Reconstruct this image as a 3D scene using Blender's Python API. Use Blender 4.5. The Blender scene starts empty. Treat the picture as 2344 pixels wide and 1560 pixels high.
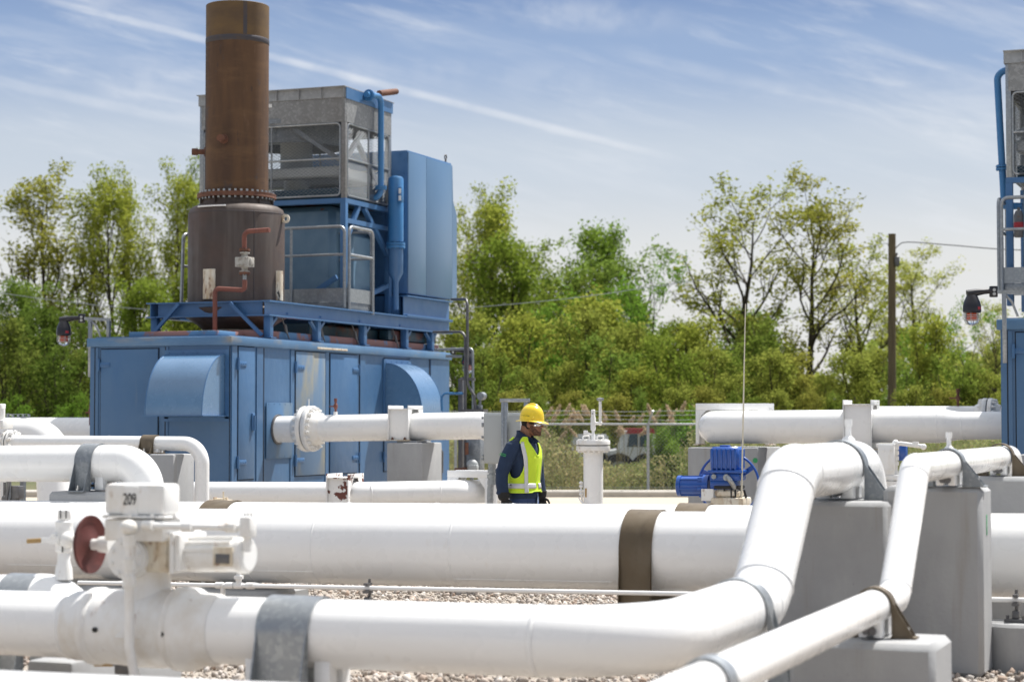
import bpy, bmesh, math, random
import numpy as np
from mathutils import Vector, Matrix
R_ = math.radians
scene = bpy.context.scene
COL = scene.collection
rnd = random.Random(7)

# ------------------------------------------------------------------ camera geometry (used to survey the site)
FPX = 4558.0; CXP, CYP = 1172.0, 780.0
YAW = R_(21.1); PIT = math.atan(175/FPX)
CAM = Vector((0, 0, 1.75))
RT = Vector((math.cos(YAW), math.sin(YAW), 0))
FH = Vector((-math.sin(YAW), math.cos(YAW), 0))
FW = (FH*math.cos(PIT) + Vector((0, 0, 1))*math.sin(PIT)).normalized()
UPV = RT.cross(FW)
def ray(px, py): return FW + RT*((px-CXP)/FPX) + UPV*((CYP-py)/FPX)
def at(px, py, D): return CAM + ray(px, py)*D
def hitY(px, py, Y):
    d = ray(px, py); return CAM + d*((Y-CAM.y)/d.y)
def hitX(px, py, X):
    d = ray(px, py); return CAM + d*((X-CAM.x)/d.x)
def hitZ(px, py, Z):
    d = ray(px, py); return CAM + d*((Z-CAM.z)/d.z)
def gcam(x, d, z=0.0):           # lateral metres, metres ahead
    p = RT*x + FH*d; return Vector((p.x, p.y, z))

# ------------------------------------------------------------------ scene objects
def tag(o, label=None, cat=None, group=None, kind=None):
    if label: o['label'] = label
    if cat: o['category'] = cat
    if group: o['group'] = group
    if kind: o['kind'] = kind
    return o
def thing(name, label, cat, loc=(0, 0, 0), rz=0.0, group=None):
    o = bpy.data.objects.new(name, None); COL.objects.link(o)
    o.location = loc; o.rotation_euler = (0, 0, rz); o.empty_display_size = .1
    return tag(o, label, cat, group)
def wloc(o):
    v = Vector((0, 0, 0))
    while o: v = v + o.location; o = o.parent
    return v
def copy_tree(o, parent=None):
    c = o.copy(); COL.objects.link(c); c.parent = parent
    for ch in o.children: copy_tree(ch, c)
    return c

class MB:
    def __init__(s): s.v = []; s.f = []
    def add(s, vs, fs):
        b = len(s.v); s.v += [Vector(v) for v in vs]; s.f += [tuple(i+b for i in f) for f in fs]
    def box(s, x0, x1, y0, y1, z0, z1, c=0.0):
        if x1 < x0: x0, x1 = x1, x0
        if y1 < y0: y0, y1 = y1, y0
        if z1 < z0: z0, z1 = z1, z0
        s.obox(Vector(((x0+x1)/2, (y0+y1)/2, (z0+z1)/2)), (x1-x0, y1-y0, z1-z0), None, c)
    def obox(s, cen, size, rot=None, c=0.0):
        cen = Vector(cen); a, b, d = [q/2 for q in size]
        rot = rot or Matrix.Identity(3)
        c = min(c, a*.9, b*.9, d*.9)
        if c <= 0:
            vs = [(x, y, z) for x in (-a, a) for y in (-b, b) for z in (-d, d)]
            fs = [(0, 1, 3, 2), (4, 6, 7, 5), (0, 4, 5, 1), (2, 3, 7, 6), (0, 2, 6, 4), (1, 5, 7, 3)]
        else:
            bm = bmesh.new(); bmesh.ops.create_cube(bm, size=1.0)
            for v in bm.verts: v.co = Vector((v.co.x*2*a, v.co.y*2*b, v.co.z*2*d))
            bmesh.ops.bevel(bm, geom=bm.edges[:], offset=c, segments=2 if c < .03 else 1, profile=.5, affect='EDGES')
            bm.verts.index_update()
            vs = [v.co.copy() for v in bm.verts]; fs = [tuple(v.index for v in f.verts) for f in bm.faces]; bm.free()
        s.add([cen + rot @ Vector(v) for v in vs], fs)
    def bar(s, p0, p1, w, h, up=(0, 0, 1), c=0.0):
        p0 = Vector(p0); p1 = Vector(p1); d = (p1-p0); L = d.length; d.normalize()
        up = Vector(up)
        if abs(d.dot(up)) > .98: up = Vector((1, 0, 0)) if abs(d.x) < .9 else Vector((0, 1, 0))
        y = up.cross(d).normalized(); z = d.cross(y)
        m = Matrix((d, y, z)).transposed()
        s.obox((p0+p1)/2, (L, w, h), m, c)
    def tube(s, path, r, n=16, caps=True, closed=False):
        path = [Vector(p) for p in path]; m = len(path)
        rs = list(r) if isinstance(r, (list, tuple)) else [r]*m
        ts = []
        for i in range(m):
            if closed: t = path[(i+1) % m]-path[i-1]
            else: t = path[min(i+1, m-1)]-path[max(i-1, 0)]
            ts.append(t.normalized())
        t = ts[0]; u = t.cross(Vector((0, 0, 1)))
        if u.length < .05: u = t.cross(Vector((0, 1, 0)))
        u.normalize(); rings = []
        for i in range(m):
            if i:
                q = ts[i-1].rotation_difference(ts[i]); u = q @ u
            u = (u - ts[i]*u.dot(ts[i])).normalized(); w = ts[i].cross(u)
            rings.append([path[i]+(u*math.cos(k*2*math.pi/n)+w*math.sin(k*2*math.pi/n))*rs[i] for k in range(n)])
        vs = [p for rg in rings for p in rg]; fs = []
        for i in range(m if closed else m-1):
            j = (i+1) % m
            for k in range(n):
                k2 = (k+1) % n
                fs.append((i*n+k, i*n+k2, j*n+k2, j*n+k))
        s.add(vs, fs)
        if caps and not closed:
            s.add(rings[0], [tuple(range(n-1, -1, -1))]); s.add(rings[-1], [tuple(range(n))])
    def cyl(s, p0, p1, r, r1=None, n=16, caps=True):
        s.tube([p0, p1], [r, r if r1 is None else r1], n, caps)
    def lathe(s, prof, o, axis=(0, 0, 1), n=32, cap0=False, cap1=False):
        o = Vector(o); a = Vector(axis).normalized()
        u = a.cross(Vector((0, 0, 1)))
        if u.length < .05: u = Vector((1, 0, 0))
        u.normalize(); w = a.cross(u); vs = []; fs = []; m = len(prof)
        for (r, z) in prof:
            for k in range(n):
                t = k*2*math.pi/n; vs.append(o + a*z + (u*math.cos(t)+w*math.sin(t))*r)
        for i in range(m-1):
            for k in range(n):
                k2 = (k+1) % n; fs.append((i*n+k, i*n+k2, (i+1)*n+k2, (i+1)*n+k))
        s.add(vs, fs)
        if cap0: s.add(vs[:n], [tuple(range(n-1, -1, -1))])
        if cap1: s.add(vs[-n:], [tuple(range(n))])
    def prism(s, outline, ex):
        ex = Vector(ex); o = [Vector(p) for p in outline]; n = len(o)
        s.add(o, [tuple(range(n))]); s.add([p+ex for p in o], [tuple(range(n-1, -1, -1))])
        vs = []; fs = []
        for i in range(n):
            j = (i+1) % n; b = len(vs); vs += [o[i], o[j], o[j]+ex, o[i]+ex]; fs.append((b+3, b+2, b+1, b))
        s.add(vs, fs)
    def ell(s, c, rx, ry, rz, rot=None, n=16, m=10):
        c = Vector(c); rot = rot or Matrix.Identity(3); vs = []; fs = []
        for i in range(m+1):
            ph = math.pi*i/m - math.pi/2
            for k in range(n):
                t = k*2*math.pi/n
                vs.append(c + rot @ Vector((rx*math.cos(ph)*math.cos(t), ry*math.cos(ph)*math.sin(t), rz*math.sin(ph))))
        for i in range(m):
            for k in range(n):
                k2 = (k+1) % n; fs.append((i*n+k, i*n+k2, (i+1)*n+k2, (i+1)*n+k))
        s.add(vs, fs)
    def loft(s, rings, caps=True):
        n = len(rings[0]); vs = [p for r in rings for p in r]; fs = []
        for i in range(len(rings)-1):
            for k in range(n):
                k2 = (k+1) % n; fs.append((i*n+k, i*n+k2, (i+1)*n+k2, (i+1)*n+k))
        s.add(vs, fs)
        if caps: s.add(rings[0], [tuple(range(n-1, -1, -1))]); s.add(rings[-1], [tuple(range(n))])
    def build(s, name, mat, parent=None, label=None, cat=None, group=None, kind=None, local=False, ang=38, fix=True, origin=None):
        me = bpy.data.meshes.new(name)
        o = bpy.data.objects.new(name, me); COL.objects.link(o)
        if parent:
            o.parent = parent; off = Vector((0, 0, 0)) if local else wloc(parent)
        elif origin is not None:
            off = Vector(origin); o.location = off
        else:
            xs = [v.x for v in s.v]; ys = [v.y for v in s.v]; zs = [v.z for v in s.v]
            off = Vector(((min(xs)+max(xs))/2, (min(ys)+max(ys))/2, min(zs))); o.location = off
        me.from_pydata([tuple(v-off) for v in s.v], [], s.f)
        if fix:
            bm = bmesh.new(); bm.from_mesh(me)
            bmesh.ops.remove_doubles(bm, verts=bm.verts[:], dist=1e-6)
            bmesh.ops.recalc_face_normals(bm, faces=bm.faces[:]); bm.to_mesh(me); bm.free()
        me.materials.append(mat)
        me.polygons.foreach_set('use_smooth', [True]*len(me.polygons))
        me.set_sharp_from_angle(angle=R_(ang))
        me.update()
        return tag(o, label, cat, group, kind)

def build_split(mb, name, mat, parent=None, **kw):
    n = len(mb.v); par = list(range(n))
    def find(i):
        while par[i] != i: par[i] = par[par[i]]; i = par[i]
        return i
    key = {}
    for i, v in enumerate(mb.v):
        k = (round(v.x, 5), round(v.y, 5), round(v.z, 5))
        if k in key: par[find(i)] = find(key[k])
        else: key[k] = i
    for f in mb.f:
        for q in f[1:]: par[find(q)] = find(f[0])
    comp = {}
    for f in mb.f: comp.setdefault(find(f[0]), []).append(f)
    out = []
    for fs in comp.values():
        ids = sorted({i for f in fs for i in f}); mp = {i: k for k, i in enumerate(ids)}
        m2 = MB(); m2.v = [mb.v[i] for i in ids]; m2.f = [tuple(mp[i] for i in f) for f in fs]; out.append(m2.build(name, mat, parent, **kw))
    return out

def bend(pts, rad, n=9):
    pts = [Vector(p) for p in pts]; out = [pts[0]]
    rads = rad if isinstance(rad, (list, tuple)) else [rad]*(len(pts)-2)
    for i in range(1, len(pts)-1):
        a = (pts[i-1]-pts[i]); b = (pts[i+1]-pts[i]); la, lb = a.length, b.length
        a.normalize(); b.normalize(); th = math.pi - a.angle(b)
        if th < .02: out.append(pts[i]); continue
        r = rads[i-1]; t = min(r*math.tan(th/2), la*.98, lb*.98); r = t/math.tan(th/2)
        c = pts[i] + (a+b).normalized()*(r/math.cos(th/2))
        p0 = pts[i]+a*t; p1 = pts[i]+b*t; v0 = p0-c; v1 = p1-c; ang = v0.angle(v1); ax = v0.cross(v1).normalized()
        for k in range(n+1):
            out.append(c + Matrix.Rotation(ang*k/n, 3, ax) @ v0)
    out.append(pts[-1]); return out
def seam(mb, p, d, r, w=.014, h=.0065):
    mb.lathe([(r-.001, -w), (r+h*.7, -w*.5), (r+h, 0), (r+h*.7, w*.5), (r-.001, w)], p, d, 32)
def np_mesh(name, V, F, mat, parent=None, smooth=False):
    me = bpy.data.meshes.new(name); V = np.asarray(V, np.float32); F = np.asarray(F, np.int32); k = F.shape[1]
    me.vertices.add(len(V)); me.vertices.foreach_set('co', V.ravel())
    me.loops.add(F.size); me.loops.foreach_set('vertex_index', F.ravel())
    me.polygons.add(len(F)); me.polygons.foreach_set('loop_start', np.arange(0, F.size, k, dtype=np.int32))
    me.polygons.foreach_set('loop_total', np.full(len(F), k, np.int32))
    if smooth: me.polygons.foreach_set('use_smooth', [True]*len(F))
    me.update(); me.validate(); me.materials.append(mat)
    o = bpy.data.objects.new(name, me); COL.objects.link(o)
    if parent: o.parent = parent
    return o
def text_mesh(name, txt, size, mat, parent, mw, ext=.0015):
    cu = bpy.data.curves.new(name, 'FONT'); cu.body = txt; cu.size = size; cu.extrude = ext; cu.align_x = 'CENTER'; cu.align_y = 'CENTER'
    t = bpy.data.objects.new(name, cu); COL.objects.link(t)
    bpy.context.view_layer.update()
    me = bpy.data.meshes.new_from_object(t.evaluated_get(bpy.context.evaluated_depsgraph_get()))
    bpy.data.objects.remove(t); bpy.data.curves.remove(cu)
    me.name = name; me.transform(mw); me.materials.clear(); me.materials.append(mat)
    o = bpy.data.objects.new(name, me); COL.objects.link(o); o.parent = parent
    return o

# ------------------------------------------------------------------ materials
def M(name, col, rough=.5, metal=0.0, layers=(), bump=None, coat=0.0, spec=.5, rvar=0.0, coatr=.12):
    m = bpy.data.materials.new(name); m.use_nodes = True; nt = m.node_tree; N = nt.nodes; L = nt.links
    b = N['Principled BSDF']; b.inputs['Roughness'].default_value = rough; b.inputs['Metallic'].default_value = metal
    b.inputs['Specular IOR Level'].default_value = spec
    if coat: b.inputs['Coat Weight'].default_value = coat; b.inputs['Coat Roughness'].default_value = coatr
    tc = N.new('ShaderNodeTexCoord')
    rgb = N.new('ShaderNodeRGB'); rgb.outputs[0].default_value = (*col, 1); cur = rgb.outputs[0]
    for ly in layers:
        c, sc, lo, hi = ly[:4]; amt = ly[4] if len(ly) > 4 else 1.0; det = ly[5] if len(ly) > 5 else 5.0
        kind = ly[6] if len(ly) > 6 else 'noise'
        mp = N.new('ShaderNodeMapping'); L.new(tc.outputs['Object'], mp.inputs['Vector'])
        mp.inputs['Scale'].default_value = sc if isinstance(sc, tuple) else (sc, sc, sc)
        mp.inputs['Location'].default_value = (rnd.uniform(-9, 9), rnd.uniform(-9, 9), rnd.uniform(-9, 9))
        if kind == 'voronoi':
            t = N.new('ShaderNodeTexVoronoi'); t.inputs['Scale'].default_value = 1.0; fac = t.outputs['Color']
            sp = N.new('ShaderNodeSeparateColor'); L.new(fac, sp.inputs[0]); fac = sp.outputs[0]
        elif kind == 'crack':
            nz_ = N.new('ShaderNodeTexNoise'); nz_.inputs['Scale'].default_value = 2.2; nz_.inputs['Detail'].default_value = 6; L.new(mp.outputs[0], nz_.inputs['Vector'])
            mv = N.new('ShaderNodeVectorMath'); mv.operation = 'MULTIPLY_ADD'; L.new(nz_.outputs['Color'], mv.inputs[0]); mv.inputs[1].default_value = (.35, .35, .35); L.new(mp.outputs[0], mv.inputs[2])
            t = N.new('ShaderNodeTexVoronoi'); t.feature = 'DISTANCE_TO_EDGE'; t.inputs['Scale'].default_value = 1.0; fac = t.outputs['Distance']
        else:
            t = N.new('ShaderNodeTexNoise'); t.inputs['Scale'].default_value = 1.0; t.inputs['Detail'].default_value = det; t.inputs['Roughness'].default_value = .6
            fac = t.outputs['Fac']
        L.new(mv.outputs[0] if kind == 'crack' else mp.outputs[0], t.inputs['Vector'])
        mr = N.new('ShaderNodeMapRange'); mr.inputs['From Min'].default_value = lo; mr.inputs['From Max'].default_value = hi
        mr.inputs['To Max'].default_value = amt; L.new(fac, mr.inputs['Value'])
        mx = N.new('ShaderNodeMix'); mx.data_type = 'RGBA'; L.new(mr.outputs[0], mx.inputs['Factor']); L.new(cur, mx.inputs['A'])
        mx.inputs['B'].default_value = (*c, 1); cur = mx.outputs['Result']
    L.new(cur, b.inputs['Base Color'])
    if rvar:
        t = N.new('ShaderNodeTexNoise'); t.inputs['Scale'].default_value = 6; L.new(tc.outputs['Object'], t.inputs['Vector'])
        mr = N.new('ShaderNodeMapRange'); mr.inputs['From Min'].default_value = .3; mr.inputs['From Max'].default_value = .7
        mr.inputs['To Min'].default_value = rough-rvar; mr.inputs['To Max'].default_value = rough+rvar
        L.new(t.outputs['Fac'], mr.inputs['Value']); L.new(mr.outputs[0], b.inputs['Roughness'])
    if bump:
        t = N.new('ShaderNodeTexNoise'); t.inputs['Detail'].default_value = 6
        mp = N.new('ShaderNodeMapping'); L.new(tc.outputs['Object'], mp.inputs['Vector'])
        sc = bump[0]; mp.inputs['Scale'].default_value = sc if isinstance(sc, tuple) else (sc, sc, sc)
        t.inputs['Scale'].default_value = 1.0; L.new(mp.outputs[0], t.inputs['Vector'])
        bp = N.new('ShaderNodeBump'); bp.inputs['Strength'].default_value = bump[1]; bp.inputs['Distance'].default_value = bump[2]
        L.new(t.outputs['Fac'], bp.inputs['Height']); L.new(bp.outputs[0], b.inputs['Normal'])
    return m
RUST = (.16, .06, .025)
white = M('white_paint', (.84, .84, .83), .30, 0, [((.80, .795, .775), 1.3, .45, .75, .6), ((.64, .58, .48), (7, 7, 3), .66, .82, .45), ((.45, .36, .26), 60, .72, .80, .5)], bump=(14, .12, .006), coat=.25, rvar=.08)
white2 = M('white_valve_paint', (.80, .795, .775), .38, 0, [((.64, .59, .5), (9, 9, 4), .5, .78, .7), ((.34, .20, .10), (16, 16, 7), .62, .76, .8)], bump=(40, .2, .004))
white3 = M('soiled_white_valve_paint', (.80, .795, .775), .4, 0, [((.56, .47, .35), (3.2, 3.2, 2.2), .50, .74, .65), ((.64, .59, .5), (9, 9, 4), .5, .78, .6), ((.25, .12, .05), (11, 11, 4), .62, .74, .85)], bump=(34, .3, .005))
galch = M('galvanised_channel', (.36, .375, .385), .5, .3, [((.28, .285, .29), (1.2, 1.2, .5), .42, .7, .8), ((.44, .45, .46), 20, .4, .9, .5, 2, 'voronoi')])
whiterust = M('chipped_white_paint', (.80, .795, .775), .42, 0, [((.66, .60, .5), (8, 8, 3), .55, .8, .5), ((.13, .035, .02), 6.5, .57, .58, 1, 8)], bump=(30, .2, .004))
oldwhite = M('stained_white_paint', (.70, .65, .54), .5, 0, [((.45, .31, .16), (9, 9, 4), .42, .70, .85), (RUST, (16, 16, 7), .56, .68, .9), ((.02, .02, .02), (10, 10, 3), .63, .66, 1)], bump=(30, .3, .005))
blue = M('blue_cabinet_paint', (.060, .145, .285), .42, 0, [((.10, .19, .32), .7, .42, .72, .7), ((.055, .14, .29), (3, 3, .6), .5, .75, .6), ((.17, .22, .27), (5, 5, .5), .66, .82, .5)], bump=((1.1, 1.1, .8), .6, .06), rvar=.06)
bluehood = M('glossy_blue_hood_paint', (.088, .19, .335), .26, 0, [((.13, .25, .42), 1.2, .42, .72, .6), ((.08, .18, .33), (3, 3, .6), .5, .75, .5)], bump=(5, .06, .01), coat=1.0, rvar=.05, coatr=.3)
bluelit = M('sunlit_blue_panel', (.10, .19, .315), .36, 0, [((.12, .21, .335), (.8, .8, .6), .42, .7, .6)], bump=((1.2, 1.2, 1), .12, .03), coat=.2)  # lighter blue: sunlit glare on the intake box side put into the colour
bluestain = M('stained_blue_door_paint', (.11, .20, .33), .48, 0, [((.33, .30, .20), (2.4, 2.4, .75), .47, .66, .75), ((.28, .20, .10), (7, 7, .8), .62, .74, .5), ((.16, .23, .31), 1.5, .5, .7, .6)], bump=(7, .08, .01))
blueroof = M('roof_edge_paint', (.085, .185, .33), .45, 0, [((.33, .27, .17), (1.2, 1.2, 4), .56, .72, .6), ((.15, .27, .42), 1.5, .4, .7, .6)])
bluefr = M('blue_frame_paint', (.056, .15, .315), .4, 0, [((.09, .19, .35), 2, .45, .7, .7), (RUST, 9, .70, .76, .7)], rvar=.06)
bluepl = M('faded_blue_plate', (.085, .165, .25), .5, 0, [((.17, .27, .36), 1.2, .4, .7, .8), ((.22, .075, .045), 2.4, .67, .685, 1, 8)])
bluedk = M('dark_teal_duct_paint', (.02, .06, .09), .5, 0, [((.12, .04, .025), 1.6, .52, .6, .9)])
bluepipe = M('blue_pipe_paint', (.045, .18, .40), .35, 0, [((.08, .23, .42), 4, .5, .7, .6), (RUST, 14, .68, .74, .7)])
actblue = M('bright_blue_actuator_paint', (.009, .075, .35), .3, 0, [((.015, .095, .39), 6, .4, .7, .6)], coat=.3)
stackrust = M('heat_browned_steel', (.112, .058, .027), .75, .1, [((.065, .034, .020), (3.0, 3.0, .5), .42, .62, .9), ((.165, .09, .04), (1.5, 1.5, 5), .5, .72, .6), ((.055, .05, .055), 2.6, .60, .68, .8), ((.04, .03, .03), (14, 14, 3), .66, .72, .8), ((.20, .12, .07), (6, 6, 1), .62, .72, .5)], bump=((4, 4, 60), .12, .006))
stacktop = M('golden_heat_tinted_steel', (.145, .088, .036), .7, .1, [((.10, .062, .033), (2, 2, 4), .4, .66, .95), ((.05, .045, .055), (3, 3, 1), .58, .68, .9)], bump=((4, 4, 60), .12, .006))
stackseam = M('oxidised_grey_weld', (.065, .06, .068), .6, .3, [((.11, .07, .04), 6, .5, .7, .7)])
drumst = M('oxidised_drum_steel', (.068, .052, .045), .6, .2, [((.12, .10, .088), (3.5, 3.5, .3), .48, .66, .85), ((.10, .06, .045), 1.2, .45, .7, .7), ((.04, .035, .035), (8, 8, 1), .62, .75, .6)], bump=(5, .1, .01), rvar=.1)
rustst = M('rusted_steel', (.17, .075, .045), .8, .1, [((.09, .04, .03), 8, .4, .65, .9), ((.30, .22, .17), 14, .62, .75, .6)], bump=(40, .3, .004))
redpipe = M('red_primer_pipe_paint', (.19, .065, .045), .65, 0, [((.13, .045, .035), 10, .45, .7, .8), ((.27, .14, .11), 14, .6, .75, .5)])
pinkroof = M('faded_red_primer', (.30, .15, .13), .7, 0, [((.10, .22, .38), 1.4, .5, .55, 1)])
gal = M('galvanised_steel', (.31, .33, .345), .42, .7, [((.43, .45, .46), 42, .45, .9, .7, 2, 'voronoi'), ((.30, .32, .34), 3, .45, .7, .7), ((.62, .62, .60), (3, 3, 7), .62, .75, .6)], bump=(30, .1, .003), rvar=.1)
galdk = M('dull_galvanised_steel', (.24, .26, .28), .5, .6, [((.34, .36, .37), 35, .45, .9, .7, 2, 'voronoi'), ((.16, .18, .2), 4, .45, .7, .7)], rvar=.08)
galpanel = M('spangled_galvanised_sheet', (.25, .255, .255), .55, .3, [((.34, .345, .345), 26, .4, .9, .8, 2, 'voronoi'), ((.16, .15, .14), (1.5, 1.5, .5), .45, .7, .6)])
brownstrap = M('brown_weathered_strap', (.115, .085, .050), .5, .3, [((.17, .14, .10), 3, .4, .7, .8), ((.07, .05, .03), (10, 10, 3), .5, .75, .7)], bump=(20, .15, .004))
conc = M('concrete', (.345, .35, .355), .9, 0, [((.275, .28, .285), 1.4, .4, .7, .85), ((.41, .415, .41), (5, 5, 1.2), .5, .75, .6), ((.12, .12, .12), 40, .70, .72, .7), ((.25, .22, .17), (7, 7, .5), .60, .76, .55)], bump=(35, .35, .006))
concroad = M('pale_concrete_slab', (.46, .395, .31), .9, 0, [((.40, .34, .27), (.5, 2, 1), .4, .7, .8), ((.52, .45, .36), 6, .5, .75, .5)], bump=(30, .2, .005))
conccurb = M('curb_concrete', (.46, .43, .38), .9, 0, [((.34, .32, .28), 3, .45, .7, .8)], bump=(30, .2, .005))
black = M('black_rubber', (.012, .012, .013), .6)
blackp = M('black_glass_filled_housing', (.016, .015, .02), .35, 0, [((.03, .03, .035), 12, .45, .7, .7)])
gasket = M('dark_gap_seal', (.010, .016, .028), .8)
steel = M('zinc_plated_bolt', (.5, .5, .49), .35, .9)
redlabel = M('red_sticker', (.35, .02, .03), .5)
orange = M('orange_beacon_lens', (.85, .13, .03), .2, 0, [((.6, .06, .02), (2, 2, 60), .45, .6, .8)])
glassm = M('clear_globe', (.95, .95, .93), .02)
glassm.node_tree.nodes['Principled BSDF'].inputs['Transmission Weight'].default_value = 1.0
glassm.node_tree.nodes['Principled BSDF'].inputs['IOR'].default_value = 1.06
greybox = M('grey_cabinet_paint', (.42, .44, .44), .45, 0, [((.36, .38, .38), 2, .4, .7, .7), ((.28, .25, .22), 28, .70, .74, .6)])
greydk = M('grey_conduit', (.13, .13, .135), .45, .5, [((.20, .19, .18), 8, .45, .7, .7), (RUST, 9, .68, .74, .6)])
handred = M('red_brown_wheel_paint', (.095, .019, .015), .7, 0, [((.055, .012, .010), 7, .4, .66, .9), ((.15, .045, .034), 11, .55, .72, .7)], bump=(20, .2, .006))
tan = M('tan_grip', (.40, .26, .10), .6, 0, [((.30, .18, .07), 20, .45, .7, .7)])
wood = M('weathered_pole_wood', (.15, .115, .065), .9, 0, [((.09, .068, .04), (30, 30, 1.2), .4, .65, .9), ((.19, .15, .09), (18, 18, 1), .5, .75, .6)], bump=((60, 60, 2), .4, .01))
bark = M('tree_bark', (.060, .047, .030), .95, 0, [((.030, .024, .017), (8, 8, 2), .4, .65, .9)])
green = M('green_sticker', (.03, .27, .10), .5)
ink = M('black_lettering', (.01, .01, .01), .6)

def leafmat(name, a, b, trans=.35):
    m = bpy.data.materials.new(name); m.use_nodes = True; nt = m.node_tree; N = nt.nodes; L = nt.links
    N.remove(N['Principled BSDF']); out = N['Material Output']
    g = N.new('ShaderNodeNewGeometry'); oi = N.new('ShaderNodeObjectInfo')
    tc = N.new('ShaderNodeTexCoord'); no = N.new('ShaderNodeTexNoise'); no.inputs['Scale'].default_value = .55; no.inputs['Detail'].default_value = 3
    L.new(tc.outputs['Object'], no.inputs['Vector'])
    ad = N.new('ShaderNodeMath'); ad.operation = 'MULTIPLY_ADD'; L.new(g.outputs['Random Per Island'], ad.inputs[0]); ad.inputs[1].default_value = .55
    mr = N.new('ShaderNodeMapRange'); mr.inputs['From Min'].default_value = .35; mr.inputs['From Max'].default_value = .65; mr.inputs['To Max'].default_value = .45
    L.new(no.outputs['Fac'], mr.inputs['Value']); L.new(mr.outputs[0], ad.inputs[2])
    mx = N.new('ShaderNodeMix'); mx.data_type = 'RGBA'; mx.inputs['A'].default_value = (*a, 1); mx.inputs['B'].default_value = (*b, 1)
    L.new(ad.outputs[0], mx.inputs['Factor'])
    ml = N.new('ShaderNodeMix'); ml.data_type = 'RGBA'; ml.blend_type = 'MULTIPLY'; ml.inputs['Factor'].default_value = 1
    L.new(mx.outputs['Result'], ml.inputs['A']); L.new(oi.outputs['Color'], ml.inputs['B'])
    d = N.new('ShaderNodeBsdfDiffuse'); t = N.new('ShaderNodeBsdfTranslucent'); s = N.new('ShaderNodeMixShader'); s.inputs[0].default_value = trans
    L.new(ml.outputs['Result'], d.inputs[0]); L.new(ml.outputs['Result'], t.inputs[0]); L.new(d.outputs[0], s.inputs[1]); L.new(t.outputs[0], s.inputs[2])
    L.new(s.outputs[0], out.inputs['Surface']); return m
leaf = leafmat('spring_leaves', (.195, .248, .052), (.32, .335, .088), .55)
leafg = leafmat('green_leaves', (.128, .195, .036), (.215, .27, .064), .55)
weedm = leafmat('tall_weeds', (.20, .29, .075), (.38, .31, .17), .45)
reedm = leafmat('dry_reed_plume', (.52, .41, .28), (.64, .52, .37), .4)
def strawmat():
    return M('dry_reed_stalk', (.26, .21, .10), .8, 0, [((.16, .15, .06), 3, .4, .7, .8)])
straw = strawmat()
# ------------------------------------------------------------------ camera, light, sky
cd = bpy.data.cameras.new('camera'); cam = bpy.data.objects.new('camera', cd); COL.objects.link(cam)
cam.location = CAM; cam.rotation_euler = (math.pi/2+PIT, 0, YAW)
cd.sensor_width = 36; cd.lens = 70.0; cd.clip_start = .1; cd.clip_end = 4000
cd.dof.use_dof = True; cd.dof.focus_distance = 20.5; cd.dof.aperture_fstop = 2.2
scene.camera = cam
SUN = Vector((.26, .50, 1.0)).normalized()
sl = bpy.data.lights.new('sun', 'SUN'); sl.energy = 4.9; sl.angle = R_(.53); sl.color = (1.0, .965, .915)
so = bpy.data.objects.new('sun', sl); COL.objects.link(so); so.rotation_euler = SUN.to_track_quat('Z', 'Y').to_euler(); so.location = (0, 0, 40)
w = bpy.data.worlds.new('World'); scene.world = w; w.use_nodes = True
nt = w.node_tree; N = nt.nodes; L = nt.links
bg = N['Background']; bg.inputs['Strength'].default_value = .10
sky = N.new('ShaderNodeTexSky'); sky.sky_type = 'NISHITA'; sky.sun_disc = False
sky.sun_elevation = math.asin(SUN.z); sky.sun_rotation = math.atan2(SUN.x, SUN.y)
sky.air_density = 1.0; sky.dust_density = 1.6; sky.ozone_density = 1.5
tc = N.new('ShaderNodeTexCoord')
def math_(op, a, b=None, c=None, clamp=False):
    n = N.new('ShaderNodeMath'); n.operation = op; n.use_clamp = clamp
    for i, q in enumerate((a, b, c)):
        if q is None: continue
        if isinstance(q, (int, float)): n.inputs[i].default_value = q
        else: L.new(q, n.inputs[i])
    return n.outputs[0]
def dot_(v):
    n = N.new('ShaderNodeVectorMath'); n.operation = 'DOT_PRODUCT'; L.new(tc.outputs['Generated'], n.inputs[0]); n.inputs[1].default_value = v; return n.outputs['Value']
def maprange(val, a, b, c=0.0, d=1.0):
    n = N.new('ShaderNodeMapRange'); n.interpolation_type = 'SMOOTHSTEP'; L.new(val, n.inputs['Value'])
    for k, q in zip(('From Min', 'From Max', 'To Min', 'To Max'), (a, b, c, d)): n.inputs[k].default_value = q
    return n.outputs[0]
d1 = ray(100, 0).normalized(); d2 = ray(1560, 360).normalized()
nrm = d1.cross(d2).normalized()
# streaky cirrus running along the contrail heading
def cirrus(rotz, sc, lo, hi, seed, det=7):
    mp = N.new('ShaderNodeMapping'); mp.vector_type = 'TEXTURE'
    al = (d2-d1).normalized(); b1 = nrm.cross(al)
    comb = N.new('ShaderNodeCombineXYZ')
    L.new(math_('MULTIPLY', dot_(al), sc[0]), comb.inputs[0]); L.new(math_('MULTIPLY', dot_(nrm), sc[1]), comb.inputs[1]); comb.inputs[2].default_value = seed
    rot = N.new('ShaderNodeVectorRotate'); rot.inputs['Angle'].default_value = rotz; L.new(comb.outputs[0], rot.inputs['Vector'])
    t = N.new('ShaderNodeTexNoise'); t.inputs['Scale'].default_value = 1; t.inputs['Detail'].default_value = det; t.inputs['Roughness'].default_value = .62; t.inputs['Distortion'].default_value = .35
    L.new(rot.outputs[0], t.inputs['Vector']); return maprange(t.outputs['Fac'], lo, hi)
c1 = cirrus(.06, (7, 40), .43, .78, 3.1); c2 = cirrus(-.05, (20, 110), .47, .82, 8.4, 9); c3 = cirrus(0, (3, 9), .38, .72, 5.7, 3)
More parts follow.
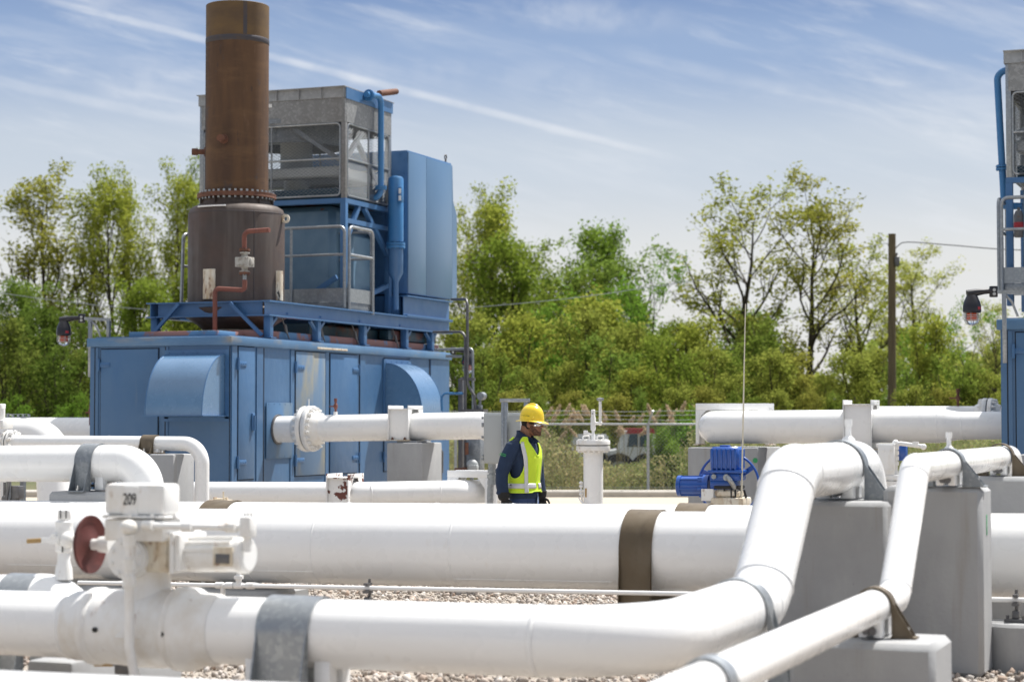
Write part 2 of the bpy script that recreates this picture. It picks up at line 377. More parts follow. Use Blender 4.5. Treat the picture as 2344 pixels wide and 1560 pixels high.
cl = math_('MULTIPLY', math_('ADD', math_('MULTIPLY', c1, .62), math_('MULTIPLY', c2, .55), clamp=True), math_('ADD', math_('MULTIPLY', c3, .75), .25))
def trail(p, q, width, strength, seed, vary=.5):
    a = ray(*p).normalized(); b = ray(*q).normalized(); n = a.cross(b).normalized(); al = (b-a); Ln = al.length; al.normalize()
    band = maprange(math_('ABSOLUTE', dot_(n)), width, width*.15)
    s = dot_(al); s0 = a.dot(al); s1 = b.dot(al)
    fade = math_('MULTIPLY', maprange(s, s0-.01, s0+.03), maprange(s, s1+.01, s1-.05))
    t = N.new('ShaderNodeTexNoise'); t.inputs['Scale'].default_value = 55; t.inputs['Detail'].default_value = 6; L.new(tc.outputs['Generated'], t.inputs['Vector'])
    v = maprange(t.outputs['Fac'], .25, .7, 1-vary, 1)
    return math_('MULTIPLY', math_('MULTIPLY', math_('MULTIPLY', band, fade), v), strength)
tr = [trail((60, -12), (1580, 372), .0029, .62, 1), trail((-40, 178), (500, 296), .004, .40, 2), trail((1380, 110), (2040, 262), .005, .22, 3, .7), trail((620, 150), (1500, 190), .012, .18, 4, .9),
      trail((200, 205), (470, 165), .014, .45, 5, 1.0), trail((60, 190), (220, 140), .006, .25, 6, 1.0), trail((1100, 20), (1600, 50), .012, .40, 7, 1.0)]
tot = cl
for q in tr: tot = math_('ADD', tot, q, clamp=True)
# haze whitening to the horizon
sx = N.new('ShaderNodeSeparateXYZ'); L.new(tc.outputs['Generated'], sx.inputs[0])
elev = N.new('ShaderNodeMapRange'); L.new(sx.outputs[2], elev.inputs['Value']); elev.inputs['From Min'].default_value = -.02; elev.inputs['From Max'].default_value = .23
grad = N.new('ShaderNodeValToRGB'); L.new(elev.outputs[0], grad.inputs[0]); ge_ = grad.color_ramp; ge_.interpolation = 'EASE'
ge_.elements[0].position = 0; ge_.elements[0].color = (.86, .85, .83, 1); ge_.elements[1].position = 1; ge_.elements[1].color = (.13, .235, .49, 1)
for p_, c_ in ((.36, (.80, .80, .795, 1)), (.60, (.60, .665, .755, 1)), (.80, (.32, .435, .655, 1))):
    e_ = ge_.elements.new(p_); e_.color = c_
gsc = N.new('ShaderNodeVectorMath'); gsc.operation = 'SCALE'; L.new(grad.outputs[0], gsc.inputs[0]); gsc.inputs['Scale'].default_value = 6.6
hz = maprange(sx.outputs[2], .45, .22, 0, .92)
mxa = N.new('ShaderNodeMix'); mxa.data_type = 'RGBA'; L.new(hz, mxa.inputs['Factor']); L.new(sky.outputs[0], mxa.inputs['A']); L.new(gsc.outputs[0], mxa.inputs['B'])
mxb = N.new('ShaderNodeMix'); mxb.data_type = 'RGBA'; L.new(math_('MULTIPLY', tot, .8), mxb.inputs['Factor']); L.new(mxa.outputs['Result'], mxb.inputs['A']); mxb.inputs['B'].default_value = (5.6, 5.8, 6.15, 1)
# unseen bright cloud veil above the frame, added to lift the fill light
ov = maprange(sx.outputs[2], .30, .62, 0, .8)
mxc = N.new('ShaderNodeMix'); mxc.data_type = 'RGBA'; L.new(ov, mxc.inputs['Factor']); L.new(mxb.outputs['Result'], mxc.inputs['A']); mxc.inputs['B'].default_value = (7.2, 7.3, 7.5, 1)
# the half of the sky away from the sun is dimmer
dim = maprange(dot_(tuple(-FH)), -.25, .45, 1.0, .80)
scl = N.new('ShaderNodeVectorMath'); scl.operation = 'SCALE'; L.new(mxc.outputs['Result'], scl.inputs[0]); L.new(dim, scl.inputs['Scale'])
L.new(scl.outputs[0], bg.inputs['Color'])
scene.view_settings.view_transform = 'Standard'; scene.view_settings.look = 'None'; scene.view_settings.exposure = 0.58
scene.render.engine = 'CYCLES'

# ------------------------------------------------------------------ ground
def flat(name, pts, z, mat, kind='structure'):
    mb = MB(); mb.add([(p[0], p[1], z) for p in pts], [tuple(range(len(pts)))])
    return mb.build(name, mat, kind=kind, origin=(0, 0, 0))
earth = M('rough_grass_ground', (.075, .085, .03), .95, 0, [((.14, .12, .06), .35, .4, .65, .8), ((.05, .07, .02), 4, .45, .7, .7)], bump=(9, .5, .05))
gravbase = M('gravel_bed', (.42, .37, .31), .95, 0, [((.24, .21, .18), 30, .4, .62, .9), ((.55, .51, .46), 22, .55, .72, .7)], bump=(34, 1.0, .03))
def cq(x0, x1, d0, d1): return [gcam(x0, d0), gcam(x1, d0), gcam(x1, d1), gcam(x0, d1)]
flat('ground', cq(-1500, 1500, -400, 2600), 0, earth)
flat('gravel_yard', cq(-60, 60, -10, 37.2), .004, gravbase)
flat('concrete_road', cq(-60, 60, 37.2, 43.7), .008, concroad)
mb = MB()
for i in range(20):
    a = gcam(-60+i*6+.01, 43.7); b = gcam(-60+(i+1)*6-.01, 43.7)
    mb.bar(a+FH*.45+Vector((0, 0, .06)), b+FH*.45+Vector((0, 0, .06)), .9, .16, c=.03)
mb.build('road_curb', conccurb, kind='structure')

# loose stones on the gravel yard
g = np.random.default_rng(3)
ph = (1+5**.5)/2
ico = np.array([(-1, ph, 0), (1, ph, 0), (-1, -ph, 0), (1, -ph, 0), (0, -1, ph), (0, 1, ph), (0, -1, -ph), (0, 1, -ph), (ph, 0, -1), (ph, 0, 1), (-ph, 0, -1), (-ph, 0, 1)], float)/1.9
icf = np.array([(0, 11, 5), (0, 5, 1), (0, 1, 7), (0, 7, 10), (0, 10, 11), (1, 5, 9), (5, 11, 4), (11, 10, 2), (10, 7, 6), (7, 1, 8), (3, 9, 4), (3, 4, 2), (3, 2, 6), (3, 6, 8), (3, 8, 9), (4, 9, 5), (2, 4, 11), (6, 2, 10), (8, 6, 7), (9, 8, 1)])
n = 52000
dd = 8 + 15.5*g.random(n)**.8; xx = (g.random(n)-.5)*.66*dd
px_ = RT.x*xx+FH.x*dd; py_ = RT.y*xx+FH.y*dd
s = .009+.030*g.random(n)**2.4
q = g.normal(size=(n, 3, 3)); q, _ = np.linalg.qr(q)
shp = ico[None]*(1+.25*g.normal(size=(n, 12, 1)).clip(-1.5, 1.5))*(np.array([1, .8, .6])[None, None])
V = np.einsum('nij,nkj->nki', q, shp)*s[:, None, None]
V[:, :, 0] += px_[:, None]; V[:, :, 1] += py_[:, None]; V[:, :, 2] += (.008+s*.35)[:, None]
F = (icf[None]+12*np.arange(n)[:, None, None]).reshape(-1, 3)
gm = bpy.data.materials.new('gravel_stones'); gm.use_nodes = True; nt2 = gm.node_tree
ge = nt2.nodes.new('ShaderNodeNewGeometry'); cr = nt2.nodes.new('ShaderNodeValToRGB')
cr.color_ramp.elements[0].color = (.20, .17, .15, 1); cr.color_ramp.elements[1].color = (.62, .58, .53, 1)
for p_, c_ in ((.3, (.36, .31, .26, 1)), (.55, (.46, .43, .40, 1)), (.75, (.34, .25, .19, 1))):
    e = cr.color_ramp.elements.new(p_); e.color = c_
nt2.links.new(ge.outputs['Random Per Island'], cr.inputs[0]); nt2.links.new(cr.outputs[0], nt2.nodes['Principled BSDF'].inputs['Base Color'])
nt2.nodes['Principled BSDF'].inputs['Roughness'].default_value = .85
tag(np_mesh('gravel', V.reshape(-1, 3), F, gm), 'loose grey and tan gravel covering the yard between the pipes', 'gravel', kind='stuff')

# ------------------------------------------------------------------ compressor unit
D0 = 29.0
c0 = at(527, 769, D0); U = Vector((c0.x, c0.y, 0)); ZT = c0.z
cl0 = hitY(208, 779.5, U.y); WID = U.x-cl0.x
ce = hitX(1028, 808, U.x); LEN = ce.y-U.y
print('unit', tuple(U), 'top', ZT, 'wid', WID, 'len', LEN)
def lx(px): return hitY(px, 900, U.y).x-U.x          # local x on the end face
def ly(px): return hitX(px, 900, U.x).y-U.y          # local y on the long face
def zf(px, py): return hitY(px, py, U.y).z
def zr(px, py): return hitX(px, py, U.x).z
def W(x, y, z): return U+Vector((x, y, z))
class UB(MB):                                       # boxes in unit coordinates
    def b(s, x0, x1, y0, y1, z0, z1, c=0.0): s.box(U.x+x0, U.x+x1, U.y+y0, U.y+y1, z0, z1, c)

enc = thing('compressor_enclosure', 'blue steel compressor enclosure below the tall rusty stack, with two curved vent hoods', 'machine housing', U, group='blue compressor units')
ZW = ZT-.13
mb = UB(); mb.b(-WID, 0, 0, LEN, .22, ZW); mb.build('wall', blue, enc)
mb = UB(); mb.b(-WID-.03, .03, -.03, LEN+.03, .04, .22, .01); mb.build('skid_base', bluedk, enc)
mb = UB(); mb.b(-WID-.045, .045, -.045, LEN+.045, ZW, ZT, .012); mb.b(-WID+.05, -.05, .05, LEN-.05, ZT, ZT+.02); roof = mb.build('roof', blueroof, enc)
mb = UB(); y2 = 1.05
mb.b(-WID+.5, -.35, .25, y2, ZT+.02, ZT+.10, .01); mb.b(-1.6, -.12, y2+.05, LEN-.2, ZT+.02, ZT+.14, .01)
build_split(mb, 'roof_hatch', pinkroof, roof)
# corner trims, panel battens
mb = UB()
for x0, x1 in ((-WID, lx(226)), (lx(372), lx(386)), (lx(520), 0)):
    mb.b(x0+.002, x1-.002, -.014, -.002, .24, ZW-.01)
for p0, p1 in ((529, 541), (586, 600.5), (664, 672), (744, 751), (823, 834), (936, 941)):
    mb.b(.002, .014, ly(p0), ly(p1), .24, ZW-.01)
mb.b(.002, .012, ly(985), LEN-.02, .24, ZW-.01)
build_split(mb, 'panel_batten', blue, enc)
mb = UB()
for p in (602.3, 821.5, 982): mb.b(.001, .006, ly(p), ly(p+1.7), .24, ZW-.01)
for p in (217, 378.5, 526): mb.b(lx(p), lx(p+2.0), -.017, -.0145, .24, ZW-.01)
build_split(mb, 'panel_seam', gasket, enc)
def hinge(side, p, z, L_, flip, door):
    mb = UB()
    if side == 'r':
        y = ly(p); dy = L_*(1 if flip > 0 else -1)
        mb.b(.02, .034, y, y+dy, z-.035, z+.035, .006); mb.cyl(W(.034, y, z-.09), W(.034, y, z+.09), .022, n=10)
        for k in (.35, .6, .85): mb.cyl(W(.034, y+dy*k, z), W(.042, y+dy*k, z), .010, n=8)
    else:
        x = lx(p); dx = L_*(1 if flip > 0 else -1)
        mb.b(x, x+dx, -.034, -.02, z-.035, z+.035, .006); mb.cyl(W(x, -.034, z-.09), W(x, -.034, z+.09), .022, n=10)
        for k in (.35, .6, .85): mb.cyl(W(x+dx*k, -.034, z), W(x+dx*k, -.042, z), .010, n=8)
    return mb.build('hinge', bluefr, door)
def door_r(p0, p1, zt, zb, mat, label=None):
    mb = UB(); y0, y1 = ly(p0), ly(p1); mb.b(.003, .009, y0-.014, y1+.014, zb-.014, zt+.014)
    gk = mb.build('door_seal', gasket, enc)
    mb = UB(); mb.b(.009, .022, y0, y1, zb, zt, .003); return mb.build('door', mat, enc, label=label)
def door_f(p0, p1, zt, zb, mat, label=None):
    mb = UB(); x0, x1 = lx(p0), lx(p1); mb.b(x0-.014, x1+.014, -.009, -.003, zb-.014, zt+.014)
    mb.build('door_seal', gasket, enc)
    mb = UB(); mb.b(x0, x1, -.022, -.009, zb, zt, .003); return mb.build('door', mat, enc, label=label)
d = door_f(232, 362.5, zf(297, 799), .42, blue)
hinge('f', 228, zf(228, 835), .19, 1, d); hinge('f', 228, .75, .19, 1, d)
d = door_r(543.5, 580, zr(560, 794), zr(560, 1096), blue, 'narrow blue access door next to the corner')
hinge('r', 541, zr(541, 832), .26, 1, d); hinge('r', 541, zr(541, 1058), .26, 1, d)
mb = UB(); y = ly(579); mb.b(.022, .05, y-.09, y-.02, zr(579, 985), zr(579, 945), .01); mb.cyl(W(.055, y-.05, zr(579, 985)), W(.055, y-.05, zr(579, 950)), .018, n=10); mb.build('handle', bluefr, d)
d = door_r(675, 742, zr(700, 805.5), zr(700, 1087), bluestain, 'wide access door streaked with ochre stains')
hinge('r', 673, zr(673, 840), .30, 1, d); hinge('r', 673, zr(673, 1053), .30, 1, d)
d = door_r(754, 816, zr(785, 811), zr(785, 1082), blue)
hinge('r', 819, zr(819, 847), .24, -1, d); hinge('r', 819, zr(819, 1047), .24, -1, d)
d = door_r(878, 938, zr(908, 822), zr(908, 1076), blue)
hinge('r', 876, zr(876, 1045), .22, 1, d)
mb = UB(); mb.b(.014, .024, ly(607.5), ly(667), zr(637, 1048), zr(637, 921), .003)
for k in range(5):
    for zz in (zr(637, 924), zr(637, 1044)): mb.cyl(W(.024, ly(612+12.5*k), zz), W(.030, ly(612+12.5*k), zz), .008, n=8)
mb.build('access_panel', M('patched_panel_paint', (.075, .165, .30), .48, 0, [((.19, .22, .22), (2, 2, .7), .5, .7, .6), ((.26, .2, .12), (8, 8, 1), .64, .74, .5)]), enc)
mb = UB(); mb.b(.03, .06, ly(720), ly(788), zr(754, 801), zr(754, 796.5), .004); mb.build('drip_rail', oldwhite, enc)
# vent hoods
def hood(axis, a0, a1, zt, zb, proj, name='vent_hood'):
    prof = [(0, zt)] + [(proj*math.sin(t), zb+(zt-zb)*math.cos(t)) for t in [R_(5+85*i/16) for i in range(17)]] + [(0, zb)]
    mb = MB()
    def P(a, o, z): return W(a, -.02-o, z) if axis == 'f' else W(.02+o, a, z)
    n = len(prof)
    for a in (a0, a1): mb.add([P(a, o, z) for o, z in prof], [tuple(range(n))])
    vs = [P(a0, o, z) for o, z in prof]+[P(a1, o, z) for o, z in prof]
    mb.add(vs, [(i, i+1, n+i+1, n+i) for i in range(n-2)])
    h = mb.build(name, bluehood, enc, fix=True, ang=50)
    mb = MB()
    for a in (a0, a1): mb.tube([P(a, o, z) for o, z in prof[:-1]], .008, 6)
    q = .03
    for (s0, s1, o0, o1) in ((a0-.04, a1+.04, -.01, proj+.03),):
        for zz in (zb-.012,):
            vs = [P(s0, o0, zz), P(s1, o0, zz), P(s1, o1, zz), P(s0, o1, zz)]; mb.prism(vs, (0, 0, .012))
    mb.build('hood_flange', bluefr, h)
    mb = MB()
    for (s0, s1, z0, z1) in ((a0-.07, a1+.07, zt+.0, zt+.07), (a0-.07, a0-.005, zb-.05, zt), (a1+.005, a1+.07, zb-.05, zt), (a0-.07, a1+.07, zb-.09, zb-.02)):
        vs = [P(s0, -.016, z0), P(s1, -.016, z0), P(s1, -.016, z1), P(s0, -.016, z1)]
        mb.prism(vs, P(0, .012, 0)-P(0, -.016+.004, 0))
    k = 0
    for i in range(5):
        a = a0+(a1-a0)*i/4; mb.cyl(P(a, .0, zt+.035), P(a, .016, zt+.035), .012, n=8)
    for i in range(4):
        mb.cyl(P(a1+.035, .0, zb+(zt-zb)*i/3.2), P(a1+.035, .016, zb+(zt-zb)*i/3.2), .012, n=8)
    mb.build('mounting_frame', bluefr, h)
hood('f', lx(388), lx(516), zf(450, 811), zf(450, 950), .66)
hood('r', ly(880), ly(929), zr(880, 831), zr(880, 946), .68)

# ------------------------------------------------------------------ support platform on the roof
plat = thing('support_platform', 'blue steel beam platform on short braced posts over the enclosure roof', 'steel frame', W(-1, 4, ZT+.02), group='blue compressor units')
PT = 3.52; PB = 3.285; Y1 = 1.11; XL = -2.02
def ibeam(mb, p0, p1, zt, zb, wd=.16, tf=.02, tw=.014):
    p0 = Vector(p0); p1 = Vector(p1)
    mb.bar((p0.x, p0.y, zt-tf/2), (p1.x, p1.y, zt-tf/2), wd, tf); mb.bar((p0.x, p0.y, zb+tf/2), (p1.x, p1.y, zb+tf/2), wd, tf)
    mb.bar((p0.x, p0.y, (zt+zb)/2), (p1.x, p1.y, (zt+zb)/2), tw, zt-zb-2*tf-.001)
mb = MB(); ibeam(mb, W(-.03, Y1, 0), W(-.03, LEN+.05, 0), PT, PB)
for k in (629+30, 735, 825, 917): 
    y = ly(k); mb.lathe([(.0, .03), (.02, .0)], W(-.022, y, PT-.17), (1, 0, 0), 8)
mb.build('beam', bluefr, plat)
mb = MB(); ibeam(mb, W(XL, Y1, 0), W(XL, LEN, 0), PT, PB); mb.build('beam', bluefr, plat)
for y in (Y1+.09, 3.55, 5.8, 7.9):
    mb = MB(); ibeam(mb, W(XL+.085, y, 0), W(-.115, y, 0), PT-.003, PB+.003); mb.build('beam', bluefr, plat)
post_y = [ly(p)-.0 for p in (620.5, 730.5, 836, 932, 991)]; post_y[0] = max(post_y[0], Y1+.06)
for i, y in enumerate(post_y):
    for x in (-.05, XL):
        mb = UB(); mb.b(x-.055, x+.055, y-.055, y+.055, ZT+.02, PB, .006)
        if x > -1: mb.b(x-.09, x+.09, y-.09, y+.09, ZT+.02, ZT+.035)
        mb.build('post', bluefr, plat)
        mb = MB(); mb.bar(W(x, y+.04, ZT+.20), W(x, y+.24, PB-.01), .045, .045)
        if i in (1, 4): mb.bar(W(x, y-.04, ZT+.20), W(x, y-.24, PB-.01), .045, .045)
        mb.build('brace', bluefr, plat)
for xa, xb in ((XL, XL+.5), (-.08, -.62)):
    mb = MB(); mb.bar(W(xa, Y1, ZT+.06), W(xb, Y1, PT-.03), .05, .05); mb.build('brace', bluefr, plat)
for p in (660, 742, 820, 912):
    mb = MB(); y = ly(p); mb.tube([W(-.12, y, PB), W(-.05, y+.12, ZT+.03)], .012, 8); mb.tube([W(-.09, y+.05, ZT+.25), W(-.075, y+.08, ZT+.12)], .024, 8); mb.build('turnbuckle', greydk, plat)
mb = UB(); mb.b(XL+.1, -.12, 3.1, LEN-.05, PT-.055, PT-.03); mb.build('deck', galdk, plat)
mb = UB(); mb.b(-1.75, -.35, 3.2, LEN-.3, ZT+.05, PB-.01, .03); mb.b(-.32, -.13, ly(905), LEN-.3, ZT+.16, PB-.02, .02); mb.build('exhaust_duct', bluedk, plat)

# ------------------------------------------------------------------ exhaust stack
sp = hitY(541, 600, U.y+2.0); SX = sp.x-U.x; SY = 2.0
SDEP = (sp-CAM).dot(FW)
def sz(py): return hitY(541, py, U.y+2.0).z
sc = FPX/SDEP
st = thing('exhaust_stack', 'tall rust brown exhaust stack rising from a wide dark drum', 'chimney', W(SX, SY, ZT+.02))
O = W(SX, SY, 0)
z0 = ZT+.02
mb = MB(); zd0 = sz(690)+.0; zd1 = sz(492)
rd = 110/sc
mb.lathe([(.0, zd0-.10), (rd+.0, zd0-.10), (rd, zd1), (rd-.03, zd1+.075), (rd-.10, zd1+.12), (rd-.2, zd1+.14), (.56, zd1+.15)], O, n=56)
drum = mb.build('drum', drumst, st, ang=50)
mb = MB(); mb.lathe([(rd+.001, zd1-.01), (rd+.004, zd1-.005), (rd+.001, 0+zd1)], O, n=56)
for a in (200, 320): 
    a = R_(a); mb.bar(O+Vector((rd*math.cos(a), rd*math.sin(a), zd0)), O+Vector((rd*math.cos(a), rd*math.sin(a), zd1)), .02, .006)
build_split(mb, 'weld_seam', stackseam, drum)
mb = MB(); mb.lathe([(.52, z0+.16), (.60, z0+.24), (.80, zd0-.25), (rd+.07, zd0-.16), (rd+.08, zd0-.13), (rd, zd0-.10)], O, n=56); mb.build('skirt', drumst, st, ang=50)
mb = MB(); mb.lathe([(.45, z0), (.62, z0), (.62, z0+.06), (.62, z0+.12), (.52, z0+.12), (.5, z0+.18)], O, n=48)
for k in range(36):
    a = k*2*math.pi/36; p = O+Vector((.575*math.cos(a), .575*math.sin(a), 0)); mb.cyl(p+Vector((0, 0, z0+.12)), p+Vector((0, 0, z0+.15)), .017, n=6)
mb.build('base_flange', oldwhite, st)
zf0 = sz(456); zf1 = sz(446); rf = 90/sc; rs = 72/sc
mb = MB(); mb.lathe([(.57, zd1+.14), (.55, zd1+.20), (.55, zf0-.01)], O, n=48)
for k in range(10):
    a = k*2*math.pi/10+.2; r0 = Vector((math.cos(a), math.sin(a), 0)); mb.prism([O+r0*.55+Vector((0, 0, zd1+.16)), O+r0*.60+Vector((0, 0, zd1+.14)), O+r0*(rf-.02)+Vector((0, 0, zf0-.005)), O+r0*.55+Vector((0, 0, zf0-.005))], Vector((-r0.y, r0.x, 0))*.012)
mb.build('neck', drumst, st)
mb = MB(); mb.lathe([(.5, zf0), (rf, zf0), (rf, zf0+.028), (rf-.002, zf0+.032), (rf, zf0+.036), (rf, zf1), (rs, zf1)], O, n=56); fl = mb.build('flange', rustst, st)
mb = MB()
for k in range(40):
    a = k*2*math.pi/40; p = O+Vector(((rf-.045)*math.cos(a), (rf-.045)*math.sin(a), 0))
    mb.cyl(p+Vector((0, 0, zf1)), p+Vector((0, 0, zf1+.035)), .020, n=6); mb.cyl(p+Vector((0, 0, zf0-.03)), p+Vector((0, 0, zf0)), .020, n=6)
build_split(mb, 'bolt', steel, fl)
zt0 = sz(97); zt1 = sz(16)
mb = MB(); mb.lathe([(rs, zf1), (rs, zt0)], O, n=64); shaft = mb.build('shaft', stackrust, st)
mb = MB(); mb.lathe([(rs+.001, zt0), (rs+.001, zt1), (rs-.006, zt1+.006), (rs-.014, zt1), (rs-.014, zt0-1.5)], O, n=64); top = mb.build('top_section', stacktop, st)
mb = MB(); mb.lathe([(rs, zt0-.05), (rs+.004, zt0-.045), (rs+.006, zt0), (rs+.004, zt0+.035), (rs, zt0+.04)], O, n=64)
def arcstrip(mb, a0, a1, r, za, zb):
    k = 8; an = [a0+(a1-a0)*i/k for i in range(k+1)]
    vs = [O+Vector((r*math.cos(a), r*math.sin(a), za)) for a in an]+[O+Vector((r*math.cos(a), r*math.sin(a), zb)) for a in an]
    mb.add(vs, [(i, i+1, k+2+i, k+1+i) for i in range(k)])
ca = math.atan2(-FH.y, -FH.x)     # towards the viewer
arcstrip(mb, ca+R_(18), ca+R_(25), rs+.0035, zt0, zt1-.01)
arcstrip(mb, ca-R_(78), ca-R_(73), rs+.003, zf1, zt0)
build_split(mb, 'seam_plate', stackseam, st)
# sampling nozzles
for ang, zz, ln in ((ca-R_(16), sz(328), .17), (ca-R_(88), sz(348), .22)):
    d = Vector((math.cos(ang), math.sin(ang), 0)); mb = MB(); p = O+d*(rs-.03)+Vector((0, 0, zz))
    mb.cyl(p, p+d*ln, .042, n=14); mb.cyl(p+d*(ln-.07), p+d*(ln+.02), .055, n=12); mb.cyl(p, p+d*.045, .075, n=14); mb.build('sampling_nozzle', rustst, st)
# lifting lug, half-pipe guards, rim plate
d = Vector((math.cos(ca+R_(78)), math.sin(ca+R_(78)), 0)); mb = MB(); p = O+d*(rd+.05)+Vector((0, 0, sz(503)))
side = Vector((-d.y, d.x, 0)); mb.lathe([(.032, -.015), (.07, -.015), (.07, .015), (.032, .015), (.032, -.015)], p, side, 20); mb.bar(p-d*.10, p-d*.05, .03, .1); mb.build('lifting_lug', oldwhite, drum)
for px, w_, t in ((493.5, .11, 0), (645, .09, 0)):
    s_ = (px-541)/110*.985; an = ca+math.asin(max(-1, min(1, s_))); d = Vector((math.cos(an), math.sin(an), 0)); side = Vector((-d.y, d.x, 0))
    prof = [side*(w_*math.cos(a))+d*(.06*math.sin(a)) for a in [R_(i*18) for i in range(11)]]
    mb = MB(); mb.prism([O+d*(rd-.005)+q_+Vector((0, 0, zd0+.0)) for q_ in prof], (0, 0, .46)); mb.build('support_lug', oldwhite, drum)
mb = MB(); arcp = [O+Vector(((rd-.015)*math.cos(ca+R_(a)), (rd-.015)*math.sin(ca+R_(a)), zd1+.075)) for a in range(-45, -4, 5)]; mb.tube(arcp, .012, 8); mb.build('rim_rod', white, drum)

# red drain pipe with valve in front of the drum
def pf(px, py, Y=.92): return hitY(px, py, U.y+Y)
dv = thing('vent_pipe', 'red oxide painted vent pipe with a dirty white valve in front of the drum', 'pipe', pf(492, 760))
mb = MB(); mb.tube(bend([pf(492, 762), pf(492, 660), pf(560, 664), pf(560, 640)], [.07, .05]), .036, 14); mb.build('lower_pipe', redpipe, dv)
mb = MB(); mb.cyl(pf(560, 648), pf(560, 560), .028, n=12); mb.build('riser', gal, dv)
mb = MB(); mb.tube(bend([pf(559, 568), pf(559, 530), pf(617, 526)], .09), .036, 14, caps=True); mb.build('outlet_pipe', redpipe, dv)
vv = MB(); c = pf(560, 600); vv.obox(c, (.23, .2, .15), None, .012); vv.obox(c, (.27, .12, .11), None, .012); vv.lathe([(.075, -.15), (.075, -.13), (.045, -.125), (.05, -.08), (.05, .08), (.045, .125), (.075, .13), (.075, .15)], c, (0, 0, 1), 20)
for dx in (-.085, -.03, .03, .085):
    for dz in (-.055, .055): vv.cyl(c+Vector((dx, -.1, dz)), c+Vector((dx, -.115, dz)), .011, n=6)
vb = vv.build('valve_body', M('grimy_grey_valve_paint', (.42, .41, .38), .6, 0, [((.22, .19, .15), 12, .45, .65, .8)]), dv)
mb = MB()
for py in (572, 625): 
    q_ = pf(560, py); mb.cyl(q_-Vector((0, 0, .016)), q_+Vector((0, 0, .016)), .085, n=20)
    for k in range(6): a = k*math.pi/3; mb.cyl(q_+Vector((.065*math.cos(a), .065*math.sin(a), -.035)), q_+Vector((.065*math.cos(a), .065*math.sin(a), .035)), .010, n=6)
build_split(mb, 'valve_flange', rustst, vb)

# ------------------------------------------------------------------ cooler cage
CX, CY = -.30, 4.38; CX0 = CX-2.70; CY1 = CY+1.77; CZ0, CZ1 = 5.46, 7.27
cg = thing('cooler_cage', 'galvanised mesh fan cage of the cooler beside the stack on blue legs', 'cooler', W((CX+CX0)/2, (CY+CY1)/2, PT), group='blue compressor units')
def mesh_panel(mb, o, u, v, Wd, Ht, pitch, r, slope=1.0, n=4):
    u = Vector(u); v = Vector(v); o = Vector(o)
    for sgn in (1, -1):
        c = -Ht/slope if sgn > 0 else 0.0
        end = Wd if sgn > 0 else Wd+Ht/slope
        while c < end:
            # line: x = c + sgn*z/slope
            pts = []
            za, zb = 0.0, Ht
            xa, xb = c, c+sgn*Ht/slope
            if sgn > 0:
                if xa < 0: za = -c*slope; xa = 0
                if xb > Wd: zb = (Wd-c)*slope; xb = Wd
            else:
                if xa > Wd: za = (c-Wd)*slope; xa = Wd
                if xb < 0: zb = c*slope; xb = 0
            if zb-za > .02: mb.tube([o+u*xa+v*za, o+u*xb+v*zb], r, n, caps=False)
            c += pitch
zb0, zb1 = 6.69, 7.10
corners = [(CX, CY), (CX, CY1), (CX0, CY), (CX0, CY1)]
for i, (x, y) in enumerate(corners):
    mb = UB(); mb.b(x-.04, x+.04, y-.04, y+.04, CZ0-.12, CZ1-.1, .008)
    for zz in (7.0, 6.85, 5.9, 5.75): mb.cyl(W(x, y-.04, zz), W(x, y-.055, zz), .015, n=6)
    mb.build('corner_post', gal if i else galpanel, cg)
    mb = UB(); mb.b(x-.05, x+.05, y-.05, y+.05, PT, CZ0-.12, .006); mb.build('leg', bluefr, cg)
mb = UB()
e = .05
mb.b(CX0-e, CX+e, CY-e-.012, CY-e, 7.10, CZ1); mb.b(CX0-e, CX+e, CY1+e, CY1+e+.012, 7.10, CZ1); mb.b(CX0-e-.012, CX0-e, CY-e, CY1+e, 7.10, CZ1)
mb.b(CX0-e-.012, CX+e+.012, CY-e-.07, CY1+e+.06, CZ1, CZ1+.014)
for k in range(7): mb.b(CX0+.2+k*.42, CX0+.212+k*.42, CY-e-.05, CY-e-.013, 7.10, CZ1-.001)
fas = mb.build('top_channel', galch, cg)
mb = UB(); mb.b(CX+e, CX+e+.012, CY-e, CY1+e, 7.08, CZ1-.002); mb.build('end_channel', bluefr, cg)
mb = UB()
for (a, b_, c_, d_) in ((CX0, CX, CY-.045, CY-.035), (CX0, CX, CY1+.035, CY1+.045), (CX+.035, CX+.045, CY, CY1), (CX0-.045, CX0-.035, CY, CY1)): mb.b(a, b_, c_, d_, zb0, zb1)
mb.build('upper_panel', galpanel, cg)
mb = UB(); mb.b(CX0+.6+.62, CX0+.6+.76, CY-.052, CY-.0455, 7.0, 7.06); mb.build('name_plate', white, fas)
for (o, u, Wd) in ((W(CX0+.06, CY-.03, CZ0), (1, 0, 0), 2.58), (W(CX+.03, CY+.06, CZ0), (0, 1, 0), 1.65), (W(CX0-.03, CY+.06, CZ0), (0, 1, 0), 1.65), (W(CX0+.06, CY1+.03, CZ0), (1, 0, 0), 2.58)):
    mb = MB(); mesh_panel(mb, o, u, (0, 0, 1), Wd, zb0-CZ0, .085, .003, .62); mp_ = mb.build('mesh_panel', galdk, cg, fix=False)
    mb = MB(); u = Vector(u); q_ = Vector((0, 0, zb0-CZ0-.02)); pr = .018
    mb.tube(bend([o+u*.1, o, o+q_, o+u*Wd+q_, o+u*Wd, o+u*.1], .07, 4), pr, 8)
    mb.tube([o+u*0+Vector((0, 0, .62)), o+u*Wd+Vector((0, 0, .62))], pr, 8)
    mb.tube([o+u*(Wd*.5)+Vector((0, 0, 0)), o+u*(Wd*.5)+q_], pr*.9, 8)
    mb.build('panel_frame', gal, mp_)
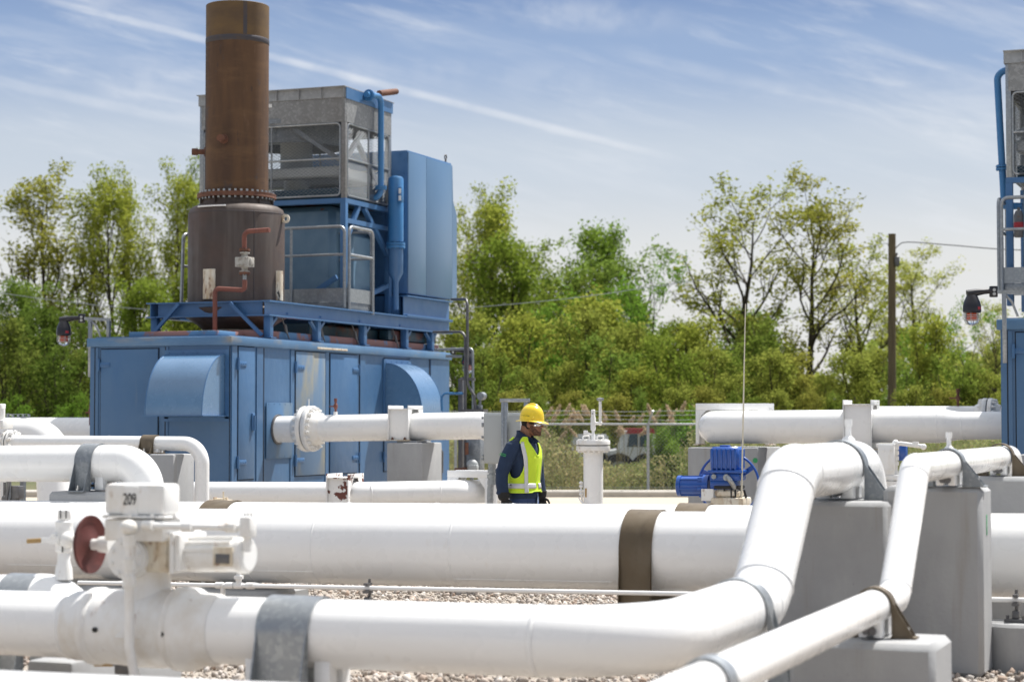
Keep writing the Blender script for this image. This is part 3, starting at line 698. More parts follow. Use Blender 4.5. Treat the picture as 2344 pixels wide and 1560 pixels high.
for (a, b_) in ((W(CX-1.0, CY+.1, 6.65), W(CX-.1, CY+.1, 6.05)), (W(CX-.1, CY+.2, 6.05), W(CX-.1, CY+.9, 6.65)), (W(CX-.1, CY1-.2, 5.75), W(CX-.1, CY+.7, 6.45)), (W(CX0+.1, CY+.1, 6.05), W(CX0+.9, CY+.1, 6.65))):
    mb = MB(); mb.bar(a, b_, .07, .07); mb.build('diagonal_brace', galdk, cg)
fc = W((CX+CX0)/2, (CY+CY1)/2, 0)
mb = MB(); mb.lathe([(.80, 6.42), (.83, 6.42), (.83, 6.70), (.95, 6.72), (.95, 6.80), (.80, 6.80), (.80, 6.42)], fc, n=40); mb.build('fan_ring', galdk, cg)
mb = MB(); mb.lathe([(.22, 5.5), (.22, 6.0), (.28, 6.05), (.28, 6.5), (.1, 6.55)], fc, n=24, cap0=True, cap1=True); mb.build('fan_motor', greybox, cg)
mb = MB()
for k in range(6):
    a = k*math.pi/3; d = Vector((math.cos(a), math.sin(a), 0)); mb.obox(fc+d*.45+Vector((0, 0, 6.55)), (.60, .16, .02), Matrix.Rotation(a, 3, 'Z') @ Matrix.Rotation(.3, 3, 'X'))
mb.build('fan_blade', galdk, cg)
mb = UB(); mb.b(CX0+.08, CX-.08, CY+.12, CY+.42, 5.80, 5.98, .03); mb.b(CX0+.08, CX-.08, CY1-.42, CY1-.12, 5.80, 5.98, .03); mb.b(CX-.42, CX-.12, CY+.43, CY1-.43, 5.79, 5.97, .03); build_split(mb, 'header_box', greybox, cg)
mb = UB(); mb.b(CX0+.1, CX-.1, CY+.1, CY1-.1, 5.36, 5.60, .02); mb.build('cooling_coil', bluedk, cg)
mb = UB(); mb.b(CX0-.05, CX+.05, CY-.05, CY+.05, CZ0-.13, CZ0-.05); mb.b(CX-.05, CX+.05, CY+.05, CY1+.05, CZ0-.13, CZ0-.05); mb.b(CX0-.05, CX+.0, CY1-.05, CY1+.05, CZ0-.13, CZ0-.05); mb.b(CX-.05, CX+.05, CY+.05, CY1, 5.0, 5.08); mb.build('base_frame', bluefr, cg)
for (a, b_) in ((W(CX, CY+.1, 4.75), W(CX, CY+.55, 5.33)), (W(CX, CY1-.05, 4.6), W(CX, CY+.75, 5.33)), (W(CX, CY1-.05, 4.05), W(CX, CY+.2, 3.65)), (W(CX-.15, CY+.05, 4.1), W(CX-1.0, CY+.05, 3.6))):
    mb = MB(); mb.bar(a, b_, .075, .075); mb.build('knee_brace', bluefr, cg)
mb = UB(); mb.b(CX0+.15, CX-.32, CY+.25, CY1-.1, PT+.05, CZ0-.13, .10); mb.b(CX-.315, CX-.10, CY+.5, CY1-.3, PT+.05, 4.9, .08); mb.build('plenum_box', bluepl, cg)

# blue coolant pipe down the cage side
cp = thing('coolant_pipe', 'blue coolant pipe elbowing down the right side of the fan cage', 'pipe', W(CX+.15, CY1-.3, 5.2))
def pr_(px, py, X=CX+.14): return hitX(px, py, U.x+X)
yA = CY1-.32
path = [W(CX-.2, yA-.55, 7.19), W(CX+.16, yA-.55, 7.19), W(CX+.16, yA, 7.17), W(CX+.16, yA, 5.34), W(CX-2.2, yA, 5.30)]
a0 = pr_(838, 216); a1 = pr_(872, 224); a2 = pr_(873, 452)
path = [a0, Vector((a0.x, a1.y, a1.z+.02)), Vector((a0.x, a1.y, a2.z)), Vector((a0.x-2.0, a1.y, a2.z-.04))]
mb = MB(); mb.tube(bend(path, [.13, .13], 8), .052, 16); mb.build('pipe_run', bluepipe, cp)
mb = MB(); q_ = a0+Vector((0, .12, 0))
for dy in (-.016, .016): mb.cyl(q_+Vector((0, dy-.012, 0)), q_+Vector((0, dy+.012, 0)), .10, n=18)
q2 = Vector((a0.x, a1.y, pr_(872, 430).z))
for dz in (-.016, .016): mb.cyl(q2+Vector((0, 0, dz-.012)), q2+Vector((0, 0, dz+.012)), .105, n=18)
for k in range(8):
    a = k*math.pi/4; mb.cyl(q_+Vector((.08*math.cos(a), -.045, .08*math.sin(a))), q_+Vector((.08*math.cos(a), .045, .08*math.sin(a))), .010, n=6)
    mb.cyl(q2+Vector((.083*math.cos(a), .083*math.sin(a), -.045)), q2+Vector((.083*math.cos(a), .083*math.sin(a), .045)), .010, n=6)
build_split(mb, 'pipe_flange', bluepipe, cp)
# short tail pipe on top
t0 = W(CX-.1, CY1-.1, 7.24); mb = MB(); t1 = hitX(868, 214, U.x+CX+.05); t2 = hitX(912, 209, U.x+CX+.1)
mb.tube([t1, t1+(t2-t1)*.72], .055, 16); e0 = t1+(t2-t1)*.72; dr = (t2-t1).normalized()
mb.tube([e0, e0+dr*.12], [.055, .052], 16, caps=False)
mb.build('tail_pipe', rustst, label='short rusty tail pipe pointing right from the cage top', cat='pipe')

# ------------------------------------------------------------------ gangway
gw = thing('gangway', 'galvanised gangway with double handrails between the stack drum and the cage', 'walkway', W(-1.4, 4.3, PT), group='blue compressor units')
GX0 = -2.85; GY0, GY1 = 3.86, 4.30; GZ = 3.62
gy1 = ly(850)
mb = UB(); mb.b(GX0, 0, GY0, gy1, GZ-.10, GZ+.02, .006); mb.build('floor', galdk, gw)
mb = UB(); mb.b(GX0, 0, GY0-.014, GY0-.002, GZ+.022, GZ+.25); mb.b(.002, .014, GY0, gy1, GZ+.022, GZ+.25); mb.b(GX0-.014, GX0-.002, GY0, gy1, GZ+.022, GZ+.25); mb.build('toe_board', gal, gw)
rt, rm = 4.88, 4.42
for (y) in (GY0-.03, gy1+.03):
    mb = MB(); mb.tube(bend([W(-.02, y, GZ-.08), W(-.02, y, rt), W(GX0+.02, y, rt), W(GX0+.02, y, GZ-.08)], .10, 5), .027, 10)
    mb.tube([W(-.02, y, rm), W(GX0+.02, y, rm)], .024, 10); mb.tube([W(-1.0, y, GZ), W(-1.0, y, rt)], .024, 10); mb.build('handrail', gal, gw)
for x in (.03, GX0-.03):
    mb = MB(); mb.tube(bend([W(x, GY0+.04, GZ-.10), W(x, GY0+.04, rt), W(x, gy1-.02, rt), W(x, gy1-.02, GZ-.14)], .10, 5), .027, 10); mb.tube([W(x, GY0+.04, rm), W(x, gy1-.02, rm)], .024, 10); mb.build('end_rail', gal, gw)
# loop rail left of the drum
mb = MB(); x = -1.94; p0 = W(x, 1.95, 0)
mb.tube(bend([W(x-.03, 1.95, PT), W(x, 1.95, 4.66), W(x, 3.6, 4.66), W(x, 3.6, PT)], .09, 5), .027, 10); mb.tube([W(x, 1.95, 4.15), W(x, 3.6, 4.15)], .022, 10)
mb.build('guard_rail', gal, label='galvanised guard rail loop on the platform left of the drum', cat='railing')

# ------------------------------------------------------------------ air intake box and filter vessel
ib = thing('air_intake_box', 'large blue sheet metal intake cabinet with a lifting eye on its roof', 'cabinet', W(-1.1, 7.3, PT))
IY0, IY1, IZ0, IZ1 = 6.34, 8.33, 3.92, 6.45
mb = UB(); mb.b(-2.2, -.02, IY0, IY1, IZ0, IZ1, .01)
for k in range(10): mb.cyl(W(-.07, IY0, IZ0+.2+k*.24), W(-.07, IY0-.014, IZ0+.2+k*.24), .014, n=6)
for k in range(4): mb.cyl(W(-.15-k*.25, IY0, IZ1-.06), W(-.15-k*.25, IY0-.014, IZ1-.06), .014, n=6)
mb.build('cabinet_shell', bluefr, ib)
mb = UB(); ym = ly(975.5)
mb.b(-.018, .0, IY0+.002, ym-.006, IZ0+.01, IZ1-.03, .003); mb.b(-.018, .0, ym+.006, IY1-.002, IZ0+.01, IZ1-.04, .003); build_split(mb, 'side_panel', bluelit, ib)
mb = MB(); mb.prism([W(-.0, IY1+.001, IZ1-.06), W(-.0, IY1+.04, IZ1-.70), W(-.0, IY1+.22, IZ1-.95), W(-.0, IY1+.22, IZ0+.05), W(-.0, IY1+.001, IZ0+.0)], (-2.0, 0, 0)); mb.build('rear_hood', bluelit, ib)
q_ = hitX(1020, 369, U.x-.25); mb = MB(); ey = q_; mb.tube([ey+Vector((.0, .045*math.cos(a), .075+.045*math.sin(a))) for a in [R_(i*30) for i in range(12)]], .013, 8, closed=True); mb.cyl(ey+Vector((0, 0, -.03)), ey+Vector((0, 0, .035)), .018, n=8); mb.build('lifting_eye', greydk, ib)
mb = MB(); ibeam(mb, W(-.03, ly(926), 0), W(-.03, LEN+.05, 0), IZ0-.035, PT+.002, .17); mb.b = None
mb.box(U.x-2.0, U.x-.12, U.y+6.2, U.y+8.1, PT+.01, IZ0-.04); mb.build('base_beam', bluefr, ib)
fv = thing('filter_vessel', 'slim blue filter cylinder standing in front of the intake cabinet', 'vessel', W(-.05, 5.95, PT))
fo = hitY(906, 480, U.y+5.95); fo = Vector((fo.x, fo.y, 0)); zz = lambda py: hitY(906, py, U.y+5.95).z
mb = MB(); mb.lathe([(.02, zz(405)+.02), (.11, zz(405)), (.135, zz(410)), (.135, zz(553)), (.135, zz(553)-.01)], fo, n=28); mb.build('body', bluepipe, fv)
mb = MB(); mb.cyl(fo+Vector((0, 0, zz(556))), fo+Vector((0, 0, zz(561))), .165, n=24); mb.cyl(fo+Vector((0, 0, zz(568))), fo+Vector((0, 0, zz(562))), .165, n=24)
for k in range(10): a = k*math.pi/5; q_ = fo+Vector((.15*math.cos(a), .15*math.sin(a), 0)); mb.cyl(q_+Vector((0, 0, zz(571))), q_+Vector((0, 0, zz(553))), .011, n=6)
mb.build('flange', bluepipe, fv)
mb = MB(); mb.lathe([(.13, zz(568)), (.13, zz(625)), (.05, zz(645)), (.05, PT+.1)], fo, n=24); mb.build('lower_bowl', bluefr, fv)
mb = MB(); q_ = fo+Vector((-.42, -.2, 0)); mb.lathe([(.075, zz(560)), (.075, zz(618)), (.10, zz(620)), (.10, zz(628)), (.06, zz(632)), (.055, PT)], q_, n=20); mb.build('drain_pot', bluepipe, fv)
mb = MB(); q_ = fo+Vector((.10, -.13, 0)); mb.obox(q_+Vector((.05, .02, zz(448))), (.06, .10, .27), None, .01); mb.build('gauge_box', bluepipe, fv)
mb = MB(); 
for dz in (-.06, .06): mb.obox(q_+Vector((.05, -.034, zz(448)+dz)), (.045, .006, .09), None, .004)
mb.build('gauge_face', white, fv)
# ------------------------------------------------------------------ helpers for yard piping
def pier(name_label, px0, px1, pytop, D, depth, zb=0.0, c=.035, label=None, at_y=None, group=None, mat=None, stick=None):
    """concrete pier whose front face spans px0..px1 at depth D, along the site axes"""
    a = at(px0, pytop, D); b = hitY(px1, pytop, a.y)
    mb = MB(); mb.box(a.x, b.x, a.y, a.y+depth, zb, a.z, c)
    o = mb.build('concrete_pier', mat or conc, label=label or name_label, cat='concrete pier', group=group)
    return o, a, b
def strap(center, axis, r, zbase, wd, mat, label, gus=.10, saddle=True, sadoff=-1, group=None, lean=0.0, saddlemat=None):
    """pipe clamp: band over the pipe, straight legs, gussets, base plates, saddle blocks"""
    c = Vector(center); ax = Vector((1, 0, 0)) if axis == 'x' else Vector((0, 1, 0)); sd = Vector((0, 1, 0)) if axis == 'x' else Vector((-1, 0, 0))
    t = thing('pipe_clamp', label, 'pipe clamp', (c.x, c.y, zbase), group=group)
    th = .010; ro = r+.006; prof_o = []; prof_i = []
    for i in range(25):
        a = math.pi*i/24; d = sd*math.cos(a)+Vector((0, 0, math.sin(a))); prof_o.append(c+d*(ro+th)); prof_i.append(c+d*ro)
    zb = Vector((0, 0, zbase+.012-c.z))
    outer = [c+sd*(ro+th)+zb]+prof_o+[c-sd*(ro+th)+zb]; inner = [c+sd*ro+zb]+prof_i+[c-sd*ro+zb]
    n = len(outer); h = ax*(wd/2); vs = [p-h for p in outer]+[p+h for p in outer]+[p-h for p in inner]+[p+h for p in inner]; fs = []
    for i in range(n-1):
        fs += [(i, i+1, n+i+1, n+i), (2*n+i+1, 2*n+i, 3*n+i, 3*n+i+1), (i+1, i, 2*n+i, 2*n+i+1), (n+i, n+i+1, 3*n+i+1, 3*n+i)]
    for i in (0, n-1): fs.append((i, n+i, 3*n+i, 2*n+i))
    mb = MB(); mb.add(vs, fs); mb.build('band', mat, t)
    for s in (1, -1):
        mb = MB()
        for e in (-1, 1):
            q = c+sd*s*(ro+th)+ax*e*(wd/2-.005)
            mb.prism([q+Vector((0, 0, 0.02)), q+zb, q+zb+sd*s*gus], ax*(.008*-e))
        build_split(mb, 'gusset', mat, t)
        mb = MB(); q = c+sd*s*(ro+th+gus*.5)+Vector((0, 0, zbase+.006-c.z))
        sz_ = (wd, gus+.03, .012) if axis == 'x' else (gus+.03, wd, .012); mb.obox(q, sz_, None, .003); foot = mb.build('foot_plate', mat, t)
        mb = MB(); q2 = q+sd*s*gus*.15
        mb.cyl(q2, q2+Vector((0, 0, .055)), .011, n=8); mb.cyl(q2+Vector((0, 0, .008)), q2+Vector((0, 0, .026)), .020, n=6); mb.build('anchor_bolt', steel, foot)
    if saddle:
        hz = c.z-r-zbase
        for k in (sadoff, -sadoff) if abs(sadoff) else ():
            mb = MB(); q = c+ax*k*(wd*.5+.05)
            for s in (1, -1):
                zc = c.z - math.sqrt(max(0, r*r-(r*.45)**2))
                hh = zc-zbase+.02
                mb.obox(Vector((q.x, q.y, zbase+.012+hh/2))+sd*s*r*.45, ((.09, r*.5, hh) if axis == 'x' else (r*.5, .09, hh)), None, .006)
            build_split(mb, 'saddle_block', saddlemat or white, t)
        mb = MB()
        for k in (-1, 1):
            q = c+sd*k*r*.2+Vector((0, 0, zbase+.05-c.z)); mb.cyl(q-ax*(wd*.5+.12), q+ax*(wd*.5+.12), .012, n=8)
            for e in (-1, 1): mb.cyl(q+ax*e*(wd*.5+.11), q+ax*e*(wd*.5+.13), .022, n=6)
        mb.build('tie_rod', greydk, t)
    return t
def bracket(center, axis, r, zbase, wd, label, mat=None, gap=.06, h=.10, group=None, side=.055):
    """white portal bracket of channel steel around a pipe running along axis"""
    mat = mat or white; c = Vector(center); ax = Vector((1, 0, 0)) if axis == 'x' else Vector((0, 1, 0)); sd = Vector((0, 1, 0)) if axis == 'x' else Vector((1, 0, 0))
    t = thing('pipe_bracket', label, 'pipe bracket', (c.x, c.y, zbase), group=group)
    ht = c.z+r+gap; k = r+.015
    def bx(mb, a0, a1, s0, s1, z0, z1, ch=.004):
        p = c+ax*((a0+a1)/2)+sd*((s0+s1)/2); p.z = (z0+z1)/2
        mb.obox(p, ((abs(a1-a0), abs(s1-s0), z1-z0) if axis == 'x' else (abs(s1-s0), abs(a1-a0), z1-z0)), None, ch)
    for s in (-1, 1):
        mb = MB(); bx(mb, -wd/2+.012, wd/2-.012, s*(k+.012), s*k, zbase+.015, ht)
        for e in (-1, 1): bx(mb, e*(wd/2-.012), e*wd/2, s*k, s*(k+side), zbase+.015, ht)
        leg = mb.build('leg', mat, t)
        mb = MB(); bx(mb, -wd/2-.02, wd/2+.02, s*(k-.01), s*(k+side+.03), zbase, zbase+.014); fp = mb.build('foot_plate', oldwhite, leg)
        mb = MB()
        for e in (-.3, .3):
            p = c+ax*wd*e+sd*s*(k+side*.6); mb.cyl((p.x, p.y, zbase), (p.x, p.y, zbase+.05), .013, n=8); mb.cyl((p.x, p.y, zbase+.014), (p.x, p.y, zbase+.035), .022, n=6)
        mb.build('anchor_bolt', rustst, fp)
    mb = MB()
    bx(mb, -wd/2+.012, wd/2-.012, -k-side, k+side, ht, ht+.012)
    for e in (-1, 1):
        bx(mb, e*(wd/2-.012), e*wd/2, -k-side, k+side, ht+.0125 if 0 else ht+.0005, ht+h*.55)
        for s in (-1, 1):
            p = c+ax*e*(wd/2-.012)
            q0 = p+sd*s*(k-.001); q0.z = ht; q1 = p+sd*s*(k-.10); q1.z = ht; q2 = p+sd*s*(k-.03); q2.z = c.z+r*.35+.01; q3 = p+sd*s*(k-.001); q3.z = c.z+r*.2
            mb.prism([q0, q1, q2, q3], ax*(.010*e))
    mb.build('top_beam', mat, t)
    return t
def flangepair(t, p, axis, r, R, wd, nb, mat, gap=.012, name='flange'):
    p = Vector(p); a = Vector(axis)
    for s in (-1, 1):
        mb = MB(); mb.lathe([(r-.005, s*(gap/2)), (R-.006, s*gap/2), (R, s*(gap/2+.008)), (R, s*(wd-.01)), (R-.01, s*wd), (r*1.35, s*wd), (r*1.2, s*(wd+r*.35)), (r, s*(wd+r*.75))], p, a, 40); f = mb.build(name, mat, t)
        u = a.cross(Vector((0, 0, 1))).normalized() if abs(a.z) < .9 else Vector((1, 0, 0)); w_ = a.cross(u)
        rb = (R+r*1.3)/2
        for k in range(nb):
            th = (k+.5)*2*math.pi/nb; q = p+(u*math.cos(th)+w_*math.sin(th))*rb
            mb = MB(); br = min(.028, 2*math.pi*rb/nb*.32); mb.cyl(q+a*s*wd, q+a*s*(wd+br*1.1), br, n=6); mb.cyl(q+a*s*(wd+br*1.1), q+a*s*(wd+br*2.0), br*.55, n=8); mb.build('bolt', mat, f)
    mb = MB(); mb.cyl(p-a*gap*.5, p+a*gap*.5, R*.93, n=32); mb.build('gasket', gasket, t)
def xrun(px0, py0, D, px1, py1, r0=None):
    a = at(px0, py0, D); b = hitY(px1, py1, a.y); return a, b
def on(a, b, px):            # point on an x-run above pixel column
    q = hitY(px, 1000, a.y); t = (q.x-a.x)/(b.x-a.x); return a+(b-a)*t

# ------------------------------------------------------------------ front pipe with the numbered valve and rising offset
A, B = xrun(1000, 1458, 10.1, 0, 1424)
r1 = .178
X1 = at(1690, 1405, 11.3).x
def onX(X, px, py): return hitX(px, py, X)
ztop = 1.40
lo = at(1690, 1405, 11.3); zlow = A.z
def depX(X, D):       # point on line x=X at camera depth D (ground plan)
    y = (D - X*FH.x)/FH.y; return y
yl = depX(X1, 11.80); yu = depX(X1, 12.56); ye = depX(X1, 14.78)
zl = A.z+.02
dirx = (A-B).normalized()
start = B-dirx*2.5
corner = A+dirx*((X1-A.x)/dirx.x)
P1 = [start, corner, Vector((X1, yl, corner.z+.01)), Vector((X1, yu, ztop)), Vector((X1, ye, ztop)), Vector((X1, ye, .03))]
t = thing('gas_pipe', 'nearest thick white pipe that bends right and climbs over the grey pier', 'pipe', (A.x, A.y, 0))
mb = MB(); mb.tube(bend(P1, [.60, .36, .36, .36], 12), r1, 40, caps=True); mb.build('pipe_run', white, t)
mb = MB()
for px in (300-130, 600-120, 1238):
    q = on(A, B, px); seam(mb, q, dirx, r1)
up = (P1[3]-P1[2]).normalized(); tt = .36*math.tan(R_(22.5))
seam(mb, P1[2]+up*tt, up, r1); seam(mb, P1[3]-up*tt, up, r1); seam(mb, P1[2]-Vector((0, tt, 0)), (0, 1, 0), r1); seam(mb, P1[3]+Vector((0, tt, 0)), (0, 1, 0), r1); seam(mb, Vector((X1, corner.y+.60, corner.z)), (0, 1, 0), r1, h=.002)
seam(mb, P1[4]+Vector((0, -.36, 0)), (0, 1, 0), r1, h=.002)
build_split(mb, 'weld_seam', white, t)
mb = MB(); q = Vector((X1, hitX(1942, 975, X1).y, ztop+r1-.01)); mb.lathe([(.055, 0), (.045, .03), (.022, .05), (.02, .12), (.028, .12), (.028, .17), (.0, .17)], q, n=16); mb.build('vent_stub', white, t)
# valve on the front pipe
V0 = on(A, B, 345)
vt = thing('ball_valve', 'big white valve with box 209, motor and red-brown wheel on the nearest pipe', 'valve', (V0.x, V0.y, 0))
sV = FPX/((V0-CAM).dot(FW))
mb = MB(); k = r1/.178
prof = [(r1+.002, -.46), (r1+.010, -.44), (r1+.012, -.36), (r1+.03, -.34), (r1+.032, -.30), (r1+.016, -.285), (r1+.022, -.27), (.203, -.17), (.212, -.06), (.212, .10), (.203, .16), (r1+.045, .19), (r1+.03, .215), (r1+.046, .225), (r1+.042, .285), (r1+.016, .33), (r1+.012, .42), (r1+.002, .44)]
mb.lathe([(a, b) for a, b in prof], V0, dirx, 48); body = mb.build('body', white3, vt, ang=60)
zn = lambda py: hitY(345, py, V0.y).z
mb = MB(); mb.lathe([(.226, zn(1450)), (.21, zn(1420)), (.15, zn(1378)), (.115, zn(1350)), (.11, zn(1300))], Vector((V0.x, V0.y, 0)), n=40)
mb.lathe([(.22, .08), (.20, .03), (.12, .02), (.12, .0), (.0, .0)], Vector((V0.x, V0.y, .02)), n=32)
build_split(mb, 'neck', white3, vt, ang=60)
mb = MB()
for px, py in ((218, 1440), (371, 1450)):
    q = hitY(px, py, V0.y-.203); mb.cyl(q+Vector((0, .10, 0)), q-Vector((0, .012, 0)), .014, n=12)
mb.build('port_plug', black, body)
# gearbox, housing: work in a local frame: f(px,py,off) on plane Y=V0.y+off
def vf(px, py, off=-.16): return hitY(px, py, V0.y+off)
def vbox(mb, px0, px1, py0, py1, off, dep, c=.01, mat=None):
    a = vf(px0, py0, off); b = vf(px1, py1, off); mb.box(a.x, b.x, a.y, a.y+dep, b.z, a.z, c)
mb = MB(); vbox(mb, 238, 376, 1106, 1180, -.19, .17, .022); vbox(mb, 281, 315, 1112, 1179, -.194, .02, .003); box = mb.build('control_box', white2, vt)
mb = MB(); vbox(mb, 232, 378, 1178, 1187, -.215, .22, .006); vbox(mb, 238, 372, 1187, 1240, -.20, .19, .012)
for px in (243, 300, 350, 402): q = vf(px, 1181, -.215); mb.cyl(q, q-Vector((0, .014, 0)), .012, n=6)
mb.build('gear_housing', white3, vt)
q = vf(297, 1143, -.1955); text_mesh('number_marking', '209', .088, ink, box, Matrix.Translation(q-wloc(vt)+Vector((0, -.0015, 0))) @ Matrix.Rotation(R_(90), 4, 'X') @ Matrix.Diagonal((.62, 1.0, 1, 1)))
mb = MB(); q = vf(290, 1277, -.19); mb.cyl(q, q+Vector((0, .25, 0)), .112, n=36); mb.cyl(q-Vector((0, .018, 0)), q, .104, n=36)
for k in range(8): a = k*math.pi/4+.3; p = q+Vector((.085*math.cos(a), -.018, .085*math.sin(a))); mb.cyl(p, p-Vector((0, .012, 0)), .012, n=6)
mb.cyl(q-Vector((0, .03, 0)), q, .03, n=16); mb.build('gear_cover', white2, vt)
mb = MB(); vbox(mb, 325, 386, 1225, 1310, -.14, .25, .008); vbox(mb, 330, 380, 1233, 1302, -.152, .014, .004)
for px in (333, 378):
    for py in (1238, 1268, 1298): q = vf(px, py, -.152); mb.cyl(q, q-Vector((0, .012, 0)), .011, n=6)
mb.build('rust_stained_plate', oldwhite, vt)
mb = MB(); vbox(mb, 386, 397, 1218, 1312, -.16, .30, .01); vbox(mb, 399, 410, 1222, 1308, -.155, .29, .01)
m0 = vf(410, 1269, -.02); m1 = vf(552, 1269, -.02); mb.tube([m0, m1], .090, 32)
for a in (20, 45, 70, 95, 120): 
    a = R_(a); d = Vector((0, -math.cos(a), math.sin(a)))*.093; mb.bar(m0+d+Vector((.05, 0, 0)), m1+d-Vector((.03, 0, 0)), .012, .016)
mb.tube([vf(548, 1269, -.02), vf(556, 1269, -.02), vf(566, 1269, -.02), vf(572, 1269, -.02)], [.094, .100, .098, .08], 32)
mot = mb.build('motor', white2, vt)
mb = MB(); q = vf(510, 1273, -.122); mb.obox(q, (.115, .006, .10), None, .002); mb.build('name_plate', oldwhite, mot)
mb = MB(); q = vf(509, 1278, -.126); mb.obox(q, (.085, .006, .05), None, .02); mb.build('plate_face', greydk, mot)
wv = vf(205, 1245, -.02); wax = Vector((1, .02, .02)).normalized()
mb = MB(); mb.lathe([(.0, .02), (.03, .018), (.06, -.005), (.12, -.018), (.148, -.012), (.158, 0), (.158, .012), (.148, .012), (.12, -.004), (.05, .012), (.0, .03)], wv, wax, 44); hw = mb.build('handwheel', handred, vt, ang=60)
mb = MB(); mb.tube([wv+wax*.02, wv+wax*.06, wv+wax*.065, wv+wax*.14], [.03, .03, .042, .05], 18); mb.build('wheel_shaft', white2, vt)
mb = MB()
e0 = vf(303, 1208, -.30); mb.tube(bend([vf(303, 1212, -.22), e0, vf(296, 1215, -.30), vf(296, 1480, -.30), vf(318, 1600, -.26)], [.03, .02, .25], 6), .026, 14)
for py in (1236, 1290, 1330): q = vf(296, py, -.30); mb.cyl(q-Vector((0, 0, .03)), q+Vector((0, 0, .03)), .036, n=14)
mb.ell(vf(294, 1206, -.31), .045, .05, .04); mb.build('drain_pipe', white2, vt)
mb = MB(); mb.tube([vf(325, 1202, -.25), vf(560, 1207, -.10)], .018, 12)
for px, py in ((340, 1202), (430, 1205), (530, 1206)): q = vf(px, py, -.25+(px-325)/235*.15); mb.cyl(q-Vector((.03, 0, 0)), q+Vector((.03, 0, 0)), .028, n=12)
q = vf(568, 1205, -.09); mb.obox(q, (.065, .08, .11), None, .012)
for k in range(3): mb.cyl(q+Vector((-.02+k*.02, 0, .05)), q+Vector((-.02+k*.02, 0, .075)), .008, n=6)
mb.tube([q, vf(566, 1262, -.09)], .022, 12); mb.build('conduit', white2, vt)

A1 = on(A, B, 684)
strap(A1, 'x', r1, .12, .30, gal, 'wide galvanised strap over the nearest pipe, right of the valve', gus=.14, saddle=True)
pier('', 560, 760, 1720, (A1-CAM).dot(FW)-.45, .9, label='concrete pier under the wide galvanised strap', mat=conc)
c1 = Vector((X1, hitX(1690, 1400, X1).y, corner.z+.003)); strap(c1, 'y', r1, .24, .13, gal, 'galvanised strap on the nearest pipe just below its climbing bend', gus=.12)
mb = MB(); mb.box(X1-.48, X1+.42, c1.y-.42, c1.y+.42, 0, .24, .03); mb.build('concrete_pier', conc, label='low concrete pier below the climbing bend of the nearest pipe', cat='concrete pier')
c2 = Vector((X1, hitX(1922, 1068, X1).y, ztop)); zp2 = ztop-r1-.045; strap(c2, 'y', r1, zp2, .12, galdk, 'dark galvanised strap on top of the tall grey pier', gus=.16)
pL = at(1717, 1150, c2.dot(FW)-CAM.dot(FW)-.5)
mb = MB(); mb.box(pL.x, hitY(2012, 1150, pL.y).x, c2.y-.42, c2.y+.42, 0, zp2, .03); mb.build('concrete_pier', conc, label='tall grey pier behind the climbing front pipe', cat='concrete pier')

# ------------------------------------------------------------------ slim front pipe
r2 = .0925; l2 = at(2005, 1385, 11.05); X2 = l2.x; z2 = l2.z
yf = depX(X2, 6.8); ya, yb = depX(X2, 11.62), depX(X2, 12.10); z2t = 1.435; yE = depX(X2, 16.75)
dz = z2t-z2; yb = ya+dz
P2 = [Vector((X2-5.5, yf, z2-.05)), Vector((X2, yf, z2)), Vector((X2, ya, z2)), Vector((X2, yb, z2t)), Vector((X2, yE, z2t-.01)), Vector((X2, yE, .03))]
t = thing('gas_pipe', 'slim white pipe at far right climbing over the tallest pier', 'pipe', (X2, ya, 0))
mb = MB(); mb.tube(bend(P2, [.25, .15, .15, .2], 10), r2, 32); mb.build('pipe_run', white, t)
mb = MB(); up = (P2[3]-P2[2]).normalized(); tt = .15*math.tan(R_(22.5))
seam(mb, P2[2]+up*tt, up, r2, .008, .003); seam(mb, P2[3]-up*tt, up, r2, .008, .003); seam(mb, P2[2]-Vector((0, tt, 0)), (0, 1, 0), r2, .008, .003); seam(mb, P2[3]+Vector((0, tt, 0)), (0, 1, 0), r2, .008, .003); build_split(mb, 'weld_seam', white, t)
mb = MB(); q = Vector((X2, hitX(2172, 1000, X2).y, z2t+r2-.008)); mb.lathe([(.04, 0), (.03, .025), (.016, .04), (.015, .09), (.022, .09), (.022, .13), (.0, .13)], q, n=14); mb.build('vent_stub', white, t)
ca_ = Vector((X2, hitX(1622, 1545, X2).y, z2)); strap(ca_, 'y', r2, .40, .11, gal, 'galvanised strap on the slim pipe at the bottom edge', gus=.09)
mb = MB(); mb.box(X2-.25, X2+.25, ca_.y-.3, ca_.y+.3, 0, .40, .03); mb.build('concrete_pier', conc, label='pier below the slim pipe at the bottom edge', cat='concrete pier')
cb_ = Vector((X2, hitX(2003, 1385, X2).y, z2)); zpb = z2-r2-.08; strap(cb_, 'y', r2, zpb, .10, brownstrap, 'brown strap on the slim pipe where it starts to climb', gus=.11)
q = at(2140, 1470, 10.7); mb = MB(); mb.box(X2-.42, hitY(2140, 1470, cb_.y-.30).x, cb_.y-.30, cb_.y+.30, 0, zpb, .035); mb.build('concrete_pier', conc, label='low chamfered pier in front of the tall one, under the brown strap', cat='concrete pier')
cc_ = Vector((X2, hitX(2172, 1062, X2).y, z2t)); zpc = z2t-r2-.062; strap(cc_, 'y', r2, zpc, .11, galdk, 'dark strap on the slim pipe above the tallest pier', gus=.13)
yF = at(2250, 1500, 13.35).y
mb = MB(); mb.box(hitY(2022, 1300, yF).x, hitY(2250, 1300, yF).x, yF, yF+.46, 0, zpc, .035); tp = mb.build('concrete_pier', conc, label='tallest broad grey pier under the slim pipe at right', cat='concrete pier')
mb = MB(); xr = hitY(2250, 1300, yF).x; mb.obox((xr+.001, yF+.2, 1.02), (.004, .045, .14), None, .0015); mb.build('sticker', green, tp)
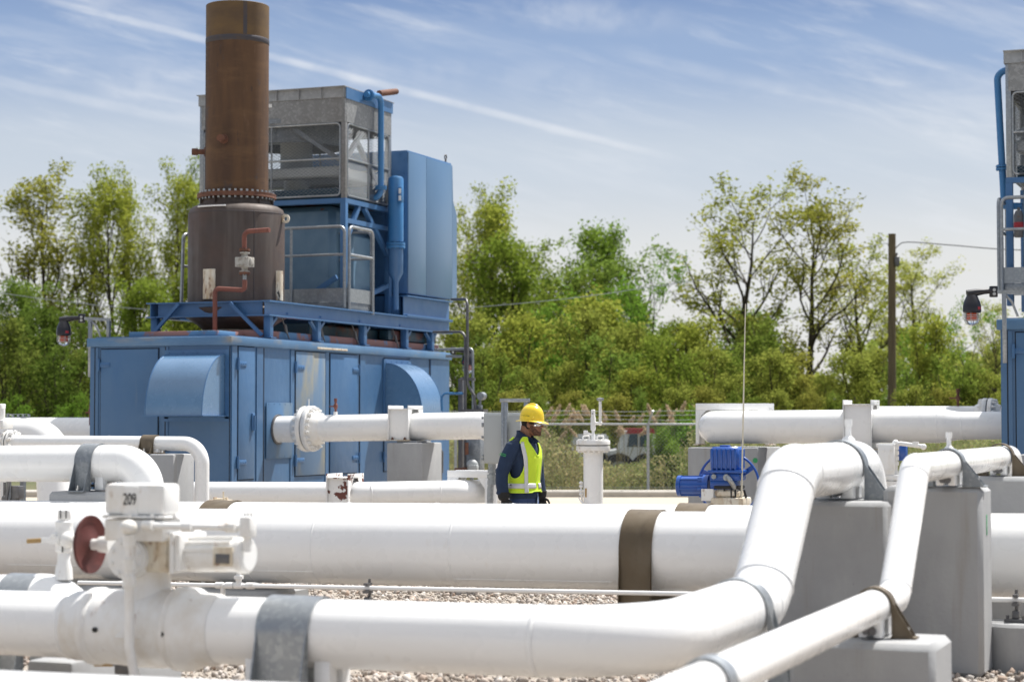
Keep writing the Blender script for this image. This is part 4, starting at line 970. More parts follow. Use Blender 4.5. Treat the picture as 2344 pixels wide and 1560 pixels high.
cd_ = Vector((X2, hitX(2290, 1040, X2).y, z2t)); zpd = z2t-r2-.062; strap(cd_, 'y', r2, zpd, .12, brownstrap, 'brown strap on the far end of the slim pipe', gus=.13)
mb = MB(); mb.box(X2-.62, X2+.75, cd_.y-.28, cd_.y+.3, 0, zpd, .035); mb.build('concrete_pier', conc, label='grey pier behind the tallest one, under the far end of the slim pipe', cat='concrete pier')

# ------------------------------------------------------------------ the two big headers across the middle
A3, B3 = xrun(1650, 1262, 15.2, 0, 1240); d3 = (A3-B3).normalized(); r3 = .305
t = thing('gas_pipe', 'thickest white header pipe across the whole middle of the yard', 'pipe', (A3.x, A3.y, 0))
mb = MB(); mb.tube([B3-d3*3, A3+d3*7], r3, 56); mb.build('pipe_run', white, t)
mb = MB()
for px in (598, 748, 1060): seam(mb, on(A3, B3, px), d3, r3, .012, .0045)
for px0, px1, an in ((598, 748, -38), (60, 590, -35), (1060, 1420, -48)):
    p = on(A3, B3, px0); q = on(A3, B3, px1); o = Vector((0, -math.cos(R_(an)), math.sin(R_(an))))*(r3+.0008); mb.bar(p+o, q+o, .008, .004)
build_split(mb, 'weld_seam', white, t)
q = on(A3, B3, 1481); strap(q, 'x', r3, .26, .26, brownstrap, 'wide brown strap over the thickest header pipe', gus=.05, saddle=False)
q0 = q; mb = MB(); mb.box(q.x-.22, q.x+.22, q.y-.45, q.y+.45, 0, .26, .03); mb.build('concrete_pier', conc, label='low pier under the wide brown strap', cat='concrete pier')
q = on(A3, B3, 600); mb = MB(); mb.box(q.x-.45, q.x+.24, q.y-.42, q.y+.42, 0, .33, .03); mb.build('concrete_pier', conc, label='low pier under the thickest pipe beside the numbered valve', cat='concrete pier')
q = on(A3, B3, 262); mb = MB(); mb.box(q.x-.1, q.x+.25, q.y-.40, q.y+.40, 0, .33, .03); mb.build('concrete_pier', conc, label='low pier under the thickest pipe behind the handwheel', cat='concrete pier')
A4, B4 = A3+Vector((0, 1.18, .0)), B3+Vector((0, 1.18, .012)); d4 = (A4-B4).normalized()
t = thing('gas_pipe', 'second white header pipe right behind the thickest one', 'pipe', (A4.x, A4.y, 0))
mb = MB(); mb.tube([B4-d4*3, A4+d4*1.6], r3, 48); mb.build('pipe_run', white, t)
mb = MB()
for px in (800, 1000, 1175): seam(mb, on(A4, B4, px), d4, r3, .012, .0045)
build_split(mb, 'weld_seam', white, t)
q = on(A4, B4, 1592); strap(q, 'x', r3, .26, .26, brownstrap, 'brown strap on the second header pipe near the blue actuator', gus=.05, saddle=False)
mb = MB(); mb.box(q.x-.2, q.x+.2, q.y-.4, q.y+.4, 0, .26, .03); mb.build('concrete_pier', conc, label='low pier behind, below the blue actuator strap', cat='concrete pier')
q = on(A4, B4, 512); strap(q, 'x', r3, .26, .28, brownstrap, 'weathered strap on the second header pipe left of centre', gus=.05, saddle=False)
mb = MB(); mb.box(q.x-.2, q.x+.2, q.y-.4, q.y+.4, 0, .26, .03); mb.build('concrete_pier', conc, label='low pier behind, below the weathered strap', cat='concrete pier')
q = at(505, 1148, 19.2); t = thing('capped_riser', 'rust stained round capped riser with a pin behind the weathered strap', 'pipe fitting', (q.x, q.y, 0))
mb = MB(); mb.cyl((q.x, q.y, 0), (q.x, q.y, q.z), .105, n=24); mb.build('riser', white2, t)
mb = MB(); mb.cyl((q.x, q.y, q.z), (q.x, q.y, q.z+.02), .115, n=24); mb.cyl((q.x, q.y, q.z+.02), (q.x, q.y, q.z+.035), .07, n=16); mb.cyl((q.x+.03, q.y, q.z+.03), (q.x+.03, q.y, q.z+.10), .008, n=8)
for k in (-.06, .06): mb.obox((q.x+k, q.y, q.z+.03), (.03, .03, .03), None, .004)
mb.build('cap_plate', oldwhite, t)

# conduit in front of the headers
Ac, Bc = xrun(1560, 1358, 15.0-.28, 250, 1334); dc = (Ac-Bc).normalized()
t = thing('conduit_pipe', 'thin white conduit running low in front of the thickest header', 'conduit', (Ac.x, Ac.y, 0))
mb = MB(); mb.tube([Bc-dc*.3, Ac+dc*5], .0175, 12); mb.build('conduit_run', white, t)
mb = MB()
for px in (505, 528, 548, 575): q = on(Ac, Bc, px); mb.cyl(q-dc*.035, q+dc*.035, .027, n=12)
q = on(Ac, Bc, 548); mb.lathe([(.025, 0), (.025, .05), (.04, .055), (.04, .08), (.02, .085), (.018, .13), (.035, .13), (.035, .16)], q, n=12); q = on(Ac, Bc, 512); mb.cyl(q, q-Vector((0, 0, .3)), .02, n=10)
mb.build('coupling', white2, t)
def stand(px, top, label, rr):
    q = on(Ac, Bc, px); t = thing('conduit_stand', label, 'pipe stand', (q.x, q.y, top))
    mb = MB(); mb.cyl((q.x, q.y+.03, top+.01), (q.x, q.y+.03, q.z+.07), .012, n=8); mb.obox((q.x, q.y, q.z+.03), (.035, .09, .02)); mb.obox((q.x, q.y, q.z-.03), (.05, .09, .02)); mb.build('clamp_rod', greydk, t)
    mb = MB(); mb.obox((q.x, q.y, top+.012), (.15, .12, .024), None, .004)
    for e in (-.055, .055): mb.cyl((q.x+e, q.y-.03, top+.02), (q.x+e, q.y-.03, top+.05), .012, n=6)
    mb.obox((q.x, q.y, top+.05), (.05, .06, .06), None, .006); mb.build('stand_base', greydk, t)
    mb = MB(); mb.lathe([(rr, 0), (rr, top-.02), (rr-.02, top), (0, top)], (q.x, q.y, 0), n=36); mb.build('concrete_footing', conc, label=label.split(' carrying')[0].replace('dark stand', 'round concrete footing under the stand'), cat='concrete pier')
stand(843, .262, 'dark stand carrying the thin conduit at mid yard', .12)
q = on(Ac, Bc, 2322); stand(2322, .33, 'dark stand at the right edge carrying the thin conduit', .22)

# ------------------------------------------------------------------ small stop valve on a short pipe end at left
qa = at(-60, 1395, 12.3); qb = hitY(168, 1380, qa.y); rs_ = .185
t = thing('gas_pipe', 'short white pipe end turning down behind the handwheel at left', 'pipe', (qb.x, qb.y, 0))
mb = MB(); mb.tube(bend([qa-Vector((1.5, 0, .05)), Vector((qb.x, qb.y, qb.z)), Vector((qb.x, qb.y, .03))], .22, 12), rs_, 40); mb.build('pipe_run', white, t)
q = hitY(62, 1388, qa.y); strap(Vector((q.x, q.y, qa.z+(qb.z-qa.z)*.55)), 'x', rs_, .10, .22, gal, 'galvanised strap at the left edge on the short pipe end', gus=.1, saddle=False)
mb = MB(); mb.box(q.x-.35, q.x+.35, q.y-.4, q.y+.4, 0, .10, .02); mb.build('concrete_pier', conc, label='pier under the short pipe end at left', cat='concrete pier')
vq = hitY(146, 1310, qa.y); vq = Vector((vq.x, vq.y, 0)); vz = lambda py: hitY(146, py, qa.y).z
t = thing('stop_valve', 'small white stop valve with tan lever handle standing on the short pipe end', 'valve', (vq.x, vq.y, qb.z))
mb = MB(); mb.lathe([(.055, vz(1325)), (.05, vz(1300)), (.038, vz(1285)), (.038, vz(1264)), (.05, vz(1260)), (.05, vz(1245)), (.058, vz(1240)), (.058, vz(1215)), (.05, vz(1205)), (.052, vz(1200)), (.052, vz(1193)), (.034, vz(1190)), (.04, vz(1187)), (.04, vz(1167)), (.0, vz(1166))], vq, n=20); mb.build('valve_body', white2, t)
mb = MB(); q = hitY(132, 1235, qa.y-.06); mb.ell(q+Vector((.05, .03, 0)), .05, .05, .05); mb.obox(q+Vector((-.02, 0, 0)), (.07, .03, .05), None, .008); mb.obox(q+Vector((-.02, 0, .025)), (.03, .05, .03), None, .005); mb.build('bonnet', white2, t)
h0 = hitY(122, 1234, qa.y-.06); h1 = hitY(62, 1238, qa.y-.06); mb = MB(); mb.bar(h0, h0+(h1-h0)*.45, .012, .03, c=.003); lv = mb.build('lever', white2, t)
mb = MB(); mb.bar(h0+(h1-h0)*.45, h1, .02, .028, c=.006); mb.build('lever_grip', tan, lv)
mb = MB(); 
for py, dx in ((1176, -.015), (1176, .025), (1254, 0)): q = hitY(143, py, qa.y-.052); mb.obox(q+Vector((dx, 0, 0)), (.008, .004, .05), None, .001)
mb.build('label_marks', ink, t)
# low lever valve beneath the numbered valve
q = hitY(285, 1530, V0.y+.25); t = thing('drain_valve', 'small dark drain valve with tan lever under the numbered valve', 'valve', (q.x, q.y, 0))
mb = MB(); mb.cyl((q.x, q.y, 0), (q.x, q.y, q.z+.02), .03, n=14); mb.obox((q.x, q.y, q.z), (.10, .06, .06), None, .01); mb.bar(q, hitY(258, 1518, V0.y+.22), .03, .012); mb.build('valve_body', greydk, t)
mb = MB(); mb.bar(hitY(260, 1519, V0.y+.22), hitY(216, 1519, V0.y+.2), .03, .024, c=.006); mb.build('lever_grip', tan, t)
for i, (p0, p1, D_) in enumerate(((60, 165, 11.2), (175, 300, 11.9))):
    a = at(p0, 1497, D_); b = hitY(p1, 1497, a.y); mb = MB(); mb.box(a.x, b.x, a.y, a.y+.6, 0, a.z-.03, .025)
    mb.build('concrete_pier', conc, label=('concrete pier low at left, under the nearest pipe', 'concrete pier low under the numbered valve')[i], cat='concrete pier')

# ------------------------------------------------------------------ left group behind the headers
A5, B5 = xrun(330, 1060, 18.75, 0, 1060.5); d5 = (A5-B5).normalized(); r5 = .175
E5 = A5; E5 = on(A5, B5, 334)
t = thing('gas_pipe', 'thick white pipe at left turning down behind box 209', 'pipe', (E5.x, E5.y, 0))
mb = MB(); mb.tube(bend([B5-d5*2, E5, Vector((E5.x, E5.y, .03))], .26, 12), r5, 40); mb.build('pipe_run', white, t)
mb = MB(); seam(mb, on(A5, B5, 250), d5, r5, .01, .003); build_split(mb, 'weld_seam', white, t)
q5 = on(A5, B5, 214); zp5 = q5.z-r5-.085; strap(q5, 'x', r5, zp5, .18, galdk, 'dark galvanised strap on the thick pipe at left', gus=.1, sadoff=-1)
pq = at(60, 1126, 18.45); mb = MB(); mb.box(pq.x, pq.x+.98, q5.y-.30, q5.y+.32, 0, zp5, .03); mb.build('concrete_pier', conc, label='broad pier under the thick pipe at left', cat='concrete pier')
A6, B6 = xrun(440, 1015, 21.5, 30, 1011.5); d6 = (A6-B6).normalized(); r6 = .078; E6 = on(A6, B6, 463)
t = thing('gas_pipe', 'slim white pipe at left turning down in front of the blue enclosure', 'pipe', (E6.x, E6.y, 0))
mb = MB(); mb.tube(bend([on(A6, B6, 34), E6, Vector((E6.x, E6.y, .03))], .22, 12), r6, 28); mb.build('pipe_run', white, t)
fp = on(A6, B6, 24); mb = MB(); seam(mb, on(A6, B6, 250), d6, r6, .008, .003); build_split(mb, 'weld_seam', white, t)
flangepair(t, fp, d6, r6, .135, .035, 10, white2)
q6 = on(A6, B6, 345); zp6 = q6.z-r6-.035; strap(q6, 'x', r6, zp6, .17, brownstrap, 'brown strap on the slim pipe in front of the blue enclosure', gus=.06, sadoff=-.6)
mb = MB(); a = hitY(340, 1043, q6.y-.2); b = hitY(397, 1043, q6.y-.2); mb.box(a.x, b.x, q6.y-.2, q6.y+.25, 0, zp6, .02); mb.build('concrete_pier', conc, label='narrow cracked pier in front of the blue enclosure corner', cat='concrete pier')
q = on(A6, B6, 2); t = thing('gate_valve', 'white valve lettered 01 at the left edge', 'valve', (q.x, q.y, 0))
mb = MB(); mb.obox((q.x, q.y, q.z), (.16, .2, .2), None, .02); mb.cyl((q.x, q.y, .0), (q.x, q.y, q.z-.09), .06, n=16); mb.obox((q.x+.01, q.y, q.z+.20), (.17, .2, .10), None, .015); vb_ = mb.build('valve_body', white2, t)
mb = MB(); mb.cyl((q.x, q.y, q.z+.24), (q.x, q.y, q.z+.38), .045, n=14); mb.obox((q.x-.02, q.y, q.z+.40), (.1, .1, .06), None, .01); mb.build('valve_stem', white2, t)
text_mesh('number_marking', '01', .085, ink, vb_, Matrix.Translation(Vector((q.x+.03, q.y-.1015, q.z-.015))-wloc(t)) @ Matrix.Rotation(R_(90), 4, 'X') @ Matrix.Diagonal((.62, 1, 1, 1)))
# clutter under the left pipe
q = at(34, 1130, 20.2); t = thing('valve_actuator', 'small brown and grey valve gear under the thick pipe at left', 'valve', (q.x, q.y, 0))
mb = MB(); mb.cyl((q.x, q.y, 0), (q.x, q.y, q.z-.04), .05, n=14); mb.obox((q.x+.03, q.y, q.z+.02), (.10, .1, .13), None, .01); mb.build('valve_body', greydk, t)
mb = MB(); mb.cyl((q.x-.09, q.y-.05, q.z-.02), (q.x-.09, q.y-.05, q.z+.12), .014, n=10); mb.bar((q.x-.05, q.y-.08, q.z-.08), (q.x-.03, q.y-.06, q.z+.13), .02, .03); mb.ell((q.x-.09, q.y-.05, q.z-.05), .03, .03, .04); mb.build('stem', greydk, t)
A7_, B7_ = xrun(60, 998, 27, 0, 996.5); 
E = on(A7_, B7_, 118)
t = thing('gas_pipe', 'white pipe far left curving down under a channel rail', 'pipe', (E.x, E.y, 0))
mb = MB(); mb.tube(bend([B7_-Vector((3, 0, 0)), Vector((E.x, E.y, B7_.z)), Vector((E.x+.25, E.y-.2, .03))], .36, 12), .235, 32); mb.build('pipe_run', white, t)
mb = MB(); seam(mb, on(A7_, B7_, 66), (1, 0, 0), .235, .01, .004); build_split(mb, 'weld_seam', white, t)
a = at(-30, 954.5, 27.6); b = at(66, 955, 27.6); mb = MB(); mb.bar(a, b, .04, .012); mb.bar(a+Vector((0, 0, .045)), b+Vector((0, 0, .045)), .04, .008)
for k in range(9): q = a+(b-a)*(k/8); mb.bar(q-Vector((0, 0, .0)), q+Vector((0, 0, .045)), .03, .03)
mb.bar(a+Vector((.3, .1, -.05)), (a.x+.3, a.y+.1, 0), .05, .05); mb.bar(b+Vector((-.1, .02, .02)), (b.x-.1, b.y+.02, 0), .06, .06)
mb.build('channel_rail', galdk, label='slotted dark channel rail above the far left pipe', cat='rail')
A8_, B8_ = xrun(205, 990, 32.5, 90, 990); mb = MB(); mb.tube([A8_+Vector((2.5, 0, 0)), B8_-Vector((6, 0, 0))], .25, 32); mb.build('gas_pipe', white, label='white pipe far left passing behind the blue enclosure', cat='pipe')
for (px, py0, py1, D_) in ((207, 920, 958, 31.5), (2258-60, 0, 0, 0)):
    if not D_: continue
    a = at(px, py1, D_); t = thing('vent_valve', 'small dark red vent valve left of the blue enclosure', 'valve', a)
    mb = MB(); mb.cyl(a-Vector((0, 0, .1)), a+Vector((0, 0, .22)), .022, n=10); mb.ell(a+Vector((0, 0, .12)), .035, .035, .06); mb.bar(a+Vector((-.09, 0, .10)), a+Vector((0, 0, .10)), .02, .02); mb.build('valve_body', redpipe, t)

# ------------------------------------------------------------------ flanged pipe out of the enclosure
p0 = hitX(626, 982.5, U.x-.05); p1 = hitY(1068, 974, p0.y); d8 = (p1-p0).normalized(); r8 = .20
E8 = p0+d8*((hitY(1150, 974, p0.y).x-p0.x)/d8.x)
t = thing('gas_pipe', 'white pipe with a bolted flange coming out of the blue enclosure', 'pipe', (p1.x, p1.y, 0))
mb = MB(); mb.tube(bend([p0, E8, Vector((E8.x, E8.y, .03))], .36, 12), r8, 40); mb.build('pipe_run', white, t)
mb = MB(); seam(mb, on(p0, p1, 733), d8, r8, .010, .003); seam(mb, on(p0, p1, 1068), d8, r8, .010, .003); build_split(mb, 'weld_seam', white, t)
qf = on(p0, p1, 708); flangepair(t, qf, d8, r8, .345, .085, 20, white2, .016)
mb = MB(); mb.lathe([(r8-.004, -.015), (r8+.03, -.012), (r8+.03, .012), (r8, .015)], Vector((U.x+.035, p0.y, p0.z)), (1, 0, 0), 32); mb.build('pipe_collar', greydk, t)
mb = MB(); q = qf+Vector((0, -.02, .34)); mb.cyl(q, q+Vector((0, 0, .11)), .010, n=8); mb.build('flange_pin', white, t)
qv = on(p0, p1, 768); mb = MB(); z = qv.z+r8; mb.cyl((qv.x, qv.y, z-.02), (qv.x, qv.y, z+.05), .03, n=12); mb.build('weldolet', white, t)
t2 = thing('vent_valve', 'small rusty vent valve on top of the flanged pipe', 'valve', (qv.x, qv.y, z+.05))
mb = MB(); mb.cyl((qv.x, qv.y, z+.05), (qv.x, qv.y, z+.23), .018, n=10); mb.ell((qv.x, qv.y, z+.13), .032, .032, .055); mb.cyl((qv.x, qv.y, z+.20), (qv.x, qv.y, z+.25), .024, n=10); mb.bar((qv.x-.10, qv.y, z+.13), (qv.x, qv.y, z+.13), .02, .02); mb.build('valve_body', redpipe, t2)
q8 = on(p0, p1, 928); zp8 = hitY(930, 1013, q8.y-.3).z
bracket(q8, 'x', r8, zp8+.03, .33, 'white bracket holding the flanged pipe on the square concrete pier')
a = hitY(885, 1014, q8.y-.36); b = hitY(962, 1014, q8.y-.36); mb = MB(); mb.box(a.x, b.x+.03, q8.y-.36, q8.y+.38, 0, zp8, .02); mb.box(a.x+.12, b.x-.1, q8.y-.26, q8.y+.26, zp8+.001, zp8+.029); mb.build('concrete_pier', conc, label='square concrete pier in front of the blue enclosure', cat='concrete pier')

# low pipe curving away with two brackets
A9, B9 = xrun(800, 1131, 24.2, 400, 1129); d9 = (A9-B9).normalized(); r9 = .15
K = on(A9, B9, 812); yv = 1.15
e1 = at(1060, 1124, 24.6); e1.z = K.z+.01
e2 = e1+Vector((.62, .55, 0)); 
t = thing('gas_pipe', 'low white pipe curving away through two brackets in front of the enclosure', 'pipe', (K.x, K.y, 0))
mb = MB(); mb.tube(bend([on(A9, B9, 330), K, e1, e1+Vector((.2, .85, 0)), e1+Vector((.2, .85, -.75))], [.8, .4, .2], 12), r9, 36); mb.build('pipe_run', white, t)
mb = MB(); dk = (e1-K).normalized(); seam(mb, K+dk*.18, dk, r9, .010, .003); seam(mb, K+dk*1.05, dk, r9, .010, .003); build_split(mb, 'weld_seam', white, t)
bracket(on(A9, B9, 790), 'x', r9, .25, .30, 'white bracket with chipped rusty paint on the low pipe', mat=whiterust, gap=.05)
q = on(A9, B9, 790); mb = MB(); mb.box(q.x-.25, q.x+.25, q.y-.35, q.y+.35, 0, .25, .02); mb.build('concrete_pier', conc, label='pier under the chipped white bracket', cat='concrete pier')
eb = e1+Vector((.05, .18, .0)); bracket(eb, 'y', r9+.06, .25, .28, 'wide white bracket where the low pipe turns away', gap=-.03, h=.16)
mb = MB(); mb.box(eb.x-.4, eb.x+.4, eb.y-.3, eb.y+.3, 0, .25, .02); mb.build('concrete_pier', conc, label='pier under the wide white bracket', cat='concrete pier')

# ------------------------------------------------------------------ right: reducer pipe on the far piers
Aq, Bq = xrun(1700, 977, 27.0, 2344, 973); da = (Bq-Aq).normalized(); ra = .222
Ea = on(Aq, Bq, 1638)
t = thing('gas_pipe', 'thick white pipe at right narrowing through a reducer towards the right unit', 'pipe', (Aq.x, Aq.y, 0))
mb = MB(); R0 = on(Aq, Bq, 2150); R1 = on(Aq, Bq, 2205)
pts = bend([Ea+Vector((-.05, 2.2, 0)), on(Aq, Bq, 1619), R0], .36, 12); pts = pts+[R0+(R1-R0)*k for k in (.25, .5, .75)]+[R1, Bq+da*2.5]
rr = [ra]*(len(pts)-6)+[ra, ra-.006, ra-.022, ra-.036, ra-.042, ra-.042]; rr = rr[:len(pts)]
mb.tube(pts, rr, 40); mb.build('pipe_run', white, t)
mb = MB(); seam(mb, on(Aq, Bq, 1707), da, ra, .01, .003); seam(mb, R0, da, ra, .01, .004); seam(mb, R1, da, ra-.042, .01, .004); build_split(mb, 'weld_seam', white, t)
qb_ = on(Aq, Bq, 1972); bracket(qb_, 'x', ra, hitY(1950, 1030, qb_.y).z, .38, 'white bracket on the reducer pipe between pole and pier', gap=.06, h=.12)
mb = MB(); mb.box(qb_.x-.4, qb_.x+.4, qb_.y-.4, qb_.y+.4, 0, hitY(1950, 1030, qb_.y).z, .02); mb.build('concrete_pier', conc, label='pier under the reducer pipe bracket', cat='concrete pier')
zq = Aq.z-ra-.05; a = hitY(1574, 1018, Aq.y-.42); b = hitY(1735, 1018, Aq.y-.42)
mb = MB(); mb.box(a.x, b.x, Aq.y-.42, Aq.y+.9, 0, zq, .02); pr9 = mb.build('concrete_pier', conc, label='large rust streaked pier behind the blue actuator', cat='concrete pier')
mb = MB(); q = hitY(1729, 1053, Aq.y-.42); mb.lathe([(.0, -.004), (.034, -.004), (.034, .0)], (q.x, q.y-.001, q.z), (0, 1, 0), 24); mb.build('sticker', green, pr9)
eb2 = hitY(1682, 950, Aq.y+.55); eb2 = Vector((eb2.x, Aq.y+.55, Aq.z)); bracket(eb2, 'y', .45, zq+.02, .30, 'wide white bracket over the end bend of the reducer pipe', gap=-.22, h=.17)
# second pipe with flange behind, with small rusty valve
A10, B10 = xrun(2262, 950, 29.5, 2180, 952); t = thing('gas_pipe', 'white pipe with bolted flange entering the right unit', 'pipe', (A10.x, A10.y, 0))
mb = MB(); mb.tube([B10-Vector((.9, 0, 0)), B10+Vector((2.4, 0, 0))], .15, 28, caps=True); mb.build('pipe_run', white, t); flangepair(t, A10, (1, 0, 0), .15, .255, .075, 16, white2, .016)
mb = MB(); mb.tube(bend([B10-Vector((.8, 0, 0)), B10-Vector((1.3, 0, 0)), (B10.x-1.3, B10.y, 0)], .22, 8), .15, 24); mb.build('down_pipe', white, t)
q = hitY(2193, 938, B10.y); t = thing('vent_valve', 'small rusty vent valve with red handle on the pipe of the right unit', 'valve', (q.x, q.y, B10.z+.14))
zb_ = B10.z+.14; mb = MB(); mb.cyl((q.x, q.y, zb_), (q.x, q.y, zb_+.25), .018, n=10); mb.ell((q.x, q.y, zb_+.13), .032, .032, .06); mb.cyl((q.x, q.y, zb_+.2), (q.x, q.y, zb_+.27), .026, n=8); mb.build('valve_body', rustst, t)
mb = MB(); mb.bar((q.x-.13, q.y, zb_+.13), (q.x-.02, q.y, zb_+.13), .02, .02); mb.build('handle', redpipe, t)
a = at(2329, 1040, 21); mb = MB(); mb.box(a.x, a.x+.9, a.y, a.y+.6, 0, a.z, .02); mb.build('concrete_pier', conc, label='small pier at the right edge in front of the right unit', cat='concrete pier')

# white valve with actuator between the two climbing pipes
q = at(2040, 1100, 19.5); t = thing('valve_actuator', 'white valve actuator seen between the two climbing pipes', 'valve', (q.x, q.y, 0))
qz = lambda px, py, o=0: hitY(px, py, q.y+o)
mb = MB(); mb.cyl((q.x, q.y, 0), (q.x, q.y, q.z), .12, n=20); mb.obox(qz(2032, 1052), (.16, .18, .30), None, .012); mb.obox(qz(2030, 1018), (.18, .16, .03), None, .005); mb.obox(qz(2036, 1092), (.22, .2, .05), None, .008)
for px, py in ((2022, 1030), (2040, 1030), (2022, 1075), (2040, 1075)): c = qz(px, py, -.09); mb.cyl(c, c-Vector((0, .014, 0)), .012, n=6)
mb.build('valve_body', white2, t)
mb = MB(); mb.tube(bend([qz(2050, 1100), qz(2050, 1013), qz(2112, 1021)], .05, 6), .022, 12); mb.ell(qz(2050, 1013), .032, .032, .032); mb.cyl(qz(2096, 1010), qz(2096, 1022), .03, n=10); mb.ell(qz(2114, 1022), .03, .03, .03)
for py in (1024, 1036, 1048, 1060): c = qz(2050, py); mb.cyl(c-Vector((0, 0, .02)), c+Vector((0, 0, .02)), .034, n=10)
mb.build('conduit', white2, t)
mb = MB(); mb.obox(qz(2062, 1035, .1), (.12, .1, .16), None, .01); mb.build('control_head', actblue, t)

# ------------------------------------------------------------------ blue actuator on its stained valve
c = at(1660, 1090, 20.6); yv = c.y
def af(px, py, o=0.0): return hitY(px, py, yv+o)
t = thing('electric_actuator', 'bright blue electric valve actuator with handwheel on a black stained valve top', 'valve actuator', (c.x, c.y, 0))
def abox(mb, px0, px1, py0, py1, o, dep, ch=.008):
    a = af(px0, py0, o); b = af(px1, py1, o); mb.box(a.x, b.x, a.y, a.y+dep, b.z, a.z, ch)
mb = MB(); abox(mb, 1624, 1691, 1022, 1078, -.13, .28, .03)
for k in range(6): px = 1630+k*10.5; abox(mb, px-2.2, px+2.2, 1026, 1077, -.142, .02, .005)
abox(mb, 1647, 1667, 1018, 1024, -.05, .1, .008); mb.build('cover', actblue, t)
mb = MB(); abox(mb, 1619, 1697, 1075, 1083, -.16, .34, .008); abox(mb, 1624, 1692, 1083, 1100, -.14, .28, .01); abox(mb, 1624, 1680, 1096, 1122, -.12, .26, .02)
mb.build('gear_case', actblue, t)
mb = MB(); m0 = af(1625, 1111, 0); m1 = af(1553, 1111, 0)
mb.tube([m0, af(1612, 1111), af(1612, 1111)-Vector((.002, 0, 0)), af(1562, 1111), af(1561, 1111), m1, m1-Vector((.02, 0, 0))], [.115, .115, .095, .095, .108, .108, .05], 24)
for k in range(6): a_ = k*math.pi/3+.3; d = Vector((0, math.cos(a_), math.sin(a_)))*.10; mb.cyl(af(1612, 1111)+d, m1+d, .009, n=6); mb.obox(af(1607, 1111)+d, (.05, .04, .04), None, .006)
mb.build('motor', actblue, t)
hwc = af(1668, 1108, .10); hr = hitY(1737, 1100, yv+.10).x-hwc.x
mb = MB(); axw = Vector((.0, 1, 0)); mb.tube([hwc+Vector((math.cos(a_)*hr, 0, math.sin(a_)*hr)) for a_ in [i*2*math.pi/48 for i in range(48)]], .013, 10, closed=True)
for a_ in (35, 155, 275): a_ = R_(a_); mb.bar(hwc, hwc+Vector((math.cos(a_)*hr, 0, math.sin(a_)*hr)), .014, .05)
mb.cyl(hwc-Vector((0, .12, 0)), hwc+Vector((0, .03, 0)), .05, n=16); mb.build('handwheel', actblue, t)
mb = MB(); mb.tube(bend([af(1666, 1092, -.145), af(1666, 1092, -.19), af(1672, 1100, -.20), af(1686, 1122, -.10)], .03, 5), .026, 14); q = af(1664, 1092, -.15); mb.cyl(q, q-Vector((0, .03, 0)), .034, n=16); q = af(1635, 1090, -.142); mb.cyl(q, q-Vector((0, .025, 0)), .026, n=8); build_split(mb, 'cable_gland', gal, t)
mb = MB(); abox(mb, 1634, 1690, 1118, 1140, -.14, .26, .03); abox(mb, 1626, 1702, 1138, 1170, -.17, .34, .02); mb.cyl((c.x, c.y, 0), (c.x, c.y, af(1660, 1170).z), .16, n=28); mb.prism([af(1642, 1112, -.1), af(1661, 1104, -.1), af(1684, 1112, -.1)], (0, .16, 0)); mb.build('valve_top', oldwhite, t)
mb = MB(); abox(mb, 1634, 1690, 1111, 1119, -.146, .27, .006); abox(mb, 1672, 1675, 1118, 1142, -.146, .01, .002); abox(mb, 1681, 1685, 1118, 1152, -.146, .01, .002); abox(mb, 1656, 1660, 1118, 1123, -.146, .01, .002); mb.build('tar_sealant', black, t)
mb = MB(); abox(mb, 1605, 1633, 1118, 1146, -.15, .02, .004)
for px, py in ((1609, 1122), (1629, 1122), (1609, 1142), (1629, 1142)): q = af(px, py, -.15); mb.cyl(q, q-Vector((0, .008, 0)), .012, n=10)
mb.build('blank_plate', white2, t)
mb = MB(); mb.bar(af(1703, 1120, -.05), af(1708, 1139, -.05), .02, .025, c=.008); mb.build('lever_grip', black, t)
a0_ = af(1697, 1158, -.12); a1_ = hitY(1706.5, 695, yv-.12); mb = MB(); mb.tube([a0_, a0_+(a1_-a0_)*.5, a1_], [.010, .008, .0045], 8)
mb.build('whip_rod', M('pale_rod', (.62, .58, .46), .5), label='long thin pale rod rising beside the blue actuator', cat='rod')

# ------------------------------------------------------------------ white standpipe
c = at(1358, 1100, 26.5); ys = c.y
t = thing('standpipe', 'white flanged standpipe with a small valve tree on top by the road', 'vessel', (c.x, c.y, 0)); zz = lambda py: hitY(1358, py, ys).z
O = Vector((c.x, c.y, 0))
mb = MB(); mb.lathe([(.131, .0), (.131, zz(1034)), (.131, zz(1033))], O, n=36); mb.build('shell', white, t)
mb = MB(); mb.lathe([(.13, zz(1032)), (.222, zz(1031)), (.226, zz(1029.5)), (.226, zz(1020.5)), (.21, zz(1019.5))], O, n=44); mb.lathe([(.21, zz(1017.8)), (.226, zz(1017)), (.226, zz(1008)), (.222, zz(1007)), (.0, zz(1006.5))], O, n=44)
for k in range(16): a_ = k*math.pi/8; p = O+Vector((.185*math.cos(a_), .185*math.sin(a_), 0)); mb.cyl(p+Vector((0, 0, zz(1035))), p+Vector((0, 0, zz(1031))), .022, n=6); mb.cyl(p+Vector((0, 0, zz(1007))), p+Vector((0, 0, zz(1004))), .022, n=6)
mb.build('blind_flange', white2, t)
mb = MB(); mb.cyl(O+Vector((0, 0, zz(1018))), O+Vector((0, 0, zz(1019.6))), .205, n=36); mb.build('gasket', gasket, t)
mb = MB()
for e in (-.10, .10): mb.tube(bend([O+Vector((e-.045, 0, zz(1007))), O+Vector((e-.045, 0, zz(997))), O+Vector((e+.045, 0, zz(997))), O+Vector((e+.045, 0, zz(1007)))], .02, 4), .011, 8)
build_split(mb, 'lifting_handle', white2, t)
